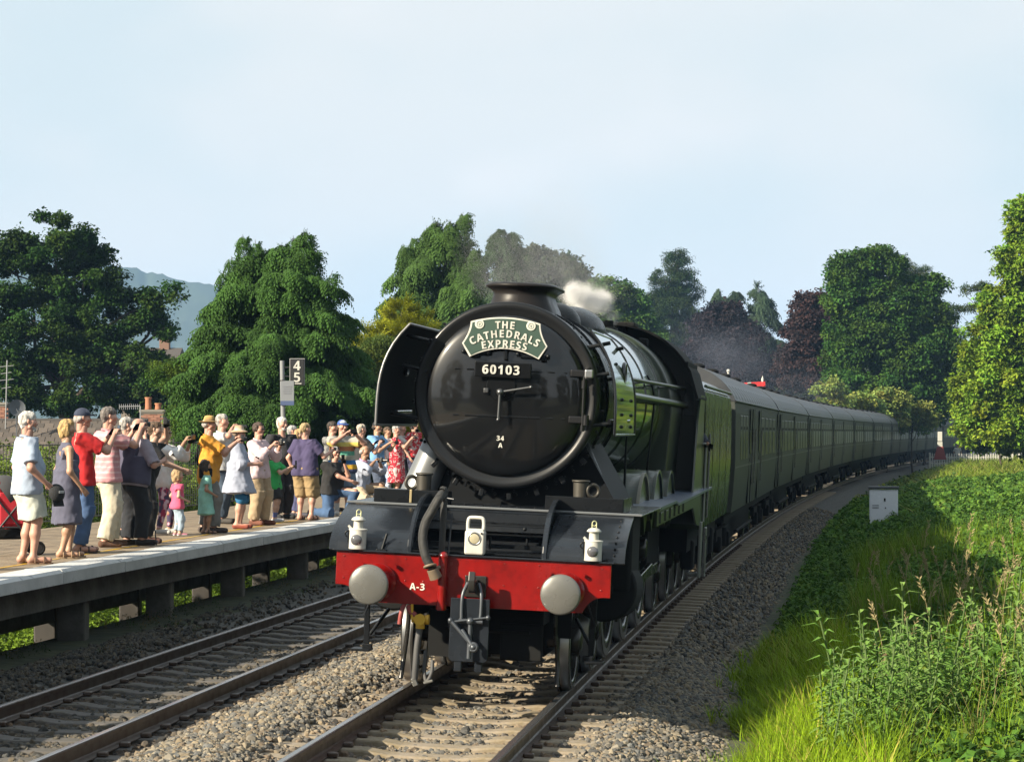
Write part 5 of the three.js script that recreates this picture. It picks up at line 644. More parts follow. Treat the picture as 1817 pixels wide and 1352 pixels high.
/* the bank right of the line */
function bankCover(s, lat) { return smooth(2.2, 2.9, lat) * (0.25 + 0.55 * smooth(3.2, 6.5, lat) * (0.65 + 0.6 * fbm(s * 0.16, lat * 0.3, 9, 3))) ; }
{
  const R = rng(601), under = [], far = [], yaw = (a, tx = 0) => new THREE.Quaternion().setFromEuler(new THREE.Euler(tx, a, (R() - 0.5) * 0.5));
  const tones = [[0.045, 0.105, 0.015], [0.06, 0.13, 0.018], [0.085, 0.155, 0.02], [0.04, 0.09, 0.02], [0.13, 0.18, 0.025]];
  for (let k = 0; k < 62000; k++) {
    const s = -7 + 87 * Math.pow(R(), 1.45), lat = 2.35 + 11.8 * Math.pow(R(), 1.15), c = bankCover(s, lat); if (c < 0.12 || (s < 9 && lat < 3.25 + 0.5 * noise3(s, lat, 1))) continue;
    const up = c * Math.pow(R(), 0.45) * 1.05, p = place(s, lat, landHeight(s, lat) + up); const pale = smooth(8, 13, lat + 2 * noise3(s * 0.2, lat * 0.2, 5)) ; const t = tones[Math.floor(R() * (3.2 + 1.8 * Math.max(pale, s < 7 ? 0.9 : 0)))], b = (0.55 + 0.65 * up / (c + 0.01)) * (0.75 + 0.5 * R()) * (1 + 0.5 * pale);  // paler leaf tones paint in the sunlit stretches of the bank
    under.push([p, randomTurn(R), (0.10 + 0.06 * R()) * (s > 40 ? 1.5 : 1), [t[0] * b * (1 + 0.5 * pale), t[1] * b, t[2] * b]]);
  }
  for (let k = 0; k < 6000; k++) { const s = 70 + 130 * R(), lat = 2.6 + 26 * Math.pow(R(), 1.2), c = bankCover(s, lat), p = place(s, lat, landHeight(s, lat) + 0.45 * c * R()); const t = tones[2 + Math.floor(R() * 3)], b = 0.7 + 0.7 * R(); far.push([p, randomTurn(R), 0.2 + 0.14 * R(), [t[0] * b * 1.2, t[1] * b, t[2] * b]]); }
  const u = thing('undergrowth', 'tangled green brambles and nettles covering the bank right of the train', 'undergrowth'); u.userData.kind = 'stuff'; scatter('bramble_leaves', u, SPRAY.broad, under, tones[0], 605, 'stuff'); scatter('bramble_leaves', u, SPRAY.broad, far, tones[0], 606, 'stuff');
  // grass: bent blades in tufts
  const tuft = (seed, n, h, w, lean) => { const Q = rng(seed), pos = [], idx = []; for (let i = 0; i < n; i++) { const a = Q() * 6.2832, r = 0.05 * Q(), bx = Math.cos(a) * r, bz = Math.sin(a) * r, d = Q() * 6.2832, L = h * (0.6 + 0.55 * Q()), le = lean * (0.4 + Q()), dx = Math.cos(d), dz = Math.sin(d), o = pos.length / 3; for (let j = 0; j < 4; j++) { const t = j / 3, ww = w * (1 - t * 0.92), x = bx + dx * le * L * t * t, y = L * t * (1 - 0.18 * le * t), z = bz + dz * le * L * t * t; pos.push(x - dz * ww, y, z + dx * ww, x + dz * ww, y, z - dx * ww); if (j) idx.push(o + 2 * j - 2, o + 2 * j - 1, o + 2 * j, o + 2 * j - 1, o + 2 * j + 1, o + 2 * j); } } const g = new THREE.BufferGeometry(); g.setAttribute('position', new THREE.Float32BufferAttribute(pos, 3)); g.setIndex(idx); g.computeVertexNormals(); return g; };
  const TUFT = [tuft(1, 13, 0.36, 0.009, 0.35), tuft(2, 13, 0.4, 0.009, 0.55), tuft(3, 11, 0.32, 0.011, 0.8), tuft(4, 9, 0.46, 0.010, 0.6)];
  const gr = [], up = V(0, 1, 0), q0 = () => new THREE.Quaternion().setFromAxisAngle(up, R() * 6.28);
  for (let k = 0; k < 13000; k++) { const s = -6 + 17 * Math.pow(R(), 1.4), lat = 1.95 + 1.75 * Math.pow(R(), 0.8); const edge = 2.42 + 0.42 * noise3(s * 1.3, 2, 3) - (R() < 0.05 ? 0.35 : 0) + (s > -1.5 ? 0.12 : 0); if (lat < edge) continue; if (s > 9 && lat > 3.4) continue; const p = place(s, lat, landHeight(s, lat) - 0.02), b = 0.75 + 0.5 * R(), dry = R() < 0.1; gr.push([p, q0(), V(1, 0.5 + 0.95 * R() * R(), 1).multiplyScalar(0.8 + 0.5 * smooth(2.4, 3.2, lat)), dry ? [0.30 * b, 0.27 * b, 0.06 * b] : [0.20 * b, 0.31 * b, 0.012 * b]]); }
  for (let k = 0; k < 16000; k++) { const s = -4 + 34 * Math.pow(R(), 1.2), lat = 3.6 + 9 * R(); const dens = noise3(s * 0.55, lat * 0.8, 8); if (dens < (lat > 7.2 ? -0.15 : 0.22) || (s < 4 && R() < 0.6)) continue; const p = place(s, lat, landHeight(s, lat)), b = 0.7 + 0.5 * R(), dry = R() < 0.07; gr.push([p, q0(), V(1, 1.2 + 0.7 * R(), 1).multiplyScalar(1.1), dry ? [0.25 * b, 0.22 * b, 0.08 * b] : [0.13 * b, 0.22 * b, 0.014 * b]]); }
  for (let k = 0; k < 15000; k++) { const s = 40 + 155 * R(), lat = 5 + 26 * R(); const p = place(s, lat, landHeight(s, lat) + 0.1), b = 0.7 + 0.5 * R(), dry = R() < 0.12; gr.push([p, q0(), V(3, 1.3, 3).multiplyScalar(0.5 + 0.7 * R()), dry ? [0.28 * b, 0.26 * b, 0.08 * b] : [0.17 * b, 0.24 * b, 0.022 * b]]); }
  const ga = thing('grass', 'bright yellow green grass along the edge of the ballast and over the bank', 'grass'); ga.userData.kind = 'stuff'; scatter('grass_tufts', ga, TUFT, gr, [0.1, 0.15, 0.03], 611, 'stuff');
  // flowering grasses with pale seed heads
  const stalk = (seed, h) => { const Q = rng(seed), g = [tube([[0, 0, 0], [0.03, h * 0.5, 0], [0.1, h * 0.85, 0.01], [0.16, h, 0.02]], 0.0035, 6, 4)]; const l = []; for (let i = 0; i < 16; i++) { const t = i / 16, b = V(0.11 + 0.07 * t, h * (0.84 + 0.2 * t), 0.01), a = Q() * 6.28, d = V(Math.cos(a) * 0.5 + 0.3, 0.6, Math.sin(a) * 0.5).normalize(); l.push([b, d, V(-d.z, 0.2, d.x).normalize(), 0.055, 0.016, 0.1]); } return join([g, leafGeo(l)]); };
  const sg = [], ST = [stalk(1, 0.95), stalk(2, 1.15), stalk(3, 0.85)]; for (let k = 0; k < 170; k++) { const s = -3 + 20 * R(), lat = 3.6 + 5.5 * R(); const p = place(s, lat, landHeight(s, lat) - 0.02), b = 0.8 + 0.4 * R(); sg.push([p, q0(), 0.75 + 0.45 * R(), [0.30 * b, 0.25 * b, 0.13 * b]]); }
  const se = thing('seed_grass', 'tall pale stalks of flowering grass standing over the bank', 'grass'); se.userData.kind = 'stuff'; scatter('grass_stalks', se, ST, sg, [0.3, 0.25, 0.12], 613, 'stuff');
  // leafy stems in the near corner
  const kinds = []; for (let kd = 0; kd < 4; kd++) { const Q = rng(620 + kd), h = 0.95 + 0.12 * kd, cv = (t) => V(0.10 * t * t * (kd % 2 ? 1 : -1), h * t, 0.06 * t * t), st = [tube([0, 0.3, 0.6, 0.85, 1].map(cv), 0.008, 14, 5)], l = []; const n = 34; for (let i = 0; i < n; i++) { const t = 0.12 + 0.88 * i / n, a = i * 2.4, b = cv(t), elev = lerp(0.05, 0.6, t), d = V(Math.cos(a) * Math.cos(elev), Math.sin(elev), Math.sin(a) * Math.cos(elev)); const nn = V(-d.x * Math.tan(elev), 1, -d.z * Math.tan(elev)); const nx = nn.addScaledVector(d, -nn.dot(d)).normalize(); l.push([b, d, nx, (0.25 - 0.12 * t) * (0.8 + 0.4 * Q()), 0.062 * (1.1 - 0.45 * t), 0.4]); } kinds.push([join(st), leafGeo(l)]); }
  const lm = [leafMat([0.14, 0.25, 0.05], 0.35), leafMat([0.11, 0.22, 0.035], 0.35), leafMat([0.16, 0.26, 0.06], 0.35)], sm = std([0.07, 0.12, 0.025], 0.8);
  const plants = []; { const Q = rng(640); for (let k = 0; k < 84; k++) { const near = k < 62; const u2 = near ? lerp(1465, 1680, Q()) : lerp(1640, 1830, Q()), dd = near ? 19.6 + 3.0 * Q() : 20 + 5 * Q(); plants.push([u2, dd, 0.75 + 0.45 * Q(), Q() * 6.28, Math.floor(Q() * 4), Math.floor(Q() * 3), (Q() - 0.5) * 0.3]); } }
  const protos = new Map();
  for (const [u2, dd, sc, ry, kd, cm, lean] of plants) { const key = kd * 3 + cm; const x = (u2 - 908.5) / PX * dd, w = V(x, 0, -dd), [s, lat] = along(w); const y = landHeight(s, lat) - 0.05; let o; if (!protos.has(key)) { o = thing('leafy_stem', 'upright green stem with narrow pointed leaves in the near right corner', 'plant', [0, 0, 0], 0, 'leafy stems in the near right corner'); mesh('stem', kinds[kd][0], sm, o); mesh('leaves', kinds[kd][1], lm[cm], o); protos.set(key, o); } else o = copyOf(protos.get(key)); o.position.set(x, y, -dd); o.rotation.set(lean, ry, lean * 0.6); o.scale.setScalar(sc); }
}
/* ---------------------------------------------------------------- things around the station */
{
  // platform sign post with the number board
  const p = atDepth(506, 860, 56), g = landHeight(...along(V(p.x, 0, p.z))); const post = thing('sign_post', 'grey post with a black 4 5 board and white banner by the conifer', 'sign post', [p.x, 0.95, p.z]); const m = (u, v) => atDepth(u, v, 56).sub(post.position);
  const k = 56 / PX, top = m(500, 640), base = m(506, 900);
  mesh('pole', [bar([0, -1.2, 0], [top.x, top.y, 0], 0.055, 0.05, 14)], std([0.24, 0.25, 0.26], 0.6, { roughnessMap: grime }), post);
  const bd = m(527, 660); mesh('number_board', [rbox(25 * k, 46 * k, 0.04, 0.01, bd.x, bd.y, 0.03), bar([top.x, bd.y + 0.1, 0], [bd.x, bd.y + 0.1, 0.01], 0.015), bar([top.x, bd.y - 0.1, 0], [bd.x, bd.y - 0.1, 0.01], 0.015)], std([0.012, 0.012, 0.014], 0.5), post);
  mesh('board_edge', [rbox(27 * k, 48 * k, 0.02, 0.005, bd.x, bd.y, 0.015)], std([0.3, 0.3, 0.3], 0.5), post);
  mesh('numeral', letters('4', 0.215, 0.01).map((q) => q.translate(bd.x, bd.y + 0.035, 0.052)), M.white, post); mesh('numeral', letters('5', 0.215, 0.01).map((q) => q.translate(bd.x, bd.y - 0.225, 0.052)), M.white, post); mesh('underline', [rbox(0.2, 0.022, 0.01, 0.003, bd.x, bd.y - 0.262, 0.055)], M.white, post);
  const ba = m(510, 694); mesh('banner', [rbox(24 * k, 36 * k, 0.03, 0.01, ba.x, ba.y, 0.06)], std([0.19, 0.205, 0.23], 0.8), post); mesh('banner_foot', [rbox(24 * k, 8 * k, 0.032, 0.006, ba.x, ba.y - 0.27, 0.062)], std([0.05, 0.08, 0.18], 0.7), post); mesh('banner_print', [0, 1, 2, 3].map((i) => box(0.2 - 0.03 * (i % 2), 0.018, 0.006, ba.x, ba.y + 0.1 - i * 0.05, 0.078)), std([0.16, 0.17, 0.2], 0.7), post); mesh('banner_strap', [torus(0.065, 0.012, top.x * 0.8, ba.y + 0.24, 0, Math.PI / 2), torus(0.065, 0.012, top.x * 0.8, ba.y - 0.3, 0, Math.PI / 2)], M.darkSteel, post);
}
const brickTex = tex(512, (u, v) => { const a = tileFbm(u, v, 6, 5, 131), b = tileFbm(u, v, 32, 2, 133); return [0.23 + 0.07 * a + 0.04 * b, 0.105 + 0.04 * a + 0.02 * b, 0.07 + 0.03 * a + 0.015 * b]; });
{ // houses in the dip behind the platform; only roofs and stacks rise above it
  const d = 84, k = d / PX, at = (u, v, dz = 0) => atDepth(u, v, d + dz), o = at(160, 760); const h = thing('house', 'brick house with brown tiled roof and two chimney stacks behind the platform', 'house', [o.x, -5, o.z]); const loc = (u, v, dz = 0) => at(u, v, dz).sub(h.position);
  const rl = loc(-80, 747), rr = loc(262, 747), w = rr.x - rl.x, cx = (rl.x + rr.x) / 2, ry = rl.y, half = 3.6, drop = 2.3;
  mesh('wall', [box(w - 0.4, ry - drop - 0.1, half * 2 - 0.6, cx, (ry - drop) / 2, 0)], new THREE.MeshStandardMaterial({ map: brickTex, roughness: 0.9 }), h);
  const roof = mesh('roof', [T(extrude([[-half, ry - drop], [0, ry - 0.05], [half, ry - drop]], w, 0), 0, 0, 0, 0, -Math.PI / 2).translate(cx + w / 2, 0, 0), bar([rl.x, ry, 0], [rr.x, ry, 0], 0.09, 0.09, 10)], std([0.05, 0.045, 0.042], 0.9), h);
  const R = rng(701), tl = [], a = Math.atan2(drop, half), len = Math.hypot(drop, half), tg = new THREE.BoxGeometry(0.30, 0.022, 0.36); tg.rotateX(a + 0.045); const tm = []; for (let q = 0; q < 4; q++) tm.push(std([0.062 + 0.014 * q, 0.052 + 0.011 * q, 0.045 + 0.009 * q], 0.9)); const parts = [[], [], [], []];
  for (let r = 0; r < 15; r++) { const t = (r + 0.5) / 15; for (let x = rl.x + 0.16; x < rr.x; x += 0.32) { const g = tg.clone(); g.translate(x + (r % 2) * 0.16, ry - t * drop + 0.045 + (R() - 0.5) * 0.012, t * half); parts[Math.floor(R() * 4)].push(g); } }
  parts.forEach((p, i) => tag(mesh('roof_tiles', p, tm[i], roof), null, null, null, 'stuff'));
  // chimney stacks with courses, pots
  const brick = new THREE.MeshStandardMaterial({ map: brickTex, roughness: 0.9 }), mort = std([0.2, 0.185, 0.16], 0.95), bg = new THREE.BoxGeometry(0.213, 0.062, 0.1), bm = [0, 1, 2].map((q) => std([[0.27, 0.125, 0.085], [0.22, 0.10, 0.07], [0.32, 0.16, 0.11]][q], 0.9));
  const stack = (u0, u1, v0, v1, dz, pots, name) => {
    const A = loc(u0, v0, dz), B = loc(u1, v1, dz), w2 = B.x - A.x, x0 = (A.x + B.x) / 2, zz = A.z; const s = mesh('chimney_stack', [box(w2 - 0.03, A.y - B.y + 1.2, 0.55, x0, (A.y + B.y) / 2 - 0.6, zz)], mort, h); if (name) s.userData.label = name;
    let y = B.y - 0.2, row = 0; while (y < A.y - 0.1) { for (const [zf, dirn] of [[zz + 0.275, 0]]) for (let x = A.x + 0.1 + (row % 2 ? 0.11 : 0); x < B.x - 0.04; x += 0.225) { const b = new THREE.Mesh(bg, bm[Math.floor(R() * 3)]); b.name = 'brick'; b.position.set(x, y, zf - 0.035 + 0.006 * R()); s.add(b); } y += 0.073; row++; }
    mesh('cap', [rbox(w2 + 0.1, 0.09, 0.68, 0.015, x0, A.y - 0.05, zz), rbox(w2 + 0.04, 0.06, 0.62, 0.01, x0, A.y - 0.12, zz)], mort, s);
    for (const [f, hh] of pots) mesh('chimney_pot', [T(lathe([[0.1, 0], [0.12, 0.02], [0.105, 0.06], [0.1, hh - 0.06], [0.125, hh - 0.03], [0.12, hh], [0.085, hh], [0.085, 0.1]], 20), x0 + f * w2, A.y, zz)], std([0.36, 0.15, 0.08], 0.85), s);
    return s;
  };
  stack(251, 291, 727, 790, 0.6, [[-0.22, 0.42], [0.22, 0.22]], 'brick chimney stack with two clay pots at the end of the roof'); stack(-30, 13, 714, 800, 0.6, [[0.0, 0.3]], 'brick chimney stack with one clay pot at the frame edge');
  const ae = []; const P0 = loc(216, 722), P1 = loc(252, 721); ae.push(bar([P0.x, P0.y, 0.6], [P1.x, P1.y, 0.6], 0.014), bar([P1.x + 0.02, P1.y, 0.6], [P1.x + 0.02, P1.y - 1.2, 0.6], 0.018)); for (let i = 0; i < 11; i++) { const x = lerp(P0.x, P1.x, i / 10); ae.push(bar([x, P0.y - 0.09, 0.6], [x, P0.y + 0.09, 0.6], 0.008)); } mesh('television_aerial', ae, std([0.35, 0.36, 0.37], 0.5, { metalness: 0.5 }), h);
  const ae2 = [], Q0 = loc(13, 760), Q1 = loc(17, 640); ae2.push(bar([Q0.x, Q0.y - 1, 0.5], [Q1.x, Q1.y, 0.5], 0.022)); for (const [v, w3] of [[652, 0.5], [664, 0.36], [676, 0.5], [690, 0.3]]) { const q = loc(15, v); ae2.push(bar([q.x - w3 / 2, q.y, 0.5], [q.x + w3 / 2, q.y + 0.05, 0.5], 0.012)); } mesh('television_aerial', ae2, std([0.3, 0.31, 0.32], 0.5, { metalness: 0.5 }), h);
  const ds = loc(31, 725, -1); mesh('satellite_dish', [T(lathe([[0, 0], [0.1, 0.01], [0.2, 0.04], [0.28, 0.09], [0.285, 0.095], [0.2, 0.05], [0, 0.015]], 28), 0, 0, 0, Math.PI / 2 - 0.2, 0.5, 0).translate(ds.x, ds.y, 1.3), bar([ds.x, ds.y - 0.05, 1.3], [ds.x, ds.y - 1.2, 1.2], 0.02), bar([ds.x, ds.y, 1.3], [ds.x + 0.12, ds.y - 0.12, 1.65], 0.01)], std([0.10, 0.11, 0.125], 0.6), h);
}
{ // a further house half hidden in the leaves
  const d = 128, o = atDepth(268, 650, d), h = thing('house', 'grey brown house half hidden in leaves between the dark tree and the conifer', 'house', [o.x, -5, o.z]); const l = (u, v) => atDepth(u, v, d).sub(h.position), a = l(228, 652), b = l(316, 652);
  mesh('wall', [box(b.x - a.x, a.y, 5, (a.x + b.x) / 2, a.y / 2, 0)], std([0.20, 0.17, 0.14], 0.9), h); mesh('roof', [T(extrude([[-2.9, a.y - 0.1], [0, a.y + 1.0], [2.9, a.y - 0.1]], b.x - a.x + 0.4, 0), 0, 0, 0, 0, -Math.PI / 2).translate(b.x + 0.2, 0, 0)], std([0.07, 0.062, 0.06], 0.9), h); mesh('chimney', [rbox(0.5, 1.2, 0.5, 0.02, b.x - 0.7, a.y + 1.3, 0)], std([0.2, 0.12, 0.09], 0.9), h); for (const f of [0.25, 0.7]) mesh('window', [rbox(0.9, 1.1, 0.06, 0.01, lerp(a.x, b.x, f), a.y - 1.0, 2.52)], M.glass, h);
}
{ // mesh fence along the back of the platform
  const t = thing('mesh_fence', 'dark wire mesh fence along the back of the platform', 'fence'); const m = std([0.03, 0.033, 0.03], 0.6);
  for (let s = -6; s < 26; s += 2.6) { const a = place(s, -9.0, DECK), b = place(s + 2.6, -9.0, DECK), dir = b.clone().sub(a).normalize(); mesh('post', [box(0.035, 1.4, 0.035, a.x, DECK + 0.7, a.z)], m, t); const g = []; for (let y = 0.12; y < 1.4; y += 0.2) g.push(bar([a.x, DECK + y, a.z], [b.x, DECK + y, b.z], y > 1.2 || y < 0.2 ? 0.009 : 0.0055, undefined, 5)); for (let q = 0.15; q < 2.6; q += 0.15) { const p = a.clone().addScaledVector(dir, q); g.push(bar([p.x, DECK + 0.1, p.z], [p.x, DECK + 1.34, p.z], 0.0045, undefined, 4)); } mesh('mesh_panel', g, m, t); }
}
{ // relay cabinet in the brambles
  const d = 69, p = atDepth(1569, 905, d), g = landHeight(...along(V(p.x, 0, p.z))), t = thing('relay_cabinet', 'pale grey lineside cabinet with dark lid half buried in brambles', 'cabinet', [p.x, g, p.z], -0.16), k = d / PX, top = atDepth(1569, 867, d).y - g;
  const mt = std([0.74, 0.77, 0.84], 0.5, { roughnessMap: grime }); mesh('case', [rbox(50 * k, top - 0.03, 0.5, 0.012, 0, (top - 0.03) / 2, 0)], mt, t); mesh('lid', [rbox(54 * k, 0.06, 0.6, 0.012, 0, top + 0.03, 0)], std([0.04, 0.045, 0.055], 0.6), t);
  mesh('door', [rbox(46 * k, top - 0.16, 0.012, 0.006, 0, top / 2 - 0.02, 0.255)], mt, t); mesh('lock', [rbox(0.05, 0.09, 0.03, 0.01, 0.03, top - 0.3, 0.268), cyl(0.018, 0.018, 0.02, 0.05, top - 0.52, 0.265, Math.PI / 2)], M.darkSteel, t); mesh('vent', [0, 1, 2].map((i) => box(0.18, 0.012, 0.01, -0.22, top - 0.45 - i * 0.04, 0.263)), M.darkSteel, t);
}
{ // semaphore signal
  const d = 136, k = d / PX, b = atDepth(1350, 766, d), t = thing('semaphore_signal', 'red and white semaphore signal arm on a white post above the coach roofs', 'signal', [b.x, 0, b.z]); const y = (v) => atDepth(1350, v, d).y;
  mesh('post', [T(new THREE.CylinderGeometry(0.09, 0.13, y(678) + 1, 12), 0.12, (y(678) - 1) / 2, 0)], M.white, t); mesh('finial', [T(lathe([[0, 0], [0.12, 0], [0.1, 0.06], [0.05, 0.1], [0.08, 0.2], [0.04, 0.3], [0.0, 0.42]], 14), 0.12, y(680), 0)], M.white, t);
  const arm = mesh('arm', [rbox(1.15, 0.3, 0.03, 0.01, -0.32, y(683), 0.14, 0, 0, 0.06)], std([0.62, 0.02, 0.015], 0.45), t); mesh('white_stripe', [box(0.2, 0.302, 0.034, -0.62, y(683) - 0.014, 0.14, 0, 0, 0.06)], M.white, arm); mesh('spectacle', [torus(0.13, 0.03, 0.28, y(689), 0.14), torus(0.13, 0.03, 0.28, y(689) - 0.26, 0.14)], M.black, arm);
  const d2 = 124, p = atDepth(1293, 766, d2), q = thing('white_post', 'slim white post with a cap above the tender roof', 'post', [p.x, 0, p.z]); const yt = atDepth(1293, 658, d2).y; mesh('pole', [T(new THREE.CylinderGeometry(0.05, 0.07, yt + 1, 10), 0, (yt - 1) / 2, 0)], M.white, q); mesh('cap', [ball(0.09, 0, yt, 0), rbox(0.2, 0.05, 0.1, 0.02, 0, yt - 0.25, 0)], M.white, q);
}
{ // white picket fence, crossing post and people by the far bend
  const d = 186, k = d / PX, o = atDepth(1726, 822, d), t = thing('picket_fence', 'low white picket fence at the bend below the bright tree', 'fence', [o.x, o.y, o.z]); const l = (u, v) => atDepth(u, v, d).sub(t.position), a = l(1651, 806), b = l(1798, 808), w = M.white;
  for (let i = 0; i <= 34; i++) { const x = lerp(a.x, b.x, i / 34), yt = lerp(a.y, b.y, i / 34), g = new THREE.Mesh(pick(0.09, yt + 0.5), w); g.name = 'picket'; g.position.set(x, -0.45, 0); g.castShadow = true; t.add(g); }
  function pick(w2, h) { pick.g ??= join([extrude([[-0.045, 0], [-0.045, 1.12], [0, 1.2], [0.045, 1.12], [0.045, 0]], 0.03)]); return pick.g; }
  mesh('rail', [box(b.x - a.x, 0.08, 0.04, (a.x + b.x) / 2, 0.45, -0.03), box(b.x - a.x, 0.08, 0.04, (a.x + b.x) / 2, 0.0, -0.03)], w, t); mesh('post', [rbox(0.14, 1.4, 0.14, 0.02, a.x, 0.1, -0.06), rbox(0.14, 1.4, 0.14, 0.02, b.x, 0.1, -0.06), bar([b.x + 0.3, -0.5, 0], [b.x + 0.55, 0.95, 0], 0.06)], w, t);
  const c = atDepth(1669, 800, d - 8), q = thing('crossing_sign', 'white two panel sign on a red base behind the picket fence', 'sign', [c.x, c.y - 0.6, c.z]); const m = (v) => atDepth(1669, v, d - 8).y - (c.y - 0.6); mesh('panel', [rbox(0.32, m(766) - m(783), 0.05, 0.02, 0, (m(766) + m(783)) / 2, 0)], std([0.55, 0.55, 0.5], 0.6), q); mesh('panel', [rbox(0.36, m(784) - m(793), 0.05, 0.02, 0, (m(784) + m(793)) / 2, 0)], std([0.5, 0.5, 0.45], 0.6), q); mesh('red_base', [T(extrude([[-0.42, 0], [-0.18, m(793)], [0.18, m(793)], [0.42, 0]], 0.2, 0.02), 0, 0, -0.1)], std([0.3, 0.05, 0.04], 0.7), q);
}
/* ---------------------------------------------------------------- steam and smoke: clouds of tiny droplets */
{
  const R0 = rng(800), clump = (n, r, size, seed) => { const Q = rng(seed), pos = [], idx = []; const o6 = [[1, 0, 0], [-1, 0, 0], [0, 1, 0], [0, -1, 0], [0, 0, 1], [0, 0, -1]], f8 = [[0, 2, 4], [2, 1, 4], [1, 3, 4], [3, 0, 4], [2, 0, 5], [1, 2, 5], [3, 1, 5], [0, 3, 5]]; for (let i = 0; i < n; i++) { const d = onBall(Q).multiplyScalar(r * (Q() + Q() + Q()) / 1.5), s = size * (0.6 + 0.8 * Q()), b = pos.length / 3; for (const [x, y, z] of o6) pos.push(d.x + x * s, d.y + y * s, d.z + z * s); for (const f of f8) idx.push(b + f[0], b + f[1], b + f[2]); } let g = new THREE.BufferGeometry(); g.setAttribute('position', new THREE.Float32BufferAttribute(pos, 3)); g.setIndex(idx); g = g.toNonIndexed(); g.computeVertexNormals(); return g; };
  const m = new THREE.Matrix4();
  const cloud = (name, label, puffs, n, radius, size, color, seed) => { const R = rng(seed), im = new THREE.InstancedMesh(clump(900, radius, size * 0.36, seed), std(color, 1), n); im.name = numbered(name); im.castShadow = true; tag(im, label, name, null, 'stuff'); const w = puffs.map((p) => p[6] ?? 1), tw = w.reduce((a, b) => a + b, 0); let i = 0, tries = 0; while (i < n && tries++ < n * 40) { let q = R() * tw, j = 0; while (j < puffs.length - 1 && (q -= w[j]) > 0) j++; const [u, v, dist, ru, rv, rd] = puffs[j], k = dist / PX; const g = () => (R() + R() + R() + R() - 2) * 0.85; const p = atDepth(u, v, dist).add(V(g() * ru * k, g() * rv * k, g() * rd)); const f = 0.35 / radius * 0.12, nz = fbm(p.x * 3 * f, p.y * 3 * f, p.z * 2 * f, 3); if (R() > smooth(-0.3, 0.3, nz)) continue; const s = 0.7 + 0.7 * R(); im.setMatrixAt(i++, m.makeRotationFromEuler(new THREE.Euler(R() * 6, R() * 6, R() * 6)).scale(V(s, s, s)).setPosition(p)); } im.count = i; scene.add(im); };
  cloud('steam', 'white wisps of steam drifting from the safety valves', [[1074, 556, 33.6, 15, 20, 0.3, 3], [1050, 542, 33.4, 20, 17, 0.4, 1.9], [1024, 522, 33.2, 20, 15, 0.4, 1.0], [1062, 532, 33.5, 20, 12, 0.3, 1]], 900, 0.05, 0.0019, [0.88, 0.88, 0.9], 801);
  cloud('smoke', 'thin grey smoke hanging over and behind the chimney', [[910, 490, 27, 66, 26, 0.6, 1.8], [960, 465, 29, 84, 38, 0.8, 1.4], [895, 440, 28, 70, 50, 0.8, 0.7], [1030, 505, 31, 70, 36, 0.8, 0.9], [985, 420, 31, 95, 75, 1.2, 0.8], [930, 390, 31, 70, 60, 1.2, 0.4]], 420, 0.13, 0.0017, [0.42, 0.43, 0.46], 803);
  cloud('smoke', 'blue grey smoke trailing low over the coach roofs', [[1280, 630, 75, 80, 50, 5, 1.4], [1360, 665, 85, 70, 38, 7, 1], [1230, 610, 60, 60, 45, 3, 1], [1440, 695, 110, 70, 28, 8, 0.6]], 230, 0.4, 0.0052, [0.13, 0.15, 0.21], 805);
}
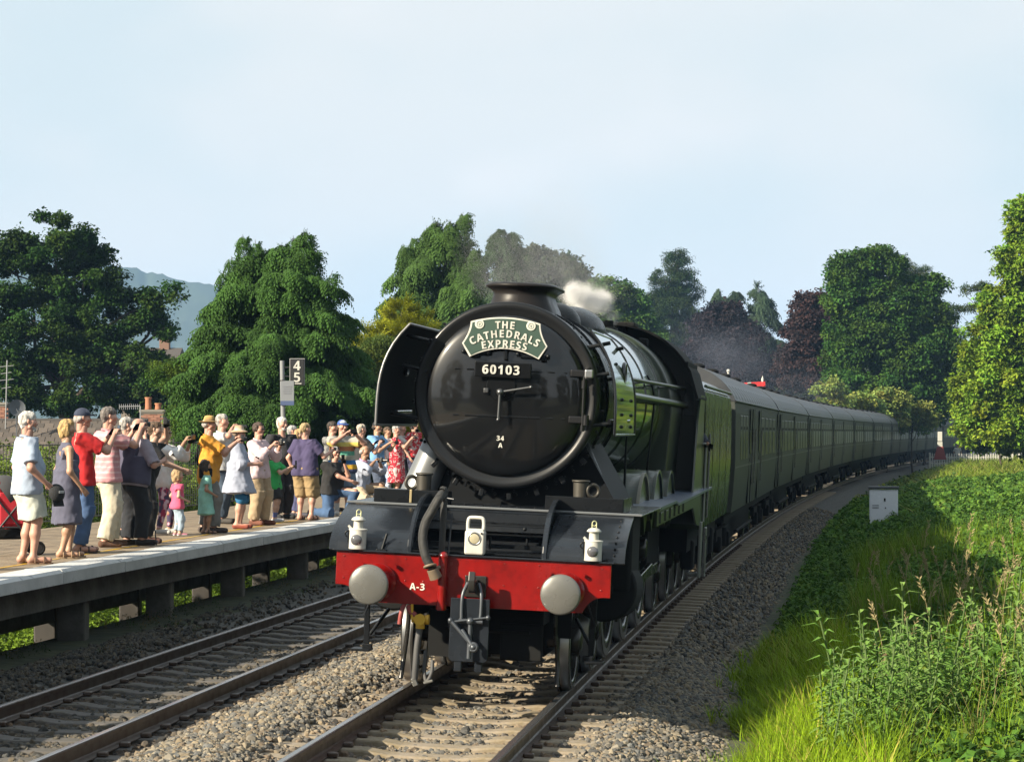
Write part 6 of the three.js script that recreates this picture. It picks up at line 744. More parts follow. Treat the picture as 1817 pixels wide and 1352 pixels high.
/* ---------------------------------------------------------------- people: bodies and clothes are skins drawn over jointed skeletons */
// field = smooth union of tapered capsules; surface nets turn it into one mesh
function skin(bones, { cell = 0.014, k = 0.02, fold = 0, freq = 9, cuts = [], color, seed = 0 } = {}) {
  const lo = V(9, 9, 9), hi = V(-9, -9, -9);
  for (const b of bones) for (const [p, r] of [[b.a, b.ra], [b.b, b.rb]]) { const q = r * (b.sq ? 1.0 : 1) + 0.03; lo.min(V(p.x - q, p.y - q, p.z - q)); hi.max(V(p.x + q, p.y + q, p.z + q)); }
  const nx = Math.ceil((hi.x - lo.x) / cell) + 2, ny = Math.ceil((hi.y - lo.y) / cell) + 2, nz = Math.ceil((hi.z - lo.z) / cell) + 2, F = new Float32Array(nx * ny * nz).fill(1), ix = (x, y, z) => x + nx * (y + ny * z);
  for (const b of bones) {
    const m = 0.05 + k, rm = Math.max(b.ra, b.rb), d = b.b.clone().sub(b.a), L2 = Math.max(d.lengthSq(), 1e-8), L = Math.sqrt(L2);
    const x0 = Math.max(0, Math.floor((Math.min(b.a.x, b.b.x) - rm - m - lo.x) / cell)), x1 = Math.min(nx - 1, Math.ceil((Math.max(b.a.x, b.b.x) + rm + m - lo.x) / cell)), y0 = Math.max(0, Math.floor((Math.min(b.a.y, b.b.y) - rm - m - lo.y) / cell)), y1 = Math.min(ny - 1, Math.ceil((Math.max(b.a.y, b.b.y) + rm + m - lo.y) / cell)), z0 = Math.max(0, Math.floor((Math.min(b.a.z, b.b.z) - rm - m - lo.z) / cell)), z1 = Math.min(nz - 1, Math.ceil((Math.max(b.a.z, b.b.z) + rm + m - lo.z) / cell));
    for (let z = z0; z <= z1; z++) for (let y = y0; y <= y1; y++) for (let x = x0; x <= x1; x++) {
      const px = lo.x + x * cell - b.a.x, py = lo.y + y * cell - b.a.y, pz = lo.z + z * cell - b.a.z; const tt = (px * d.x + py * d.y + pz * d.z) / L2, t = tt < 0 ? 0 : tt > 1 ? 1 : tt;
      const qx = px - d.x * t, qy = py - d.y * t, qz = pz - d.z * t; let q = Math.sqrt(qx * qx + qy * qy + qz * qz) - (b.ra + (b.rb - b.ra) * t);
      if (b.flat) { const rx = px - d.x * tt, ry = py - d.y * tt, rz = pz - d.z * tt; q = Math.sqrt(rx * rx + ry * ry + rz * rz) - (b.ra + (b.rb - b.ra) * t); const e = (tt - 1) * L; if (e > q) q = e; const e0 = -tt * L - b.ra; if (e0 > q) q = e0; }
      const i = ix(x, y, z), f = F[i]; if (b.minus) { const h = Math.max(k - Math.abs(-q - f), 0) / k; F[i] = Math.max(f, -q) + h * h * k * 0.25; } else { const h = Math.max(k - Math.abs(f - q), 0) / k; F[i] = Math.min(f, q) - h * h * k * 0.25; }
    }
  }
  if (fold || cuts.length) for (let z = 0; z < nz; z++) for (let y = 0; y < ny; y++) for (let x = 0; x < nx; x++) { const i = ix(x, y, z); if (F[i] > 0.06 || F[i] < -0.06) continue; const px = lo.x + x * cell, py = lo.y + y * cell, pz = lo.z + z * cell; if (fold) F[i] += fold * (noise3(px * freq + seed, py * freq * 0.55 + seed, pz * freq) + 0.6 * noise3(px * freq * 2.1 + py * 9, py * freq * 1.5 + seed, pz * freq * 2.1)); for (const [n, c, ym] of cuts) { if (ym !== undefined && py < ym) continue; const q = n.x * px + n.y * py + n.z * pz - c; if (q > F[i]) F[i] = q; } }
  if (cuts.length) for (let i = 0, z = 0; z < nz; z++) for (let y = 0; y < ny; y++) for (let x = 0; x < nx; x++, i++) { if (F[i] > -0.06) continue; const px = lo.x + x * cell, py = lo.y + y * cell, pz = lo.z + z * cell; for (const [n, c, ym] of cuts) { if (ym !== undefined && py < ym) continue; const q = n.x * px + n.y * py + n.z * pz - c; if (q > F[i]) F[i] = q; } }
  const id = new Int32Array(nx * ny * nz).fill(-1), pos = [], nor = [], idx = [];
  for (let z = 0; z < nz - 1; z++) for (let y = 0; y < ny - 1; y++) for (let x = 0; x < nx - 1; x++) {
    let mask = 0; const v = []; for (let c = 0; c < 8; c++) { const f = F[ix(x + (c & 1), y + ((c >> 1) & 1), z + (c >> 2))]; v.push(f); if (f < 0) mask |= 1 << c; }
    if (mask === 0 || mask === 255) continue; let sx = 0, sy = 0, sz = 0, n = 0;
    for (const [a, b] of EDGES) if (((mask >> a) ^ (mask >> b)) & 1) { const t = v[a] / (v[a] - v[b]); sx += (a & 1) + t * ((b & 1) - (a & 1)); sy += ((a >> 1) & 1) + t * (((b >> 1) & 1) - ((a >> 1) & 1)); sz += (a >> 2) + t * ((b >> 2) - (a >> 2)); n++; }
    id[ix(x, y, z)] = pos.length / 3; pos.push(lo.x + (x + sx / n) * cell, lo.y + (y + sy / n) * cell, lo.z + (z + sz / n) * cell);
    const g = V(v[1] + v[3] + v[5] + v[7] - v[0] - v[2] - v[4] - v[6], v[2] + v[3] + v[6] + v[7] - v[0] - v[1] - v[4] - v[5], v[4] + v[5] + v[6] + v[7] - v[0] - v[1] - v[2] - v[3]).normalize(); nor.push(g.x, g.y, g.z);
  }
  for (let z = 1; z < nz - 1; z++) for (let y = 1; y < ny - 1; y++) for (let x = 1; x < nx - 1; x++) { const s = F[ix(x, y, z)] < 0; for (const [dx, dy, dz, p, q] of [[1, 0, 0, [0, 1, 0], [0, 0, 1]], [0, 1, 0, [0, 0, 1], [1, 0, 0]], [0, 0, 1, [1, 0, 0], [0, 1, 0]]]) { if (s === F[ix(x + dx, y + dy, z + dz)] < 0) continue; const a = id[ix(x, y, z)], b = id[ix(x - p[0], y - p[1], z - p[2])], c = id[ix(x - p[0] - q[0], y - p[1] - q[1], z - p[2] - q[2])], e = id[ix(x - q[0], y - q[1], z - q[2])]; if (a < 0 || b < 0 || c < 0 || e < 0) continue; s ? idx.push(a, b, c, a, c, e) : idx.push(a, c, b, a, e, c); } }
  const g = new THREE.BufferGeometry(); g.setAttribute('position', new THREE.Float32BufferAttribute(pos, 3)); g.setAttribute('normal', new THREE.Float32BufferAttribute(nor, 3)); g.setIndex(idx); return paint(g, color);
}
const EDGES = [[0, 1], [2, 3], [4, 5], [6, 7], [0, 2], [1, 3], [4, 6], [5, 7], [0, 4], [1, 5], [2, 6], [3, 7]];
function paint(g, color) { const p = g.attributes.position, c = new Float32Array(p.count * 3); for (let i = 0; i < p.count; i++) { const q = typeof color === 'function' ? color(p.getX(i), p.getY(i), p.getZ(i)) : color ?? [1, 1, 1], w = 1 + 0.10 * noise3(p.getX(i) * 14, p.getY(i) * 14, p.getZ(i) * 14) + 0.06 * noise3(p.getX(i) * 45, p.getY(i) * 45, p.getZ(i) * 45); c[3 * i] = q[0] * w; c[3 * i + 1] = q[1] * w; c[3 * i + 2] = q[2] * w; } g.setAttribute('color', new THREE.BufferAttribute(c, 3)); return g; }
const B = (a, b, ra, rb = ra, o = {}) => ({ a: a.clone(), b: b.clone(), ra, rb, ...o });
M.skin = new THREE.MeshPhysicalMaterial({ color: rgb(0.75, 0.75, 0.75), vertexColors: true, roughness: 0.55, sheen: 0.2 });
M.cloth = new THREE.MeshStandardMaterial({ color: rgb(0.75, 0.75, 0.75), vertexColors: true, roughness: 0.92, bumpMap: fine, bumpScale: 0.0015 });
M.hair = new THREE.MeshStandardMaterial({ color: rgb(0.75, 0.75, 0.75), vertexColors: true, roughness: 0.75 });
/* a head, about 0.235 m tall, chin at y = 0, facing +z, eyes at half height; tinted per person */
const HEADS = {};
function headGeo(kind) {
  if (HEADS[kind]) return HEADS[kind];
  const f = kind === 'woman' ? 0.95 : kind === 'child' ? 0.92 : 1, jaw = kind === 'man' ? 1.06 : kind === 'child' ? 0.86 : 0.92; const P = (x, y, z) => V(x * f, y, z * f);
  const b = [B(P(0, 0.155, -0.028), P(0, 0.160, 0.012), 0.074, 0.070), B(P(0, 0.145, -0.05), P(0, 0.15, -0.03), 0.066), B(P(-0.032, 0.10, 0.03), P(0.032, 0.10, 0.03), 0.05), B(P(0, 0.10, 0.035), P(0, 0.03, 0.052), 0.046, 0.024 * jaw), B(P(-0.043 * jaw, 0.055, 0.005), P(-0.012 * jaw, 0.024, 0.055), 0.022, 0.02), B(P(0.043 * jaw, 0.055, 0.005), P(0.012 * jaw, 0.024, 0.055), 0.022, 0.02), B(P(0, 0.09, -0.03), P(0, -0.03, -0.035), 0.052, 0.05),
    B(P(-0.034, 0.134, 0.068), P(0.034, 0.134, 0.068), 0.014), B(P(0, 0.122, 0.082), P(0, 0.088, 0.101), 0.008, 0.0125), B(P(-0.013, 0.086, 0.088), P(0.013, 0.086, 0.088), 0.009), B(P(-0.016, 0.061, 0.079), P(0.016, 0.061, 0.079), 0.0085), B(P(-0.014, 0.050, 0.077), P(0.014, 0.050, 0.077), 0.009), B(P(0, 0.024, 0.066), P(0, 0.028, 0.066), 0.018 * jaw), B(P(-0.038, 0.095, 0.058), P(-0.05, 0.09, 0.03), 0.02), B(P(0.038, 0.095, 0.058), P(0.05, 0.09, 0.03), 0.02)];
  for (const s of [-1, 1]) b.push(B(P(s * 0.031, 0.117, 0.092), P(s * 0.031, 0.117, 0.088), 0.0135, 0.0135, { minus: 1 }));
  for (const s of [-1, 1]) b.push(B(P(s * 0.031, 0.117, 0.069), P(s * 0.031, 0.117, 0.07), 0.0125), B(P(s * 0.075, 0.128, -0.012), P(s * 0.073, 0.098, -0.004), 0.014, 0.009), B(P(s * 0.082, 0.135, -0.018), P(s * 0.08, 0.11, -0.02), 0.009));
  const g = skin(b, { cell: 0.0052, k: 0.014, color: (x, y, z) => { x /= f; z /= f; const ex = Math.abs(x) - 0.031, eye = Math.hypot(ex, (y - 0.117) * 1.5); if (z > 0.07 && eye < 0.0125) return eye < 0.006 ? [0.05, 0.04, 0.03] : [1.1, 1.3, 1.4]; if (z > 0.05 && Math.abs(y - 0.139 + 6 * ex * ex) < 0.0055 && Math.abs(ex) < 0.021) return [0.35, 0.27, 0.2]; if (z > 0.07 && Math.hypot(x * 0.55, y - 0.0555) < 0.0125) return [0.95, 0.55, 0.5]; if (Math.hypot(Math.abs(x) - 0.05, y - 0.085) < 0.025 && z > 0.02) return [1.05, 0.86, 0.82]; return [1, 1, 1]; } });
  return (HEADS[kind] = g);
}
/* right hands with five fingers; wrist at 0, fingers towards -y, palm towards +z, thumb at +x */
const HANDS = {};
function handGeo(kind) {
  if (HANDS[kind]) return HANDS[kind];
  const b = [B(V(-0.018, -0.015, 0), V(-0.026, -0.085, 0), 0.017, 0.014), B(V(0, -0.012, 0), V(-0.004, -0.09, 0), 0.018, 0.015), B(V(0.016, -0.015, 0), V(0.02, -0.088, 0), 0.017, 0.014), B(V(0, 0.02, 0), V(0, -0.03, 0), 0.024, 0.022)];
  const curl = kind === 'hold' ? 1.15 : kind === 'fist' ? 1.5 : 0.4, fingers = [[-0.029, 0.062, 0.9], [-0.0105, 0.076, 0.98], [0.0085, 0.082, 1.02], [0.0265, 0.074, 1.05]];
  for (const [x, L, q] of fingers) { let p = V(x, -0.09, 0), a = 0.12 + (kind === 'relaxed' ? 0.15 * (1.1 - q) : 0); const seg = [0.46, 0.31, 0.23]; let r = 0.0088; for (let i = 0; i < 3; i++) { a += curl * (i ? 0.75 : 0.5) * (2 - q); const n = p.clone().add(V(x * 0.05, -Math.cos(a) * L * seg[i], Math.sin(a) * L * seg[i])); b.push(B(p, n, r, r - 0.0009)); p = n; r -= 0.0009; } }
  let p = V(0.024, -0.03, 0.006); for (const [dx, dy, dz, r] of kind === 'relaxed' ? [[0.018, -0.026, 0.012, 0.0115], [0.012, -0.026, 0.008, 0.0098], [0.004, -0.022, 0.006, 0.0088]] : [[0.018, -0.02, 0.022, 0.0115], [0.008, -0.022, 0.02, 0.0098], [-0.004, -0.02, 0.014, 0.0088]]) { const n = p.clone().add(V(dx, dy, dz)); b.push(B(p, n, r, r - 0.001)); p = n; }
  return (HANDS[kind] = skin(b, { cell: 0.0042, k: 0.0055, color: [1, 1, 1] }));
}
const ik = (a, c, l1, l2, hint) => { const d = c.clone().sub(a); let L = d.length(); const m = (l1 + l2) * 0.985; if (L > m) { c = a.clone().addScaledVector(d, m / L); L = m; d.setLength(L); } L = Math.max(L, Math.abs(l1 - l2) * 1.05); const u = d.clone().normalize(), x = (l1 * l1 - l2 * l2 + L * L) / (2 * L), y = Math.sqrt(Math.max(0, l1 * l1 - x * x)); const h = hint.clone().addScaledVector(u, -hint.dot(u)).normalize(); return [a.clone().addScaledVector(u, x).addScaledVector(h, y), c]; };
const tintGeo = (g, c) => { const o = g.clone(), a = o.attributes.color; for (let i = 0; i < a.count; i++) a.setXYZ(i, clamp(a.getX(i) * c[0], 0, 0.9), clamp(a.getY(i) * c[1], 0, 0.9), clamp(a.getZ(i) * c[2], 0, 0.9)); return o; };
function mergeC(list) { const l = list.map((g) => { const o = g.index ? g.toNonIndexed() : g; for (const k of Object.keys(o.attributes)) if (!['position', 'normal', 'color'].includes(k)) o.deleteAttribute(k); return o; }); return boxUV(mergeGeometries(l, false)); }
const SKIN = { fair: [0.47, 0.285, 0.21], pink: [0.50, 0.275, 0.205], tan: [0.34, 0.19, 0.12], warm: [0.42, 0.245, 0.16] };
/* person in own axes: +z the way they face, +x their left, feet on y = 0; sizes are shares of the height */
function person(label, pos, turn, o) {
  const t = thing('person', label, 'person', pos, turn, o.group), h = o.h ?? 1.72, sex = o.sex ?? 'man', kid = sex === 'child', W = (o.wide ?? 1) * (kid ? 0.92 : 1), S = h, seed = o.seed ?? Math.round(pos.x * 97 + pos.z * 31);
  const lean = o.lean ?? 0, low = o.hip ?? (kid ? 0.49 : 0.52); const skinC = SKIN[o.skin ?? 'fair'];
  const hipY = low * S, hc = V(0, hipY, (o.hipZ ?? 0) * S), up = V(Math.sin(o.side ?? 0), Math.cos(lean), Math.sin(lean)).normalize(); const at = (f) => hc.clone().addScaledVector(up, f * S); // along the spine
  const shW = (sex === 'man' ? 0.112 : sex === 'woman' ? 0.097 : 0.098) * S * Math.sqrt(W), hpW = (sex === 'woman' ? 0.056 : 0.05) * S * W, tw = o.twist ?? 0; const R = V(Math.cos(tw), 0, -Math.sin(tw)), Fw = V(Math.sin(tw), 0, Math.cos(tw)).addScaledVector(V(0, 1, 0), -Math.sin(lean) * 0.6).normalize();
  const chest = at(0.20), neck0 = at(0.305), headScale = (kid ? (o.headScale ?? 0.165) : 0.131) * S / 0.235; const neck1 = at(0.345).addScaledVector(Fw, 0.012 * S);
  const sh = [1, -1].map((s) => at(0.270).addScaledVector(R, s * shW)), hip = [1, -1].map((s) => hc.clone().add(V(s * hpW, 0, 0)));
  const l1 = 0.172 * S, l2 = 0.152 * S, t1 = 0.2385 * S * (low > 0.45 ? low / 0.52 : 1), t2 = 0.2395 * S * (low > 0.45 ? low / 0.52 : 1);
  const foot = (o.feet ?? [[0.06, -0.01], [-0.06, 0.02]]).map((f) => V(f[0] * S, (f[2] ?? 0.045) * S, f[1] * S)), kneeHint = (i) => V(...(o.knees?.[i] ?? [i ? -0.15 : 0.15, 0, 1]));
  const leg = [0, 1].map((i) => { const [kn, an] = ik(hip[i], foot[i], t1, t2, kneeHint(i)); return { kn, an }; });
  const hands = o.hands ?? [[0.14, -0.30, 0.04], [-0.14, -0.30, 0.04]]; // relative to the shoulders' middle, in the chest's turn
  const mid = at(0.285); const arm = [0, 1].map((i) => { const q = hands[i], c = mid.clone().addScaledVector(R, q[0] * S).add(V(0, q[1] * S, 0)).addScaledVector(Fw, q[2] * S); const hint = o.elbows?.[i] ? V(...o.elbows[i]) : R.clone().multiplyScalar(i ? -0.6 : 0.6).add(V(0, -0.8, 0)).addScaledVector(Fw, -0.45); const [el, wr] = ik(sh[i], c, l1, l2, hint); return { el, wr }; });
  const ar = 0.0265 * S * Math.sqrt(W) * (sex === 'woman' ? 0.92 : 1), tr = 0.050 * S * Math.sqrt(W);
  // body skin
  const bare = []; bare.push(B(neck0, neck1.clone().addScaledVector(up, 0.012 * S), 0.036 * S, 0.031 * S), B(at(0.25).addScaledVector(R, 0.05 * S), at(0.25).addScaledVector(R, -0.05 * S), 0.042 * S), B(at(0.285), at(0.25), 0.04 * S, 0.05 * S), B(at(0.02), at(0.2), 0.04 * S, 0.042 * S));
  for (let i = 0; i < 2; i++) bare.push(B(sh[i], arm[i].el, ar * 1.12, ar * 0.88), B(arm[i].el, arm[i].wr, ar * 0.95, ar * 0.62), B(hip[i], leg[i].kn, tr * 0.98, tr * 0.66), B(leg[i].kn, leg[i].kn.clone().lerp(leg[i].an, 0.38).add(V(0, 0, -0.008 * S)), tr * 0.66, tr * 0.66), B(leg[i].kn.clone().lerp(leg[i].an, 0.38), leg[i].an, tr * 0.62, tr * 0.38), B(at(0.275).addScaledVector(R, (i ? -1 : 1) * 0.035 * S), sh[i], ar * 1.15, ar * 1.1));
  const fdir = (i) => V(...(o.toes?.[i] ?? [i ? -0.2 : 0.2, 0, 1])).normalize(); const heel = (i) => leg[i].an.clone().add(V(0, -0.022 * S, 0)).addScaledVector(fdir(i), -0.018 * S), toe = (i) => heel(i).clone().addScaledVector(fdir(i), 0.125 * S).add(V(0, (o.toeDrop?.[i] ?? -0.004) * S, 0));
  for (let i = 0; i < 2; i++) bare.push(B(leg[i].an, heel(i), tr * 0.42, tr * 0.4), B(heel(i), toe(i), tr * 0.42, tr * 0.36));
  const parts = [tintGeo(skin(bare, { cell: 0.013, k: 0.03, color: [1, 1, 1] }), skinC)];
  for (let i = 0; i < 2; i++) { const g = tintGeo(handGeo(o.grip?.[i] ?? 'relaxed'), skinC); const d = arm[i].wr.clone().sub(arm[i].el).normalize(), palm = o.palm?.[i] ? V(...o.palm[i]) : V(i ? 1 : -1, 0, 0.35); const y = d.clone().negate(), z = palm.addScaledVector(y, -palm.dot(y)).normalize(), x = new THREE.Vector3().crossVectors(y, z); const sc = (kid ? 0.75 : 0.97) * S / 1.75; if (!i) g.scale(-1, 1, 1); g.scale(sc, sc, sc); g.applyMatrix4(new THREE.Matrix4().makeBasis(x, y, z).setPosition(arm[i].wr)); parts.push(g); }
  const hy = o.headTurn ?? 0, hp = o.headTilt ?? 0; const hm = new THREE.Matrix4().compose(neck1.clone().addScaledVector(up, 0.012 * S), new THREE.Quaternion().setFromEuler(new THREE.Euler(hp, tw + hy, o.headRoll ?? 0, 'YXZ')), V(headScale, headScale, headScale)); const hpos = hm; const headG = tintGeo(headGeo(sex), skinC); headG.applyMatrix4(hm); parts.push(headG);
  mesh('body', mergeC(parts), M.skin, t);
  const toHead = (g) => g.applyMatrix4(hm);
  // top: shirt, dress or tunic
  const top = o.top; if (top) {
    const loose = (top.loose ?? 0.012) * S + 0.004, bl = [], belly = o.belly ?? 0, fem = sex === 'woman'; const hem = top.hem ?? -0.02; // share of height below or above the hips
    for (const s of [1, -1]) bl.push(B(at(0.228).addScaledVector(R, s * shW * 0.60), at(0.13).addScaledVector(R, s * 0.052 * S * W), 0.052 * S * Math.sqrt(W) + loose * 0.5, 0.052 * S * W + loose * 0.8), B(at(0.13).addScaledVector(R, s * 0.055 * S * W), at(Math.max(hem, -0.03) * 0.9).add(V(s * 0.052 * S * W, 0, 0)), 0.052 * S * W + loose * 0.8, 0.066 * S * W + loose * 1.2), B(at(0.288).addScaledVector(R, s * 0.026 * S), sh[s > 0 ? 0 : 1], 0.036 * S, ar * 1.12 + loose * 0.5));
    bl.push(B(at(0.22).addScaledVector(Fw, 0.018 * S), at(0.12).addScaledVector(Fw, (0.012 + belly) * S), 0.062 * S * Math.sqrt(W), 0.06 * S * W + belly * S * 0.4), B(at(0.12).addScaledVector(Fw, (0.012 + belly) * S), at(0.02).addScaledVector(Fw, (0.006 + belly * 0.7) * S), 0.06 * S * W + belly * S * 0.4, 0.06 * S * W + belly * S * 0.2), B(at(0.31), at(0.262), 0.038 * S, 0.055 * S));
    if (fem) for (const s of [1, -1]) bl.push(B(at(0.205).addScaledVector(R, s * 0.042 * S).addScaledVector(Fw, 0.045 * S), at(0.19).addScaledVector(R, s * 0.042 * S).addScaledVector(Fw, 0.045 * S), 0.042 * S * Math.sqrt(W)));
    if (top.skirt) { const e = hc.clone().add(V(0, -top.skirt * S, 0.005 * S)); for (const s of [1, -1]) bl.push(B(at(0.03).add(V(s * 0.045 * S * W, 0, 0)), e.clone().add(V(s * 0.055 * S * W, 0, 0)), 0.066 * S * W + loose, (top.flare ?? 0.075) * S * W + loose, { flat: 1 })); bl.push(B(at(0.03), e, 0.075 * S * W + loose, (top.flare ?? 0.075) * S * W * 1.08 + loose, { flat: 1 })); }
    const sl = top.sleeve ?? 0.5; if (sl > 0) for (let i = 0; i < 2; i++) { const e1 = sl <= 1 ? sh[i].clone().lerp(arm[i].el, sl) : arm[i].el; bl.push(B(sh[i], e1, ar * 1.25 + loose, ar * 1.05 + loose, { flat: sl <= 1 })); if (sl > 1) bl.push(B(arm[i].el, arm[i].el.clone().lerp(arm[i].wr, sl - 1), ar * 1.0 + loose * 0.9, ar * 0.75 + loose * 0.8, { flat: 1 })); }
    const cuts = [[up.clone(), up.dot(at(0.322))]]; if (!top.skirt) cuts.push([up.clone().negate(), -up.dot(at(hem))]);
    if (sl === 0) for (let i = 0; i < 2; i++) { const n = sh[i].clone().sub(at(0.285)).normalize(); cuts.push([n, n.dot(at(0.285)) + shW * 0.86, at(0.19).y]); }
    mesh(top.name ?? 'shirt', boxUV(skin(bl, { cell: kid ? 0.010 : 0.0125, k: 0.035, fold: (top.fold ?? 0.0065) * 1.9, freq: 10, cuts, seed, color: top.color }).toNonIndexed()), M.cloth, t);
  }
  if (top && top.collar) mesh('collar', boxUV(skin([0, 1, 2, 3, 4, 5, 6, 7].map((i) => { const a = i / 8 * 6.2832 + 0.39, b = a + 0.7, q = (w) => at(0.318 - 0.012 * Math.cos(w)).addScaledVector(R, 0.042 * S * Math.sin(w)).addScaledVector(Fw, 0.04 * S * Math.cos(w)); return B(q(a), q(b), 0.0105 * S); }), { cell: 0.0095, k: 0.01, color: top.collar }).toNonIndexed()), M.cloth, t);
  if (o.vest) { const bl = []; for (const s of [1, -1]) bl.push(B(at(0.238).addScaledVector(R, s * shW * 0.62), at(0.0).addScaledVector(R, s * 0.06 * S * W), 0.076 * S * Math.sqrt(W), 0.1 * S * W), B(at(0.29).addScaledVector(R, s * 0.03 * S), at(0.275).addScaledVector(R, s * shW * 0.9), 0.042 * S, 0.042 * S)); bl.push(B(at(0.24), at(0.0), 0.094 * S, 0.108 * S * W)); const cuts = [[up.clone(), up.dot(at(0.312))], [up.clone().negate(), -up.dot(at(-0.035))]]; for (let i = 0; i < 2; i++) { const n = sh[i].clone().sub(at(0.285)).normalize(); cuts.push([n, n.dot(at(0.285)) + shW * 1.0, at(0.19).y]); } mesh('waistcoat', boxUV(skin(bl, { cell: 0.0125, k: 0.035, fold: 0.007, freq: 7, cuts, seed, color: o.vest }).toNonIndexed()), M.cloth, t); }
  // trousers or shorts
  const leg2 = o.legs; if (leg2) {
    const L = leg2.length ?? 1.95, loose = (leg2.loose ?? 0.010) * S, bl = [B(at(0.045), hc.clone().add(V(0, -0.02 * S, 0)), 0.072 * S * W, 0.07 * S * W)]; for (const s of [1, -1]) bl.push(B(at(0.05).add(V(s * 0.035 * S * W, 0, 0)), hip[s > 0 ? 0 : 1], 0.062 * S * W, 0.068 * S * W), B(hip[s > 0 ? 0 : 1].clone().add(V(0, -0.02 * S, -0.022 * S)), hip[s > 0 ? 0 : 1].clone().add(V(0, -0.05 * S, -0.018 * S)), 0.058 * S * W));
    for (let i = 0; i < 2; i++) { const e = L <= 1 ? hip[i].clone().lerp(leg[i].kn, L) : leg[i].kn; bl.push(B(hip[i], e, tr * 1.12 + loose, tr * (L <= 1 ? 0.98 : 0.78) + loose * 1.2, { flat: L <= 1 })); if (L > 1) bl.push(B(leg[i].kn, leg[i].kn.clone().lerp(leg[i].an, L - 1), tr * 0.78 + loose * 1.1, tr * (leg2.slim ? 0.42 : 0.55) + loose * 1.3, { flat: 1 })); }
    mesh(leg2.name ?? 'trousers', boxUV(skin(bl, { cell: 0.0125, k: 0.03, fold: leg2.slim ? 0.003 : 0.011, freq: 11, cuts: [[up.clone(), up.dot(at(o.top && (o.top.hem ?? -0.02) < 0.0 ? 0.03 : 0.06))]], seed: seed + 3, color: leg2.color }).toNonIndexed()), M.cloth, t);
  }
  // shoes
  if (o.shoes) for (let i = 0; i < 2; i++) { const a = heel(i), b = toe(i), r = tr * 0.5, n = V(0, -1, 0), bl = [B(a, b, r * 1.02, r * 0.92), B(leg[i].an.clone().add(V(0, -0.008 * S, 0)), a, r * 0.98, r)]; const bottom = Math.min(a.y, b.y) - r * 0.85; mesh(o.shoes.name ?? 'shoe', boxUV(skin(bl, { cell: 0.0105, k: 0.02, cuts: [[n, -bottom], [V(0, 1, 0), a.y + (o.shoes.high ?? 0.028) * S]], color: (x, y) => (o.shoes.sole && y < bottom + 0.02 ? o.shoes.sole : o.shoes.color) }).toNonIndexed()), M.cloth, t); if (o.socks) mesh('sock', boxUV(skin([B(leg[i].an.clone().lerp(leg[i].kn, 0.3), leg[i].an, tr * 0.52, tr * 0.48, { flat: 1 })], { cell: 0.0105, k: 0.01, color: o.socks }).toNonIndexed()), M.cloth, t); }
  if (o.sandals) for (let i = 0; i < 2; i++) { const a = heel(i), b = toe(i), d = b.clone().sub(a), c = a.clone().lerp(b, 0.5), g = [T(extrude(sole(d.length() + 0.07, 0.1), 0.022, 0.003), 0, 0, 0, Math.PI / 2).rotateY(Math.atan2(d.x, d.z)).translate(c.x, a.y - tr * 0.42, c.z)]; const sd = V(d.z, 0, -d.x).normalize(); for (const f of [0.25, 0.72]) { const m = a.clone().addScaledVector(d, f), q = (s, y) => m.clone().addScaledVector(sd, s).add(V(0, y, 0)); g.push(tube([q(-0.05, -0.03), q(-0.042, 0.018), q(0, 0.035), q(0.042, 0.018), q(0.05, -0.03)], 0.009, 12, 6)); } mesh('sandal', g, std(o.sandals, 0.7), t); }
  // hair, beard, hats, glasses
  if (o.hair) { const st = o.hat && o.hair.style === 'short' ? 'fringe' : o.hair.style ?? 'short', c = o.hair.color, P = V, col = (x, y, z) => { const n = 0.78 + 0.5 * noise3(x * 75, y * 16, z * 75); return [c[0] * n, c[1] * n, c[2] * n]; }; const f = sex === 'man' ? 1 : 0.95; const b = [], cuts = [];
    if (st !== 'fringe') b.push(B(P(0, 0.165, -0.032), P(0, 0.172, 0.008), 0.0815 * f + 0.002, 0.076 * f), B(P(0, 0.15, -0.055), P(0, 0.13, -0.06), 0.072 * f, 0.064 * f));
    if (st === 'short') b.push(B(P(0, 0.105, -0.06), P(0, 0.07, -0.055), 0.058, 0.05)); if (st === 'fringe') { for (const s of [-1, 1]) b.push(B(P(s * 0.05, 0.135, -0.02), P(s * 0.035, 0.105, -0.07), 0.036, 0.045)); b.push(B(P(-0.02, 0.11, -0.085), P(0.02, 0.11, -0.085), 0.04)); }
    if (st === 'bob' || st === 'long') { for (const s of [-1, 1]) b.push(B(P(s * 0.056, 0.15, -0.02), P(s * 0.066, 0.045, -0.015), 0.042, 0.036)); b.push(B(P(0, 0.12, -0.07), P(0, 0.03, -0.06), 0.066, 0.058), B(P(-0.05, 0.08, -0.05), P(0.05, 0.08, -0.05), 0.05)); }
    if (st === 'long') b.push(B(P(0, 0.05, -0.07), P(0, -0.07, -0.075), 0.06, 0.045)); if (st === 'bun') b.push(B(P(0, 0.18, -0.105), P(0, 0.19, -0.12), 0.036, 0.034), B(P(0, 0.105, -0.06), P(0, 0.08, -0.055), 0.056, 0.045)); if (st === 'tail') b.push(B(P(0, 0.13, -0.11), P(0, 0.05, -0.125), 0.026, 0.018), B(P(0, 0.12, -0.06), P(0, 0.09, -0.05), 0.058, 0.05)); if (st === 'curly') { const Q = rng(seed + 5); for (let i = 0; i < 26; i++) { const d = onBall(Q); if (d.z > 0.45 && d.y < 0.55) continue; b.push(B(P(d.x * 0.075, 0.155 + d.y * 0.07, -0.02 + d.z * 0.075), P(d.x * 0.08, 0.152 + d.y * 0.075, -0.02 + d.z * 0.08), 0.026)); } b.push(B(P(0, 0.1, -0.06), P(0, 0.07, -0.05), 0.058, 0.045)); }
